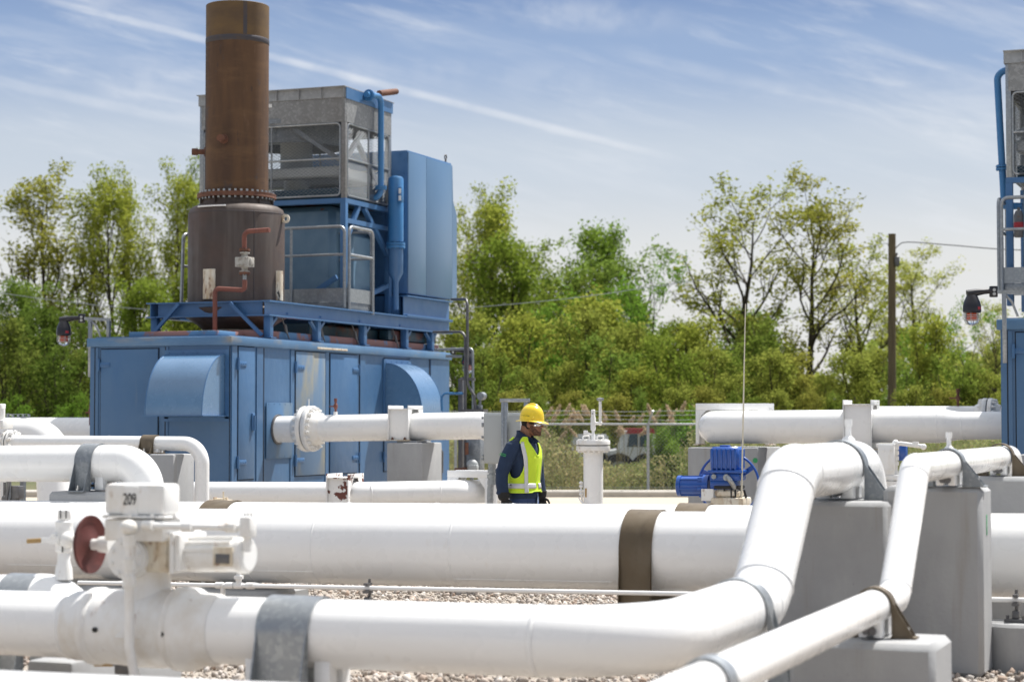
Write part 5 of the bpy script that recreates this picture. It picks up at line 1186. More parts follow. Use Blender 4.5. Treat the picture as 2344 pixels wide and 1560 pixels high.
mb = MB(); mb.lathe([(.03, zz(1007)), (.03, zz(996)), (.02, zz(992)), (.02, zz(985)), (.033, zz(984)), (.035, zz(955)), (.027, zz(953)), (.027, zz(938)), (.02, zz(937)), (.0, zz(937))], O, n=16)
mb.tube([O+Vector((0, 0, zz(995))), O+Vector((-.08, -.05, zz(990)))], .014, 8); mb.obox(O+Vector((-.09, -.05, zz(989))), (.05, .04, .05), None, .006); mb.build('valve_tree', white2, t)
q = hitY(1374, 968, ys); mb = MB(); mb.tube(bend([O+Vector((.02, 0, zz(968))), Vector((q.x, ys, q.z)), Vector((q.x, ys, zz(918)))], .03, 6), .019, 12); mb.ell((q.x, ys, q.z), .028, .028, .03); mb.build('vent_pipe', white2, t)
mb = MB(); mb.lathe([(.0, zz(918)), (.045, zz(916)), (.048, zz(911)), (.0, zz(909.5))], (q.x, ys, 0), n=16); mb.build('vent_cap', gal, t)
q = hitY(1341, 945.5, ys-.032); mb = MB(); mb.cyl((c.x-.0, q.y+.008, zz(946)), (c.x, q.y-.001, zz(946)), .008, n=8); mb.build('tag_hole', black, t)
mb = MB(); q = hitY(1332, 1115, ys-.08); mb.tube(bend([O+Vector((-.13, -.02, zz(1108))), (q.x-.01, q.y, zz(1108)), (q.x-.01, q.y, zz(1128)), (q.x+.02, q.y, zz(1165))], .02, 5), .013, 8)
for py in (1104, 1112, 1122, 1130): mb.ell((q.x-.012, q.y, zz(py)), .028, .028, .022)
mb.build('side_valve', white2, t)
q = hitY(1341, 1127, ys-.12); mb = MB(); mb.obox(q, (.022, .02, .12), None, .006); mb.build('tan_label', tan, t)
mb = MB(); z_ = hitY(1400, 1160, ys-.6); mb.tube(bend([hitY(1325, 1138, ys-.1), hitY(1330, 1150, ys-.15), hitY(1350, 1158, ys-.2), hitY(1375, 1153, ys-.3), hitY(1430, 1163, ys-.5), hitY(1470, 1175, ys-.7)], .2, 4), .009, 8); mb.build('cable', white, label='white cable trailing from the foot of the standpipe', cat='cable')

# ------------------------------------------------------------------ grey cabinet and strut stand behind the worker
c = at(1147, 1000, 22.6); yc = c.y
def gf(px, py, o=0.0): return hitY(px, py, yc+o)
t = thing('junction_cabinet', 'light grey junction cabinet hung on the strut frame behind the worker', 'cabinet', gf(1147, 1062))
a = gf(1107, 944); b = gf(1192, 1061); mb = MB(); mb.box(a.x, b.x, a.y, a.y+.2, b.z, a.z, .008); bd = mb.build('cabinet_body', greybox, t)
mb = MB(); a2 = gf(1106, 948, -.02); b2 = gf(1191, 1059, -.02); mb.box(a2.x+.01, b2.x, a2.y, a2.y+.018, b2.z, a2.z, .006); dr_ = mb.build('cabinet_door', greybox, t)
mb = MB()
for py in (956, 972, 1000, 1042, 1050): q = gf(1104.5, py, -.01); mb.obox(q, (.018, .03, .03 if py != 972 else .05), None, .004)
mb.build('hinge', gal, dr_)
t = thing('strut_frame', 'galvanised strut frame carrying the grey cabinet behind the yellow helmet', 'steel frame', (c.x, c.y-.06, 0))
a = gf(1155, 920, -.075); mb = MB(); mb.box(a.x-.035, a.x-.002, a.y-.02, a.y+.02, 0, a.z, .003); mb.box(a.x+.002, a.x+.035, a.y-.02, a.y+.02, 0, a.z, .003); mb.build('upright', gal, t)
b = gf(1204, 920, -.075); mb = MB(); mb.box(b.x-.02, b.x+.02, b.y-.02, b.y+.02, 0, b.z, .003); mb.build('upright', gal, t)
mb = MB(); mb.box(a.x-.05, b.x+.04, a.y-.025, a.y+.025, a.z, a.z+.04, .003); mb.build('cross_member', gal, t)
t = thing('conduit_riser', 'grey conduit with fittings running down from the grey cabinet', 'conduit', gf(1126, 1150))
q = gf(1127, 1062, .1); lo_ = gf(1122, 1160, .1); mb = MB(); mb.tube([q, (q.x, q.y, gf(1127, 1080).z), (lo_.x, lo_.y, gf(1127, 1120).z), (lo_.x-.01, lo_.y, 0)], .036, 14)
for py, r_ in ((1066, .045), (1078, .05), (1090, .058), (1099, .05), (1105, .054)): z_ = gf(1127, py).z; mb.cyl((q.x-.005, q.y, z_-.022), (q.x-.005, q.y, z_+.022), r_, n=12)
mb.build('conduit_run', gal, t)

# ------------------------------------------------------------------ instrument rack right of the enclosure
c = at(1070, 960, 33.0); yi = c.y
def fi(px, py, o=0.0): return hitY(px, py, yi+o)
t = thing('instrument_rack', 'dark post rack with conduits and a round gauge beyond the enclosure', 'instrument stand', (c.x, c.y, 0))
mb = MB(); q = fi(1057, 866); mb.box(q.x-.05, q.x+.03, yi-.04, yi+.04, 0, q.z, .005); mb.build('post', greydk, t)
mb = MB(); a = fi(1055, 866, -.06); b = fi(1087, 868, -.06); mb.bar(a, b, .05, .05); mb.bar(fi(1060, 941, -.05), fi(1112, 941, -.05), .2, .07); mb.build('cross_bar', greydk, t)
mb = MB(); mb.tube(bend([hitY(1034, 685, yi+.9), fi(1070, 684, -.1), fi(1070, 880, -.1), fi(1086, 905, -.1), fi(1088, 940, -.1)], [.16, .3, .1], 6), .024, 10)
mb.tube(bend([fi(992, 760, .2), fi(1065, 759, -.08), fi(1065, 1100, -.08)], .14, 6), .024, 10); mb.build('dark_conduit', greydk, t)
mb = MB(); mb.tube(bend([fi(995, 800, .1), fi(1082, 797, 0), fi(1083, 940, 0)], .07, 6), .022, 10); mb.build('light_conduit', gal, t)
mb = MB(); mb.tube(bend([fi(1012, 940, -.1), fi(1010, 900, -.1), fi(1060, 900, -.1)], .1, 6), .022, 10); mb.build('blue_conduit', bluepipe, t)
mb = MB(); q = fi(1099, 906, -.08); mb.cyl(q, q+Vector((.0, .14, 0)), .065, n=20); mb.cyl(q-Vector((0, .015, 0)), q, .05, n=20); mb.cyl(q+Vector((-.02, .06, -.05)), fi(1097, 940, 0), .022, n=10); mb.obox(fi(1097, 932, 0), (.09, .09, .08), None, .01); mb.build('gauge', galdk, t)
q = fi(1083, 1040, -.25); t = thing('meter_box', 'grey meter box with brown fittings behind the bracket', 'cabinet', (q.x, q.y, 0))
mb = MB(); a = fi(1067, 1003, -.2); b = fi(1099, 1078, -.2); mb.box(a.x, b.x, a.y, a.y+.2, b.z, a.z, .01); mb.box(a.x+.05, a.x+.1, a.y+.05, a.y+.1, 0, b.z); mb.build('cabinet_body', galdk, t)
mb = MB(); q = fi(1081, 1063, -.3); mb.ell(q, .10, .08, .09); mb.obox(fi(1084, 1070, -.36), (.15, .1, .09), None, .012); mb.build('meter', greybox, t)
mb = MB(); mb.tube([fi(1042, 1074, -.36), fi(1060, 1074, -.36)], .03, 10); mb.obox(fi(1064, 1074, -.36), (.05, .08, .08), None, .008); mb.cyl(fi(1068, 1012, -.3), fi(1068, 1040, -.3), .035, n=10); mb.build('fitting', rustst, t)
q = fi(1008, 1060, -1.2); t = thing('suction_hose', 'grey ribbed hose elbow at the right end of the enclosure', 'hose', (q.x, q.y, 0))
mb = MB(); pts = bend([fi(990, 1020, -1.0), fi(1008, 1022, -1.0), fi(1005, 1085, -1.0), fi(1002, 1150, -1.0)], .14, 6); mb.tube(pts, [.055]*len(pts), 14)
for py in range(1034, 1080, 5): z_ = fi(1006, py, -1.0); mb.cyl(z_-Vector((0, 0, .012)), z_+Vector((0, 0, .012)), .066, n=14)
mb.build('hose_body', greydk, t)

# ------------------------------------------------------------------ warning beacons
def beacon(px, py, D, label, bracket_dir=1, brk=True):
    c = at(px, py, D); s = FPX/D/148.0*1.0
    t = thing('warning_beacon', label, 'beacon light', (c.x, c.y, c.z), group='warning beacons on brackets')
    def P(dx, dz, dy=0): return c+RT*dx+Vector((0, 0, dz))+FH*dy
    mb = MB(); mb.lathe([(.0, .155), (.06, .15), (.075, .12), (.10, .06), (.112, .01), (.114, -.06), (.102, -.075), (.0, -.08)], c, n=28); mb.build('housing', blackp, t)
    mb = MB(); arm = [P(-.06*bracket_dir, .16), P(.06*bracket_dir, .18), P(.14*bracket_dir, .19), P(.26*bracket_dir, .20)]; mb.tube(arm, [.05, .045, .035, .03], 12); mb.build('arm', blackp, t)
    mb = MB(); q = P(.27*bracket_dir, .19); m3 = Matrix.Rotation(YAW, 3, 'Z'); mb.obox(q, (.10, .05, .14), m3, .012); cl_ = mb.build('clamp', blackp, t)
    mb = MB()
    for dz in (.02, -.03): mb.cyl(q+Vector((0, 0, dz))-FH*.024, q+Vector((0, 0, dz))-FH*.04, .02, n=12)
    mb.build('bolt', steel, cl_)
    mb = MB(); mb.lathe([(.0, -.08), (.064, -.08), (.064, -.165), (.0, -.17)], c, n=20); mb.build('lens', orange, t)
    mb = MB(); mb.lathe([(.083, -.08), (.086, -.14), (.07, -.19), (.035, -.215), (.0, -.22)], c, n=24); mb.build('globe', glassm, t)
    mb = MB()
    for k in range(8):
        a_ = k*math.pi/4; d = Vector((math.cos(a_), math.sin(a_), 0)); mb.tube([c+d*.098+Vector((0, 0, -.075)), c+d*.10+Vector((0, 0, -.15)), c+d*.075+Vector((0, 0, -.205)), c+Vector((0, 0, -.235))], .0045, 6)
    for z_, r_ in ((-.105, .10), (-.13, .101), (-.16, .097)): mb.tube([c+Vector((r_*math.cos(i*math.pi/10), r_*math.sin(i*math.pi/10), z_)) for i in range(20)], .0045, 6, closed=True)
    mb.build('guard_cage', gal, t)
    mb = MB(); ph_ = ca+R_(38)*bracket_dir*1; d = Vector((math.cos(ph_), math.sin(ph_), 0)); q = c+d*.112+Vector((0, 0, -.02)); mb.obox(q, (.004, .05, .035), Matrix.Rotation(ph_, 3, 'Z'), .001); mb.build('label', redlabel, t)
    return t, c
tb, cb = beacon(146, 757, 30.2, 'warning beacon left of the stack, hung from a slotted bracket')
def bracketpost(c, label):
    t = thing('strut_frame', label, 'steel frame', (c.x+.4, c.y, c.z))
    def P(dx, dz, dy=0): return c+RT*dx+Vector((0, 0, dz))+FH*dy
    mb = MB(); mb.bar(P(.27, .19), P(.70, .17), .045, .045)
    for k in range(12): mb.obox(P(.32+k*.03, .185, -.024), (.016, .004, .02), Matrix.Rotation(YAW, 3, 'Z'))
    mb.build('arm', gal, t)
    mb = MB(); mb.bar(P(.40, .165), P(.405, -.70), .05, .05, c=.004); mb.build('upright', gal, t); mb = MB(); mb.bar(P(.68, .155), P(.68, -.12), .05, .05, c=.004); mb.build('upright', gal, t)
    mb = MB(); mb.tube(bend([P(.42, .15), P(.50, .06), P(.57, -.12)], .2, 4), .016, 8); mb.build('cable', gal, t)
bracketpost(cb, 'slotted strut bracket on the left side of the blue enclosure')
SHIFT = Vector((13.35, 0, 0))
ur = at(2225, 702, 24.8); tb2, cb2 = beacon(2225, 702, 24.8, 'warning beacon at right beside the second blue unit'); bracketpost(cb2, 'strut bracket on the left side of the second blue unit')
beacon(1071, 826, 36.0, 'warning beacon half hidden by conduits at the far end of the enclosure', -1)
q = at(1030, 810, 36.0); mb = MB(); mb.bar(at(1020, 815, 36.0), at(1058, 815, 36.0), .05, .05); mb.build('bracket_arm', galdk, label='short slotted arm holding the half hidden beacon', cat='steel bracket')

# ------------------------------------------------------------------ second unit at the right edge
e2x = hitY(2290, 731, U.y).x; dx2 = e2x-(U.x-WID); dz2 = hitY(2290, 731, U.y).z-ZT
print('shift', dx2, dz2)
SH = Vector((dx2, 0, dz2))
enc2 = copy_tree(enc); enc2.location = enc.location+SH; enc2['label'] = 'second blue compressor enclosure cut off by the right edge'
gw2 = copy_tree(gw); gw2.location = gw.location+SH; gw2['label'] = 'galvanised gangway of the second unit at the right edge'
cg2 = copy_tree(cg); cg2.location = cg.location+SH+Vector((.22, 0, -.18)); cg2['label'] = 'mesh fan cage of the second unit at the right edge'
pl2 = copy_tree(plat); pl2.location = plat.location+SH; pl2['label'] = 'blue beam platform of the second unit at the right edge'
p2y = U.y+CY+.25
def b2(px, py): return hitY(px, py, p2y)
t = thing('coolant_pipe', 'blue flanged pipe running down the left side of the second fan cage', 'pipe', b2(2300, 470))
mb = MB(); mb.tube(bend([b2(2330, 160), b2(2282, 162), b2(2299, 470), b2(2299, 468)+Vector((.0, .0, -.02)), b2(2340, 472)], [.14, .05, .05], 8), .052, 16); mb.build('pipe_run', bluepipe, t)
mb = MB()
q = b2(2309, 160)
for e in (-.02, .02): mb.cyl(q+Vector((e-.012, 0, 0)), q+Vector((e+.012, 0, 0)), .10, n=18)
q = b2(2295, 384)
for e in (-.02, .02): mb.cyl(q+Vector((0, 0, e-.012)), q+Vector((0, 0, e+.012)), .10, n=18)
for k in range(8): a_ = k*math.pi/4; mb.cyl(q+Vector((.08*math.cos(a_), .08*math.sin(a_), -.045)), q+Vector((.08*math.cos(a_), .08*math.sin(a_), .045)), .010, n=6)
mb.build('pipe_flange', bluepipe, t)
q = hitY(2332, 512, U.y+GY1); t = thing('fire_extinguisher', 'dark cylinder with red label on the second gangway rail', 'extinguisher', (q.x, q.y, q.z-.2))
mb = MB(); mb.lathe([(.0, -.2), (.06, -.2), (.07, -.17), (.07, .13), (.045, .19), (.02, .2), (.02, .24), (.0, .24)], q, n=18); mb.build('cylinder', greydk, t); mb = MB(); mb.lathe([(.0705, -.1), (.0715, -.1), (.0715, .02), (.0705, .02)], q, n=18); mb.build('label_band', redlabel, t)
# ------------------------------------------------------------------ chain-link fence
FD = 44.6; 
def fp_(x, z, o=0.0): q = gcam(x, FD+o); return Vector((q.x, q.y, z))
FT = 1.60; FB = .17
fn = thing('chain_link_fence', 'grey chain link fence with barbed wire behind the concrete road', 'fence', fp_(1, 0))
XA, XB = -4.5, 12.5
mb = MB(); mesh_panel(mb, fp_(XA, FB), RT, (0, 0, 1), XB-XA, FT-FB, .085, .0019, 1.0, 3); mb.build('chain_link_mesh', galdk, fn, fix=False)
mb = MB(); mb.tube([fp_(XA, FT), fp_(XB, FT)], .026, 10); mb.build('top_rail', gal, fn)
mb = MB(); mb.tube([fp_(XA, FB+.02), fp_(XB, FB+.02)], .004, 6); mb.build('bottom_wire', gal, fn)
for px in (1483-440, 1483-220+40, 1483, 1483+215, 1483+430):
    x = (px-CXP)/FPX*FD
    if px == 1303: continue
    mb = MB(); mb.tube([fp_(x, .05), fp_(x, FT+.02)], .036, 12); p = mb.build('post', gal, fn)
    mb = MB(); mb.bar(fp_(x, FT), fp_(x+.10, FT+.30, -.2), .035, .03); mb.build('barb_arm', gal, p)
for k, (dz, off) in enumerate(((.10, -.05), (.20, -.12), (.29, -.19))):
    mb = MB(); mb.tube([fp_(XA+i*.5, FT+dz+.012*math.sin(i*1.1+k), off) for i in range(int((XB-XA)*2)+1)], .005, 5)
    r0 = random.Random(k)
    for i in range(100):
        x = XA+i*.17; q = fp_(x, FT+dz, off); mb.bar(q-Vector((.02, 0, .02)), q+Vector((.02, 0, .02)), .004, .004)
    mb.build('barbed_wire', gal, fn, fix=False)

# ------------------------------------------------------------------ trees
def leaves(pts, sizes, rs, elong=.55):
    n = len(pts); u = rs.normal(size=(n, 3)); u /= np.linalg.norm(u, axis=1)[:, None]
    w = rs.normal(size=(n, 3)); v = np.cross(u, w); v /= np.linalg.norm(v, axis=1)[:, None]
    s = sizes[:, None]
    V = np.stack([pts-u*s*.5, pts+v*s*elong*.5, pts+u*s*.5, pts-v*s*elong*.5], 1).reshape(-1, 3)
    return V, np.arange(4*n).reshape(n, 4)
def make_tree(name, seed, H, trunk_h, width, style, nl, lsize, mat, prototypes):
    rn = random.Random(seed); rs = np.random.default_rng(seed); mb = MB(); tips = []
    def wander(p, d, L_, k, up, jit):
        pts = [Vector(p)]; d = Vector(d).normalized()
        for i in range(k):
            d = (d+Vector((rn.gauss(0, jit), rn.gauss(0, jit), rn.gauss(0, jit*.6)+up))).normalized(); pts.append(pts[-1]+d*L_/k)
        return pts
    def taper(r0, r1, k): return [r0+(r1-r0)*i/k for i in range(k+1)]
    def twig(p, d, L_, r):
        pts = wander(p, d, L_, 3, .08, .22); mb.tube(pts, taper(r, r*.4, 3), 3, caps=False); tips.append((pts[1], pts[2], pts[3]))
    def branch(p, d, L_, r, lev):
        k = 5; pts = wander(p, d, L_, k, style['up'], .13); rr = taper(r, r*.35, k); mb.tube(pts, rr, 5 if lev < 2 else 4, caps=False)
        if lev < style['lev']:
            nb = rn.randint(*style['nb'])
            for i in range(nb):
                t = rn.uniform(.25, 1.0); j = min(k-1, int(t*k)); q = pts[j].lerp(pts[j+1], t*k-j); dd = (pts[j+1]-pts[j]).normalized()
                az = rn.uniform(0, 6.283); pr = dd.orthogonal().normalized(); pr = Matrix.Rotation(az, 3, dd) @ pr
                an = rn.uniform(*style['ang']); nd = dd*math.cos(an)+pr*math.sin(an)
                branch(q, nd, L_*rn.uniform(.38, .62)*(1.15-.5*t), rr[j]*.6, lev+1)
            twig(pts[-1], (pts[-1]-pts[-2]), L_*.25+.2, rr[-1])
        else:
            for i in range(style['tw']):
                t = rn.uniform(.15, 1.0); j = min(k-1, int(t*k)); q = pts[j].lerp(pts[j+1], t*k-j); dd = (pts[j+1]-pts[j]).normalized()
                pr = Matrix.Rotation(rn.uniform(0, 6.283), 3, dd) @ dd.orthogonal().normalized()
                twig(q, dd*.75+pr*.7, rn.uniform(.3, .65), max(.006, rr[j]*.5))
    stems = style.get('stems', 1)
    for sidx in range(stems):
        base = Vector((0, 0, 0)) if stems == 1 else Vector((rn.uniform(-.3, .3), rn.uniform(-.3, .3), 0))
        lean = Vector((rn.gauss(0, .05), rn.gauss(0, .05), 1)) if stems == 1 else Vector((math.cos(sidx*6.283/stems)*style.get('splay', .3), math.sin(sidx*6.283/stems)*style.get('splay', .3), 1))
        kk = 12; Hs = H*.93*(1 if stems == 1 else rn.uniform(.75, 1.0)); tp = wander(base, lean, Hs, kk, .05, .045); R0 = style['r']*(1 if stems == 1 else .6); tr_ = taper(R0, .02, kk)
        mb.tube(tp, tr_, 8, caps=False)
        nl1 = style['limbs'] if stems == 1 else max(5, style['limbs']//stems+2)
        for i in range(nl1):
            t = trunk_h+(1-trunk_h)*((i+rn.random())/nl1)**.85*.97; j = min(kk-1, int(t*kk)); q = tp[j].lerp(tp[j+1], t*kk-j)
            s = (t-trunk_h)/(1-trunk_h); env = style['env'](s)
            az = i*2.4+rn.uniform(-.5, .5); an = style['tilt'](s)
            d = Vector((math.cos(az)*math.sin(an), math.sin(az)*math.sin(an), math.cos(an)))
            branch(q, d, width*env*rn.uniform(.8, 1.15)/max(.5, math.sin(an)+.15), tr_[j]*.55, 1)
        twig(tp[-1], (0, 0, 1), .8, .02)
    me_t = None
    P = []
    per = max(1, nl//max(1, len(tips)))
    for a, b, c in tips:
        for i in range(per):
            t = rs.random(); q = a.lerp(b, t*2) if t < .5 else b.lerp(c, t*2-1); g_ = style.get('puff', .16); P.append((q.x+rs.normal()*g_, q.y+rs.normal()*g_, q.z+rs.normal()*g_))
    P = np.array(P); S = lsize*(.6+.8*rs.random(len(P))); Vv, Ff = leaves(P, S, rs)
    root = thing(name, None, 'tree')
    tk = mb.build('trunk', bark, root, fix=False, local=True)
    crn = np_mesh('crown', Vv, Ff, mat, root); crn.visible_shadow = True
    prototypes.append((root, float(np.percentile(Vv[:, 2], 99.6)))); return root
airy = dict(up=.10, lev=2, nb=(4, 6), ang=(.45, .95), tw=4, limbs=15, r=.19, env=lambda s: (1-.62*s)*(.62+.38*min(1, s*4)), tilt=lambda s: 1.0-.55*s, puff=.15)
dense = dict(up=.09, lev=2, nb=(4, 6), ang=(.4, .9), tw=4, limbs=20, r=.17, env=lambda s: (1-.70*s)*(.75+.25*min(1, s*4)), tilt=lambda s: 1.0-.5*s, puff=.20)
colu = dict(up=.16, lev=2, nb=(4, 5), ang=(.35, .75), tw=4, limbs=22, r=.15, env=lambda s: (1-.60*s)*(.7+.3*min(1, s*5)), tilt=lambda s: .72-.3*s, puff=.17)
fan = dict(up=.06, lev=2, nb=(4, 5), ang=(.35, .75), tw=4, limbs=20, r=.17, env=lambda s: .95-.45*s, tilt=lambda s: .75-.25*s, stems=5, splay=.32, puff=.20)
bush = dict(up=.10, lev=2, nb=(3, 5), ang=(.4, 1.0), tw=4, limbs=20, r=.07, env=lambda s: .95-.4*s, tilt=lambda s: 1.0-.5*s, stems=6, splay=.35, puff=.16)
PR = []
tA = make_tree('airy_tree', 11, 12.0, .20, 4.0, airy, 6500, .15, leaf, PR)
tB = make_tree('airy_tree', 23, 12.0, .22, 3.6, airy, 5200, .15, leaf, PR)
tC = make_tree('tall_tree', 31, 12.0, .12, 3.0, colu, 7000, .15, leaf, PR)
tD = make_tree('tall_tree', 47, 12.0, .12, 3.4, colu, 7800, .15, leaf, PR)
tE = make_tree('leafy_tree', 53, 9.0, .10, 3.2, dense, 10500, .155, leafg, PR)
tF = make_tree('fan_shaped_tree', 61, 9.5, .15, 2.6, fan, 9000, .155, leafg, PR)
sap = dict(up=.14, lev=2, nb=(3, 4), ang=(.35, .8), tw=3, limbs=14, r=.075, env=lambda s: (1-.6*s), tilt=lambda s: .85-.35*s, stems=3, splay=.14, puff=.14)
tS = make_tree('sapling', 91, 6.0, .22, 1.5, sap, 3800, .135, leaf, PR)
tT = make_tree('sapling', 97, 6.0, .06, 1.8, dict(sap, stems=4, splay=.2), 4300, .14, leafg, PR)
tH = make_tree('shrub', 83, 4.2, .05, 1.9, bush, 9500, .16, leafg, PR)
used_ = set()
def plant(proto, px, ytop, D, label, tint=(1, 1, 1), wid=1.0, rz=None, group='trees beyond the fence', cat='tree', name=None):
    root, H = next((r, h) for r, h in PR if r is proto)
    top = at(px, ytop, D); base = gcam(((px-CXP)/FPX)*D, D)
    if root.name in used_: o = copy_tree(root)
    else: o = root; used_.add(root.name)
    if name: o.name = name
    s = top.z/H*1.0; o.location = (base.x, base.y, 0); o.scale = (s*wid, s*wid, s); o.rotation_euler = (0, 0, rz if rz is not None else rnd.uniform(0, 6.28))
    for ch in o.children: ch.color = (*tint, 1)
    tag(o, label, cat, group); return o
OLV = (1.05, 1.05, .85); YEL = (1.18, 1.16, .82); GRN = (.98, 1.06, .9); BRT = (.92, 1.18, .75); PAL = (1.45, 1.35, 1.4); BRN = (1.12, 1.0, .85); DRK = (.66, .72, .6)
# left group, front row
plant(tC, 118, 366, 84, 'tall olive brown tree, leftmost tall crown, with bare limbs showing', BRN, 1.30, .6)
plant(tD, 186, 396, 87, 'olive tree with pointed crown just right of the leftmost tall one', OLV, .95)
plant(tC, 268, 388, 86, 'tall green topped tree above the enclosure left corner', (1.1, 1.08, .75), 1.0)
plant(tD, 312, 392, 90, 'slim pointed tree right of the green topped one at left', YEL, .8)
plant(tC, 398, 376, 88, 'pale slim tree left of the drum', YEL, .85)
plant(tD, 446, 345, 92, 'tall tree half hidden behind the stack and cage edge', GRN, .9)
plant(tE, 30, 640, 74, 'bushy green tree at the left edge', GRN, .95)
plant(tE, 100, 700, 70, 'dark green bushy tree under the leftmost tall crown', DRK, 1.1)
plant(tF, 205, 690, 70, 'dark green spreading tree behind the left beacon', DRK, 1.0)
plant(tE, 330, 640, 74, 'mustard tinted bushy tree left of the platform', YEL, 1.0)
plant(tE, 430, 620, 76, 'green bushy tree behind the platform left end', (1.1, 1.0, .7), 1.0)
# behind the unit, seen under the platform
plant(tE, 700, 690, 82, 'leafy tree seen beneath the platform right of the drum', GRN, 1.1)
plant(tF, 880, 690, 84, 'leafy tree seen beneath the far end of the platform', OLV, 1.0)
# middle
plant(tD, 1095, 415, 84, 'tall yellow green tree right of the intake cabinet', YEL, 1.25, 1.1)
plant(tC, 1055, 430, 88, 'slim tree close behind the intake cabinet edge', YEL, .9)
plant(tE, 1150, 540, 80, 'rounded olive tree right of the tall yellow green one', YEL, 1.1)
plant(tF, 1235, 520, 84, 'spreading tree with twiggy top left of centre gap', (1.1, 1.05, .85), .85)
plant(tF, 1330, 512, 86, 'broad multi stemmed tree in the middle of the tree line', GRN, 1.15, 2.0)
plant(tE, 1405, 515, 88, 'twiggy topped green tree right of the multi stemmed one', (1.05, 1.15, .85), .9)
plant(tF, 1432, 585, 80, 'bright green tree at the right end of the middle clump', (.85, 1.15, .7), 1.05, .7)
# right
plant(tB, 1640, 408, 78, 'airy tree with dark forked trunk right of centre', (1.15, 1.08, .8), 1.4, .9)
plant(tA, 1850, 400, 77, 'tall airy tree with bare dark limbs left of the utility pole', BRN, 1.4, 2.2)
plant(tB, 2008, 538, 80, 'pale thin tree just left of the utility pole', YEL, 1.35, 3.3)
plant(tA, 2095, 556, 92, 'pale airy tree behind the utility pole', PAL, 1.4, 5.0)
plant(tF, 2150, 688, 74, 'vivid green brushy tree right of the utility pole', BRT, .95, 1.0)
plant(tB, 2268, 690, 84, 'pale sparse tree behind the right beacon', PAL, 1.2)
plant(tE, 1695, 705, 82, 'round green tree behind the airy forked one', GRN, 1.25)
plant(tE, 1555, 735, 80, 'yellow green tree left of the airy forked one', YEL, 1.25)
plant(tE, 1470, 760, 74, 'low yellow tree under the middle clump right end', YEL, 1.2)
plant(tH, 2335, 700, 86, 'pale shrub tree at the right edge beyond the second unit', PAL, .8)
# understory shrubs
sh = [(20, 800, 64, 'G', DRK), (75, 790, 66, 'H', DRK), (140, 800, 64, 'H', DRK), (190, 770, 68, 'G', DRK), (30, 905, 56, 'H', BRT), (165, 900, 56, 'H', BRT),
      (1075, 760, 66, 'H', DRK), (1125, 735, 66, 'G', OLV), (1180, 760, 63, 'G', YEL), (1235, 715, 70, 'H', BRT), (1290, 800, 62, 'G', OLV), (1345, 770, 64, 'G', OLV), (1400, 800, 62, 'H', GRN), (1440, 830, 60, 'G', YEL),
      (1500, 800, 62, 'G', YEL), (1550, 820, 60, 'H', YEL), (1610, 800, 63, 'G', OLV), (1660, 830, 60, 'G', OLV), (1720, 800, 64, 'H', OLV), (1775, 830, 62, 'G', OLV), (1830, 850, 62, 'G', BRN), (1900, 870, 66, 'G', OLV),
      (1955, 850, 66, 'G', OLV), (2030, 880, 66, 'H', GRN), (2080, 800, 68, 'H', GRN), (2130, 790, 66, 'G', YEL), (2190, 830, 64, 'H', OLV), (2240, 840, 64, 'G', OLV), (2300, 850, 68, 'G', YEL),
      (1125, 850, 56, 'H', OLV), (1210, 850, 57, 'G', OLV), (1300, 870, 56, 'G', BRN), (1370, 880, 56, 'H', OLV)]
sh += [(1060, 745, 74, 'G', OLV), (1105, 800, 70, 'G', DRK), (1150, 720, 76, 'H', GRN), (1205, 775, 72, 'G', BRN), (1260, 760, 76, 'G', OLV), (1315, 735, 78, 'H', OLV), (1375, 745, 75, 'G', YEL), (1425, 770, 72, 'G', OLV),
       (1480, 770, 70, 'H', YEL), (1525, 765, 72, 'G', OLV), (1585, 775, 70, 'G', YEL), (1635, 790, 72, 'H', OLV), (1690, 770, 74, 'H', GRN), (1745, 790, 74, 'G', OLV), (1800, 840, 72, 'G', BRN), (1870, 855, 74, 'G', OLV), (1930, 870, 72, 'G', BRN), (2000, 850, 76, 'G', OLV),
       (1160, 890, 54, 'G', BRN), (1250, 900, 53, 'H', OLV), (1340, 905, 53, 'G', OLV), (1420, 900, 54, 'G', BRN), (1480, 890, 54, 'H', GRN), (1540, 880, 55, 'G', OLV), (1620, 880, 56, 'G', BRN), (1700, 885, 57, 'H', OLV), (1780, 890, 57, 'G', OLV), (1850, 895, 58, 'G', BRN), (1930, 900, 58, 'H', OLV), (2080, 880, 58, 'G', OLV), (2170, 885, 58, 'G', BRN)]
where = {0: 'at the far left', 1: 'at the far left', 2: 'left of the beacon', 3: 'by the enclosure corner'}
dk_ = {tuple(DRK): 'dark green', tuple(OLV): 'olive', tuple(YEL): 'yellowish', tuple(BRT): 'bright green', tuple(BRN): 'brownish', tuple(GRN): 'mid green'}
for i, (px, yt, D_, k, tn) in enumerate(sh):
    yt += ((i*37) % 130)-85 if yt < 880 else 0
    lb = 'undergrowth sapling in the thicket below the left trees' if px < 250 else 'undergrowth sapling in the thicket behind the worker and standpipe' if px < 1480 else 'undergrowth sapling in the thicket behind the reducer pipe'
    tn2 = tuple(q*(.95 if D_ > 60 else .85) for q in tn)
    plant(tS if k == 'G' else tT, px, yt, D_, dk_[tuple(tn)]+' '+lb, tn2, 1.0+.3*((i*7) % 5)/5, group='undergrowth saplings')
plant(tH, 1572, 935, 47.5, 'bright green leafy bush behind the fence beside the big pier', (.9, 1.2, .75), 1.0, group='bushes behind the fence', cat='bush', name='bush')
plant(tH, 1530, 985, 46.5, 'low green bush left of the bright one behind the fence', (.95, 1.1, .8), 1.0, group='bushes behind the fence', cat='bush', name='bush')

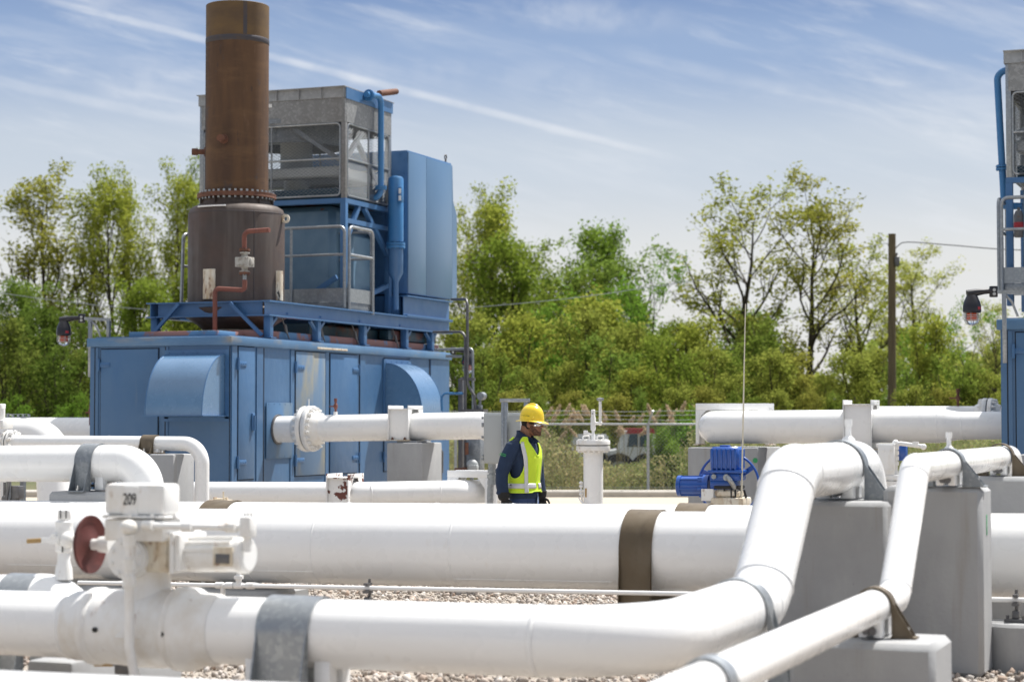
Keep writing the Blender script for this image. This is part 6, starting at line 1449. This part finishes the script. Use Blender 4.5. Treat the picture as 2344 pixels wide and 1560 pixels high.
# weeds right behind the fence
rs = np.random.default_rng(5); n = 60000
X = rs.uniform(-3.6, 13, n); Dp = FD+.4+rs.random(n)**1.3*11; gp = np.clip(1-np.abs(X/Dp*4558+1172-1410)/170, 0, 1)**.5
Z = rs.random(n)**.9*((1.25+.25*np.sin(X*1.7)+.2*np.sin(X*4.1+Dp))*(1-.50*gp))
kp = ~((gp > .3) & (Dp > FD+4.5)); X, Dp, Z = X[kp], Dp[kp], Z[kp]; n = len(X)
P = np.stack([RT.x*X+FH.x*Dp, RT.y*X+FH.y*Dp, Z+.05], 1); Vv, Ff = leaves(P, .05+.09*rs.random(n), rs, .45)
ns = 2600; X = rs.uniform(-3.6, 13, ns); Dp = FD+.3+rs.random(ns)*5; hh = (.7+.75*rs.random(ns))*(1-.6*np.clip(1-np.abs(X/Dp*4558+1172-1410)/170, 0, 1)**.5)
bx_ = RT.x*X+FH.x*Dp; by_ = RT.y*X+FH.y*Dp; lean = rs.normal(size=(ns, 2))*.10; wv_ = .010
Vs = np.stack([np.stack([bx_-RT.x*wv_, by_-RT.y*wv_, 0*hh], 1), np.stack([bx_+RT.x*wv_, by_+RT.y*wv_, 0*hh], 1), np.stack([bx_+lean[:, 0]+RT.x*wv_*.5, by_+lean[:, 1]+RT.y*wv_*.5, hh], 1), np.stack([bx_+lean[:, 0]-RT.x*wv_*.5, by_+lean[:, 1]-RT.y*wv_*.5, hh], 1)], 1).reshape(-1, 3)
tag(np_mesh('weeds', np.concatenate([Vv, Vs]), np.concatenate([Ff, np.arange(4*ns).reshape(ns, 4)+len(Vv)]), weedm), 'brown and green tall weeds growing behind the chain link fence', 'weeds', kind='stuff')
# far woodland closing the low gaps
n = 60000; X = rs.uniform(-75, 75, n); Dp = 118+rs.random(n)*12; hm = 5.2+1.2*np.sin(X*.31)+.9*np.sin(X*.83+1)+.5*np.sin(X*2.1)
Z = rs.random(n)**.8*hm; P = np.stack([RT.x*X+FH.x*Dp, RT.y*X+FH.y*Dp, Z], 1); Vv, Ff = leaves(P, .3+.35*rs.random(n), rs, .7)
o = np_mesh('woodland', Vv, Ff, leaf); o.color = (1.0, 1.05, .95, 1); tag(o, 'distant woodland closing the gaps between the trees near the horizon', 'woodland', kind='stuff')

# reeds with plumes
def make_reed():
    root = thing('reed', 'tall dry reed with tan feathery plume behind the chain link fence', 'reed', group='dry reeds behind the fence')
    mb = MB(); mb.tube([(0, 0, 0), (.01, 0, .9), (.03, .01, 1.75), (.06, .01, 2.0)], [.009, .008, .006, .004], 5); mb.tube([(.0, 0, .8), (.18, .05, 1.25), (.34, .1, 1.2)], [.008, .014, .003], 4); mb.build('stalk', straw, root, local=True)
    rr_ = np.random.default_rng(2); k = 340; t = rr_.random(k); P = np.stack([.06+.10*t+.05*t*t+rr_.normal(size=k)*.035*(1-.6*t), .01+rr_.normal(size=k)*.035*(1-.6*t), 1.86+.30*t-.07*t*t+rr_.normal(size=k)*.02], 1)
    Vv, Ff = leaves(P, .03+.035*rr_.random(k), rr_, .4); np_mesh('plume', Vv, Ff, reedm, root); return root
rd0 = make_reed(); first = True
rp = [(1248, 935), (1262, 948), (1270, 930), (1292, 927), (1296, 948), (1303, 945), (1318, 950), (1325, 938), (1336, 945), (1345, 930), (1353, 930), (1390, 940), (1418, 943), (1436, 955), (1458, 950), (1491, 928), (1497, 940), (1505, 950), (1527, 948), (1540, 930), (1538, 940), (1546, 950), (1555, 922), (1284, 962), (1294, 965), (1261, 985), (1280, 990), (1322, 985), (1410, 975), (1430, 978), (1412, 985), (1463, 985), (1488, 980), (1514, 978), (1525, 978), (1510, 1005), (1240, 968), (1375, 958), (1268, 1005), (1600, 930)]
for i, (px, py) in enumerate(rp):
    D_ = 46+rnd.random()*3.5; top = at(px+4, py-8, D_); o = rd0 if i == 0 else copy_tree(rd0)
    b = gcam((px-CXP)/FPX*D_, D_); s = top.z/2.16; o.location = (b.x, b.y, 0); o.scale = (.85, .85, s); o.rotation_euler = (0, 0, YAW+rnd.uniform(-.9, .9) + (math.pi if rnd.random() < .35 else 0))

# ------------------------------------------------------------------ parked trucks beyond the weeds
def truck(px0, px1, pytop, D_, col, label, red):
    a = gcam((px0-CXP)/FPX*D_, D_); b = gcam((px1-CXP)/FPX*D_, D_); Lh = (b-a).length; t = thing('parked_truck', label, 'truck', (a+b)/2)
    zt = at(px0, pytop, D_).z; body = M('truck_paint', col, .35, coat=.5)
    m3 = Matrix.Rotation(YAW, 3, 'Z'); def_ = lambda u, v, z: a+RT*(u*Lh)+FH*v+Vector((0, 0, z))
    mb = MB(); out = [def_(0, 0, .5), def_(0, 0, zt*.62), def_(.22, 0, zt*.66), def_(.34, 0, zt*.97), def_(.40, 0, zt), def_(.95, 0, zt), def_(1, 0, zt*.95), def_(1, 0, .5)]; mb.prism(out, FH*1.9); mb.build('body', body, t)
    mb = MB(); mb.prism([def_(.36, -.012, zt*.70), def_(.42, -.012, zt*.92), def_(.60, -.012, zt*.92), def_(.60, -.012, zt*.70)], FH*.01); mb.prism([def_(.64, -.012, zt*.70), def_(.64, -.012, zt*.92), def_(.90, -.012, zt*.92), def_(.90, -.012, zt*.70)], FH*.01); mb.build('window', M('truck_glass', (.05, .08, .12), .08, spec=.8), t)
    if red:
        mb = MB(); mb.prism([def_(.335, -.02, zt*.93), def_(.40, -.02, zt+.035), def_(.95, -.02, zt+.035), def_(1.005, -.02, zt*.93)], FH*1.94); mb.build('roof', M('red_roof_paint', (.36, .02, .03), .35, coat=.5), t)
    for u in (.18, .8):
        mb = MB(); p = def_(u, -.02, .42); mb.cyl(p, p+FH*.28, .42, n=24); w_ = mb.build('wheel', black, t); mb = MB(); mb.cyl(p-FH*.012, p+FH*.05, .22, n=18); mb.build('rim', gal, w_)
    mb = MB(); mb.bar(def_(-.03, .9, .55), def_(0, .9, .55), 1.9, .22); mb.build('bumper', gal, t)
truck(1398, 1500, 983, 51, (.60, .62, .66), 'parked truck with red roof half hidden by the weeds beyond the fence', True)
truck(1278, 1392, 993, 52.5, (.75, .76, .76), 'white parked truck left of the red roofed one, half hidden by weeds', False)
truck(1500, 1585, 985, 66, (.72, .72, .70), 'white parked truck right of the red roofed one behind the bush', False)

# ------------------------------------------------------------------ utility pole and line
PD = 62.0
b = gcam((2040-CXP)/FPX*PD, PD); topp = at(2042, 535, PD)
pole = thing('utility_pole', 'brown wooden utility pole with a small grey box near its top', 'utility pole', b)
mb = MB(); mb.tube([b, Vector((topp.x, topp.y, topp.z))], [.135, .115], 18); mb.build('pole', wood, pole)
q = at(2053, 598, PD-.1); mb = MB(); mb.obox(q, (.15, .2, .32), Matrix.Rotation(YAW, 3, 'Z'), .03); mb.cyl(q+Vector((0, 0, .16)), q+Vector((0, 0, .26)), .03, n=8); mb.build('box', greydk, pole)
def wire(pts, D_, r, label, mat, cat='cable'):
    P = [at(x, y, d) for (x, y), d in zip(pts, D_)]; out = []
    for i in range(len(P)-1):
        p0 = P[max(i-1, 0)]; p1 = P[i]; p2 = P[i+1]; p3 = P[min(i+2, len(P)-1)]
        for k in range(10):
            t = k/10; out.append(.5*((2*p1)+(p2-p0)*t+(2*p0-5*p1+4*p2-p3)*t*t+(3*p1-p0-3*p2+p3)*t*t*t))
    out.append(P[-1]); mb = MB(); mb.tube(out, r, 6); return mb.build('overhead_wire', mat, label=label, cat=cat)
wire([(2046, 575), (2056, 562), (2080, 554), (2180, 561), (2290, 570), (2420, 574)], [62, 62, 61.8, 61, 60, 59], .016, 'dark overhead wire running right from the utility pole', greydk)
wire([(2034, 562), (2005, 560), (1800, 610), (1500, 655), (1300, 683), (1040, 706), (700, 722), (340, 708), (100, 684), (-60, 660)], [62, 62, 61.5, 61, 60.5, 60, 60, 60, 60, 60], .012, 'pale sagging overhead wire running left from the utility pole', gal)
# ------------------------------------------------------------------ the worker
wq = at(1198, 1000, 20.3); PHI = R_(29)
pz = YAW-PHI
per = thing('person', 'worker in yellow hard hat, lime safety vest and navy jacket walking to the right', 'person', (wq.x, wq.y, 0), rz=pz)
skin = M('brown_skin', (.23, .108, .062), .5, 0, [((.18, .08, .048), 18, .45, .7, .5)], spec=.4)
navy = M('navy_jacket_cloth', (.007, .024, .066), .75, 0, [((.005, .016, .046), 5, .4, .7, .8)], bump=((9, 9, 7), .5, .03))
denim = M('denim', (.022, .045, .125), .85, 0, [((.04, .07, .16), 9, .45, .7, .7)], bump=((12, 12, 6), .5, .02))
lime = M('lime_vest_mesh', (.60, .78, .03), .75, 0, [((.52, .70, .03), 6, .4, .7, .8)], bump=((7, 7, 4), .35, .02))
limet = M('lime_trim', (.58, .80, .05), .7)
refl = M('silver_reflective_tape', (.60, .60, .60), .45, .15, [((.5, .5, .5), 10, .45, .7, .7)], bump=(14, .25, .01))
hatm = M('yellow_hard_hat', (.80, .58, .015), .28, 0, coat=.4)
hairm = M('short_black_hair', (.010, .008, .007), .9)
beardm = M('short_beard_stubble', (.06, .03, .02), .9, 0, [((.16, .075, .045), 90, .45, .6, .85)])
glassesm = M('mirrored_lens', (.55, .55, .55), .06, 1.0)
glovem = M('black_glove', (.010, .010, .011), .75, bump=(60, .3, .003))
boot = M('brown_work_boot', (.06, .035, .02), .7)
def ring(c, a, b, n=28, rot=0.0, e=2.3):
    out = []
    for k in range(n):
        t = 2*math.pi*k/n; ct, s_ = math.cos(t), math.sin(t); x = a*math.copysign(abs(ct)**(2/e), ct); y = b*math.copysign(abs(s_)**(2/e), s_)
        out.append(Vector((c[0]+x*math.cos(rot)-y*math.sin(rot), c[1]+x*math.sin(rot)+y*math.cos(rot), c[2])))
    return out
TS = [(.86, .0, .115, .165), (.93, .0, .128, .178), (1.0, .0, .128, .172), (1.10, .005, .122, .165), (1.22, .01, .128, .175), (1.34, .01, .138, .195), (1.42, .005, .130, .208), (1.475, .0, .112, .200), (1.515, -.005, .090, .150), (1.545, .0, .075, .095), (1.57, .01, .068, .078)]
def tor(z, off=0.0):
    for i in range(len(TS)-1):
        if TS[i][0] <= z <= TS[i+1][0]:
            t = (z-TS[i][0])/(TS[i+1][0]-TS[i][0]); return [TS[i][k]+(TS[i+1][k]-TS[i][k])*t for k in (1, 2, 3)]
    return TS[-1][1:]
def remesh(o, vox, sm=4):
    m = o.modifiers.new('fuse', 'REMESH'); m.mode = 'VOXEL'; m.voxel_size = vox; m.use_smooth_shade = True
    s = o.modifiers.new('relax', 'SMOOTH'); s.iterations = sm; s.factor = .5
def limb(mb, pts, rs_, n=18): 
    mb.tube(bend([pts[0], pts[1], pts[2]], .12, 5) if 0 else pts, rs_, n)
arms = {1: [(.0, .185, 1.455), (.012, .245, 1.33), (.018, .275, 1.18), (.035, .275, 1.06), (.055, .272, .945)], -1: [(-.01, -.185, 1.455), (-.055, -.245, 1.33), (-.095, -.278, 1.18), (-.095, -.278, 1.06), (-.078, -.272, .945)]}
legs = {1: [(.0, .09, .90), (.08, .10, .70), (.15, .10, .50), (.14, .10, .30), (.12, .10, .10)], -1: [(.0, -.09, .90), (-.03, -.10, .70), (-.06, -.10, .50), (-.14, -.10, .30), (-.22, -.10, .12)]}
# body: one continuous skin surface with the head
hyaw = R_(15); Hm = Matrix.Rotation(hyaw, 3, 'Z') @ Matrix.Rotation(R_(4), 3, 'Y')
HC = Vector((.072, .012, 1.572))
def hp(x, y, z): return HC + Hm @ Vector((x, y, z))
mb = MB()
mb.loft([ring((cx, 0, z), a-.02, b-.02) for z, cx, a, b in TS])
for s in (1, -1):
    mb.tube(arms[s], [.055, .05, .043, .038, .028], 14); mb.tube(legs[s], [.085, .08, .058, .055, .042], 14)
mb.tube([(.0, 0, 1.50), (.02, 0, 1.56), (.045, 0, 1.66)], [.062, .060, .062], 18)
HS = [(-.005, .045, .03, .025), (.008, .055, .045, .038), (.03, .045, .066, .056), (.06, .025, .088, .068), (.09, .012, .098, .074), (.12, .008, .101, .077), (.15, .003, .102, .079), (.18, .0, .100, .078), (.21, .0, .090, .070), (.235, .0, .06, .05), (.245, .0, .02, .02)]
mb.loft([[hp(*(p.x, p.y, p.z)) for p in ring((cx, 0, z), a, b, 28, 0, 2.15)] for z, cx, a, b in HS])
mb.loft([[hp(.095, -.012, .135), hp(.095, .012, .135), hp(.108, .0, .135)], [hp(.095, -.02, .098), hp(.095, .02, .098), hp(.138, .0, .097)], [hp(.09, -.020, .086), hp(.09, .020, .086), hp(.124, .0, .086)]])
mb.ell(hp(.121, 0, .094), .018, .014, .012); mb.ell(hp(.100, .016, .091), .014, .010, .008); mb.ell(hp(.100, -.016, .091), .014, .010, .008)
mb.ell(hp(.099, 0, .062), .014, .026, .0075, Hm); mb.ell(hp(.097, 0, .049), .015, .024, .0085, Hm)
mb.ell(hp(.088, 0, .018), .020, .022, .017, Hm); mb.ell(hp(.090, 0, .142), .022, .06, .012, Hm)
for s in (1, -1): mb.ell(hp(-.005, s*.082, .105), .020, .011, .033, Hm)
bd_ = mb.build('body', skin, per, local=True, fix=True); remesh(bd_, .0055, 3)
# lips, beard, hair, eyes
mb = MB(); mb.ell(hp(.104, 0, .0615), .011, .022, .006, Hm); mb.ell(hp(.102, 0, .050), .012, .020, .007, Hm); mb.build('lips', M('lips', (.24, .09, .075), .45), per, local=True)
mb = MB()
def headring(z, off, t0, t1, n=20):
    for i in range(len(HS)-1):
        if HS[i][0] <= z <= HS[i+1][0]:
            t = (z-HS[i][0])/(HS[i+1][0]-HS[i][0]); cx, a, b = [HS[i][k]+(HS[i+1][k]-HS[i][k])*t for k in (1, 2, 3)]
    return [hp(cx+(a+off)*math.cos(t0+(t1-t0)*k/n), (b+off)*math.sin(t0+(t1-t0)*k/n), z) for k in range(n+1)]
rows = [headring(z, .0035, -R_(q), R_(q)) for z, q in ((-.003, 90), (.008, 100), (.02, 100), (.032, 100), (.042, 98))]
vs = [p for r in rows for p in r]; m = len(rows[0]); mb.add(vs, [(i*m+k, i*m+k+1, (i+1)*m+k+1, (i+1)*m+k) for i in range(len(rows)-1) for k in range(m-1)])
for s in (1, -1):
    rows = [headring(z, .003, s*R_(a0), s*R_(105), 8) for z, a0 in ((.042, 42), (.06, 52), (.08, 66), (.10, 78))]
    vs = [p for r in rows for p in r]; m = 9; mb.add(vs, [(i*m+k, i*m+k+1, (i+1)*m+k+1, (i+1)*m+k) for i in range(3) for k in range(8)])
mb.ell(hp(.106, 0, .073), .010, .028, .005, Hm); mb.ell(hp(.090, 0, .012), .026, .026, .018, Hm); mb.build('beard', beardm, per, local=True)
mb = MB()
rows = [headring(z, .006, R_(105), R_(255)) for z in (.06, .09, .12, .15, .18)]; vs = [p for r in rows for p in r]; m = len(rows[0]); mb.add(vs, [(i*m+k, i*m+k+1, (i+1)*m+k+1, (i+1)*m+k) for i in range(4) for k in range(m-1)])
for s in (1, -1): mb.obox(hp(.018, s*.079, .135), (.03, .006, .05), Hm, .003)
mb.build('hair', hairm, per, local=True)
# safety glasses
mb = MB()
arc = [hp(.006+.106*math.cos(R_(a)), .089*math.sin(R_(a)), .113+.002*abs(a)/70) for a in range(-84, 85, 12)]
for s in (1, -1): mb.tube([hp(.0, s*.089, .118), hp(.04, s*.091, .119), hp(.075, s*.080, .116)], .006, 8)
mb.tube([p+Vector((0, 0, .017)) for p in arc[2:-2]], .0045, 6); gls = mb.build('glasses_frame', black, per, local=True)
mb = MB(); rows = [[hp(.010+(.108-.004*abs(z))*math.cos(R_(a)), .089*math.sin(R_(a)), .112+z*.019*(1-.25*(abs(a)/70)**2)) for a in range(-66, 67, 6)] for z in (-1, -.5, 0, .5, .95)]
vs = [p for r in rows for p in r]; m = len(rows[0]); mb.add(vs, [(i*m+k, i*m+k+1, (i+1)*m+k+1, (i+1)*m+k) for i in range(4) for k in range(m-1) if not (m//2-1 <= k <= m//2 and i < 2)]); mb.build('lens', glassesm, gls, local=True)
# hard hat
mb = MB(); hz = .150
def hat(x, y, z): return hp(x+.006, y, z+hz)
prof = [(1.0, 0), (.99, .03), (.95, .065), (.86, .10), (.70, .13), (.48, .149), (.22, .158), (.04, .160)]
mb.loft([[hat(.128*q*math.cos(t), .108*q*math.sin(t), z) for t in [2*math.pi*k/40 for k in range(40)]] for q, z in prof])
brim = []
for q, dz in ((1.0, .012), (1.0, .0), (1.14, -.005), (1.28, -.014), (1.30, -.017), (1.28, -.018), (1.12, -.010), (.98, -.006)):
    brim.append([hat(.128*q*math.cos(t)+(.014*max(0, math.cos(t))**2 if q > 1.1 else 0), .108*q*math.sin(t), dz-(.010*max(0, math.cos(t))**2+.004*max(0, -math.cos(t)) if q > 1.1 else 0)+(.006*abs(math.sin(t)) if q > 1.1 else 0)) for t in [2*math.pi*k/40 for k in range(40)]])
mb.loft(brim, caps=False)
rid = []
for a in range(-4, 13): t = R_(-20+a*13); rid.append((math.cos(t), math.sin(t)))
for y0, rr_ in ((0, .017), (.036, .009), (-.036, .009)):
    mb.tube([hat(.128*math.cos(t)*.93, y0, .004+.156*math.sin(t)*(1-.6*(y0/.1)**2)) for t in [R_(18+144*k/14) for k in range(15)]], [rr_*(.3+.7*math.sin(math.pi*(k+.8)/15.6)) for k in range(15)], 10)
for s in (1, -1): mb.obox(hat(.03, s*.103, .028), (.035, .014, .026), Hm, .006)
hh_ = mb.build('hard_hat', hatm, per, local=True, ang=55)
tm = text_mesh('hat_wordmark', 'Consumers Energy', .0125, M('green_black_print', (.02, .10, .04), .5), hh_, Matrix.Translation(hat(-.045, -.1075, .046)) @ Hm.to_4x4() @ Matrix.Rotation(R_(-12), 4, 'Z') @ Matrix.Rotation(R_(82), 4, 'X'), .001)
# jacket
mb = MB()
mb.loft([ring((cx, 0, z), a+.008, b+.008) for z, cx, a, b in TS if z > .90][:-1])
for s in (1, -1):
    p = arms[s]; mb.tube([p[0]+(0,) if False else p[0], p[1], p[2], p[3], Vector(p[4])+Vector((0, 0, .03))], [.083, .078, .066, .062, .058], 18)
    mb.ell((p[0][0], p[0][1]+s*.005, 1.448), .082, .078, .075)
    for k, (i, z) in enumerate(((2, .04), (2, -.05), (3, .02), (3, -.06), (1, -.03))): 
        q = Vector(p[i])+Vector((0, 0, z)); mb.lathe([(.05, -.02), (.069-.003*k*.4, 0), (.05, .02)], q, (random.Random(k).uniform(-.3, .3), .2*s, 1), 14)
j = mb.build('jacket', navy, per, local=True); remesh(j, .0085, 4)
mb = MB(); rows = []
for z, a, b, cx in ((1.505, .094, .120, .0), (1.535, .088, .098, .006), (1.57, .084, .088, .016), (1.605, .090, .088, .022)):
    rows.append([Vector((cx+a*math.cos(t), b*math.sin(t), z-.062*max(0, math.cos(t))+.015*max(0, -math.cos(t)))) for t in [R_(22)+(2*math.pi-R_(44))*k/26 for k in range(27)]])
vs = [p for r in rows for p in r]; m = 27; fs = [(i*m+k, i*m+k+1, (i+1)*m+k+1, (i+1)*m+k) for i in range(3) for k in range(m-1)]; mb.add(vs, fs)
for s in (1, -1): 
    e = rows[3][0] if s > 0 else rows[3][-1]; mb.prism([e, rows[2][0 if s > 0 else -1], rows[1][0 if s > 0 else -1], Vector((e.x+.05, e.y+s*.02, e.z-.045))], (.004, s*.008, 0))
c_ = mb.build('collar', navy, j, local=True); sm = c_.modifiers.new('thick', 'SOLIDIFY'); sm.thickness = .008
# vest
def vp(th, z, off=.024):
    cx, a, b = tor(z); e = 2.3; ct, s_ = math.cos(th), math.sin(th); fl = .018*max(0, (1.10-z)/.14)
    return Vector((cx+(a+off+fl)*math.copysign(abs(ct)**(2/e), ct), (b+off+fl)*math.copysign(abs(s_)**(2/e), s_), z))
def hem(th): return 1.00-.035*math.sin(th*1.0)**2*0+(.010*max(0, 1-abs(th)/R_(20)))
NT, NZ = 120, 56; zs = [.985+(1.548-.985)*i/NZ for i in range(NZ+1)]
ok = lambda th, z: True
def inside(th, z):
    d = min(abs(th-math.pi/2), abs(th+math.pi/2))
    if z > 1.13:
        wv = R_(40)*math.sqrt(max(0, 1-((z-1.36)/.23)**2)) if z < 1.36 else R_(40)
        if z < 1.49 and d < wv: return False
        if z >= 1.49 and d < R_(26): return False
    if z > 1.36 and abs(th) < R_(3+27*(z-1.36)/.17): return False
    if z > 1.515 and abs(th) > R_(140): return False
    if z < hem(th): return False
    return True
mb = MB(); idx = {}
def vid(k, i):
    if (k, i) not in idx: idx[(k, i)] = len(mb.v); mb.v.append(vp(-math.pi+2*math.pi*k/NT, zs[i]))
    return idx[(k, i)]
for i in range(NZ):
    for k in range(NT):
        th = -math.pi+2*math.pi*(k+.5)/NT
        if inside(th, (zs[i]+zs[i+1])/2): mb.f.append((vid(k % NT, i), vid((k+1) % NT, i), vid((k+1) % NT, i+1), vid(k % NT, i+1)))
edges = {}
for f in mb.f:
    for a, b in zip(f, f[1:]+f[:1]): edges[(min(a, b), max(a, b))] = edges.get((min(a, b), max(a, b)), 0)+1
bord = [e for e, c in edges.items() if c == 1]; VV = [v.copy() for v in mb.v]
vest = mb.build('safety_vest', lime, per, local=True); 
smo = vest.modifiers.new('relax', 'SMOOTH'); smo.iterations = 3; smo.factor = .5
so_ = vest.modifiers.new('thick', 'SOLIDIFY'); so_.thickness = .006
# smooth trim: chain the border loops
nb_ = {}
for a, b in bord: nb_.setdefault(a, []).append(b); nb_.setdefault(b, []).append(a)
seen = set(); mb = MB()
for st_ in list(nb_):
    if st_ in seen: continue
    loop = [st_]; seen.add(st_); cur = st_
    while True:
        nx = [q for q in nb_[cur] if q not in seen]
        if not nx: break
        cur = nx[0]; seen.add(cur); loop.append(cur)
    if len(loop) < 6: continue
    P = [VV[i] for i in loop]
    for _ in range(4): P = [(P[i-1]+P[i]*2+P[(i+1) % len(P)])/4 for i in range(len(P))]
    mb.tube(P, .0075, 6, closed=True)
mb.build('vest_trim', limet, vest, local=True)
def strip(t0, t1, z0, z1, nz, nt, off=.031, tilt=0.0):
    mb = MB(); vs = []
    for i in range(nz+1):
        for k in range(nt+1):
            z = z0+(z1-z0)*i/nz; a = tilt*(i/nz); vs.append(vp(t0+a+(t1-t0)*k/nt, z, off))
    mb.add(vs, [(i*(nt+1)+k, i*(nt+1)+k+1, (i+1)*(nt+1)+k+1, (i+1)*(nt+1)+k) for i in range(nz) for k in range(nt)]); o = mb.build('reflective_stripe', refl, vest, local=True)
    s_ = o.modifiers.new('thick', 'SOLIDIFY'); s_.thickness = .004; return o
strip(-R_(175), -R_(6), 1.035, 1.085, 3, 44); strip(R_(6), R_(175), 1.035, 1.085, 3, 44)
for s in (1, -1):
    strip(s*R_(38), s*R_(52), .992, 1.505, 30, 4, .0325, s*R_(8)); strip(s*R_(142), s*R_(156), 1.0, 1.505, 30, 4, .0325, 0)
mb = MB(); q = vp(-R_(100), 1.072, .037); mb.ell(q, .007, .007, .007); mb.build('snap_button', black, vest, local=True)
mb = MB(); mb.tube([vp(0, z, .03) for z in (1.06, 1.12, 1.2, 1.27)], .004, 6); mb.build('zip', limet, vest, local=True)
# sleeve lettering
A_ = Vector(arms[-1][0]); B__ = Vector(arms[-1][1])
for k, tx in enumerate(('Major Projects', '& Construction')):
    up_ = (A_-B__).normalized(); out = Vector((-.25, -1, .15)).normalized(); rt_ = up_.cross(out)*-1
    rt_ = out.cross(up_)*-1 if False else Vector((1, -.25, 0)).normalized(); out = rt_.cross(up_).normalized(); rt_ = up_.cross(out).normalized()
    m4 = Matrix((rt_, up_, out)).transposed().to_4x4(); q = A_.lerp(B__, .80)+out*.088-up_*(.013+.017*k)+rt_*.012
    text_mesh('sleeve_lettering', tx, .0155, M('green_thread', (.05, .42, .10), .6), j, Matrix.Translation(q) @ m4, .001)
# jeans, belt badge, gloves, boots
mb = MB(); mb.loft([ring((0, 0, z), a, b) for z, a, b in ((.80, .115, .165), (.86, .124, .172), (.92, .126, .174), (.985, .124, .168))])
for s in (1, -1): mb.tube([(.0, s*.09, .90)]+legs[s][1:4]+[(legs[s][4][0], legs[s][4][1], .07)], [.098, .095, .074, .070, .066], 18)
jn = mb.build('jeans', denim, per, local=True); remesh(jn, .009, 4)
for s in (1, -1):
    fx, fy = legs[s][4][0], legs[s][4][1]; bz = .0
    mb = MB(); mb.tube([(fx, fy, .16), (fx, fy, .06)], [.062, .062], 14); mb.ell((fx+.06, fy, .045), .15, .052, .052); mb.obox((fx+.055, fy, .014), (.29, .10, .028), None, .012); b_ = mb.build('boot', boot, per, local=True); remesh(b_, .008, 3)
for s in (1, -1):
    w_ = Vector(arms[s][4]); mb = MB(); fwd = Vector((.30, 0, -.95)).normalized(); sid = Vector((1, 0, .3)).normalized(); nrm_ = fwd.cross(sid)
    mb.tube([w_+Vector((0, 0, .055)), w_+Vector((0, 0, .0)), w_-Vector((0, 0, .03))], [.064, .060, .040], 16)
    pm = w_+fwd*.075; mb.obox(pm, (.10, .034, .085), Matrix((fwd, nrm_, sid)).transposed(), .014)
    for f_, (o_, L_, cv) in enumerate(((.032, .072, .5), (.011, .082, .6), (-.011, .076, .7), (-.031, .060, .8))):
        b0 = pm+fwd*.045+sid*o_; k1 = b0+fwd*L_*.45; k2 = k1+(fwd*.8-Vector((0, s, 0))*cv*.7).normalized()*L_*.35; k3 = k2+(fwd*.35-Vector((0, s, 0))*cv).normalized()*L_*.3
        mb.tube([b0, k1, k2, k3], [.0115, .011, .010, .008], 10); mb.ell(k3, .008, .008, .008)
    tb_ = w_+fwd*.04+sid*.038; mb.tube([tb_, tb_+sid*.028+fwd*.022, tb_+sid*.036+fwd*.055, tb_+sid*.026+fwd*.078], [.015, .013, .011, .009], 10)
    g_ = mb.build('glove', glovem, per, local=True); remesh(g_, .0045, 2)
mb = MB(); q = Vector((.140, .055, .90)); mb.obox(q, (.004, .055, .085), Matrix.Rotation(.25, 3, 'Z'), .002); mb.tube([q+Vector((.0, 0, .043)), q+Vector((-.006, 0, .085))], .004, 6); bg_ = mb.build('id_badge', M('badge_card', (.35, .45, .62), .3, 0, [((.05, .12, .4), 26, .5, .55, 1)]), per, local=True)
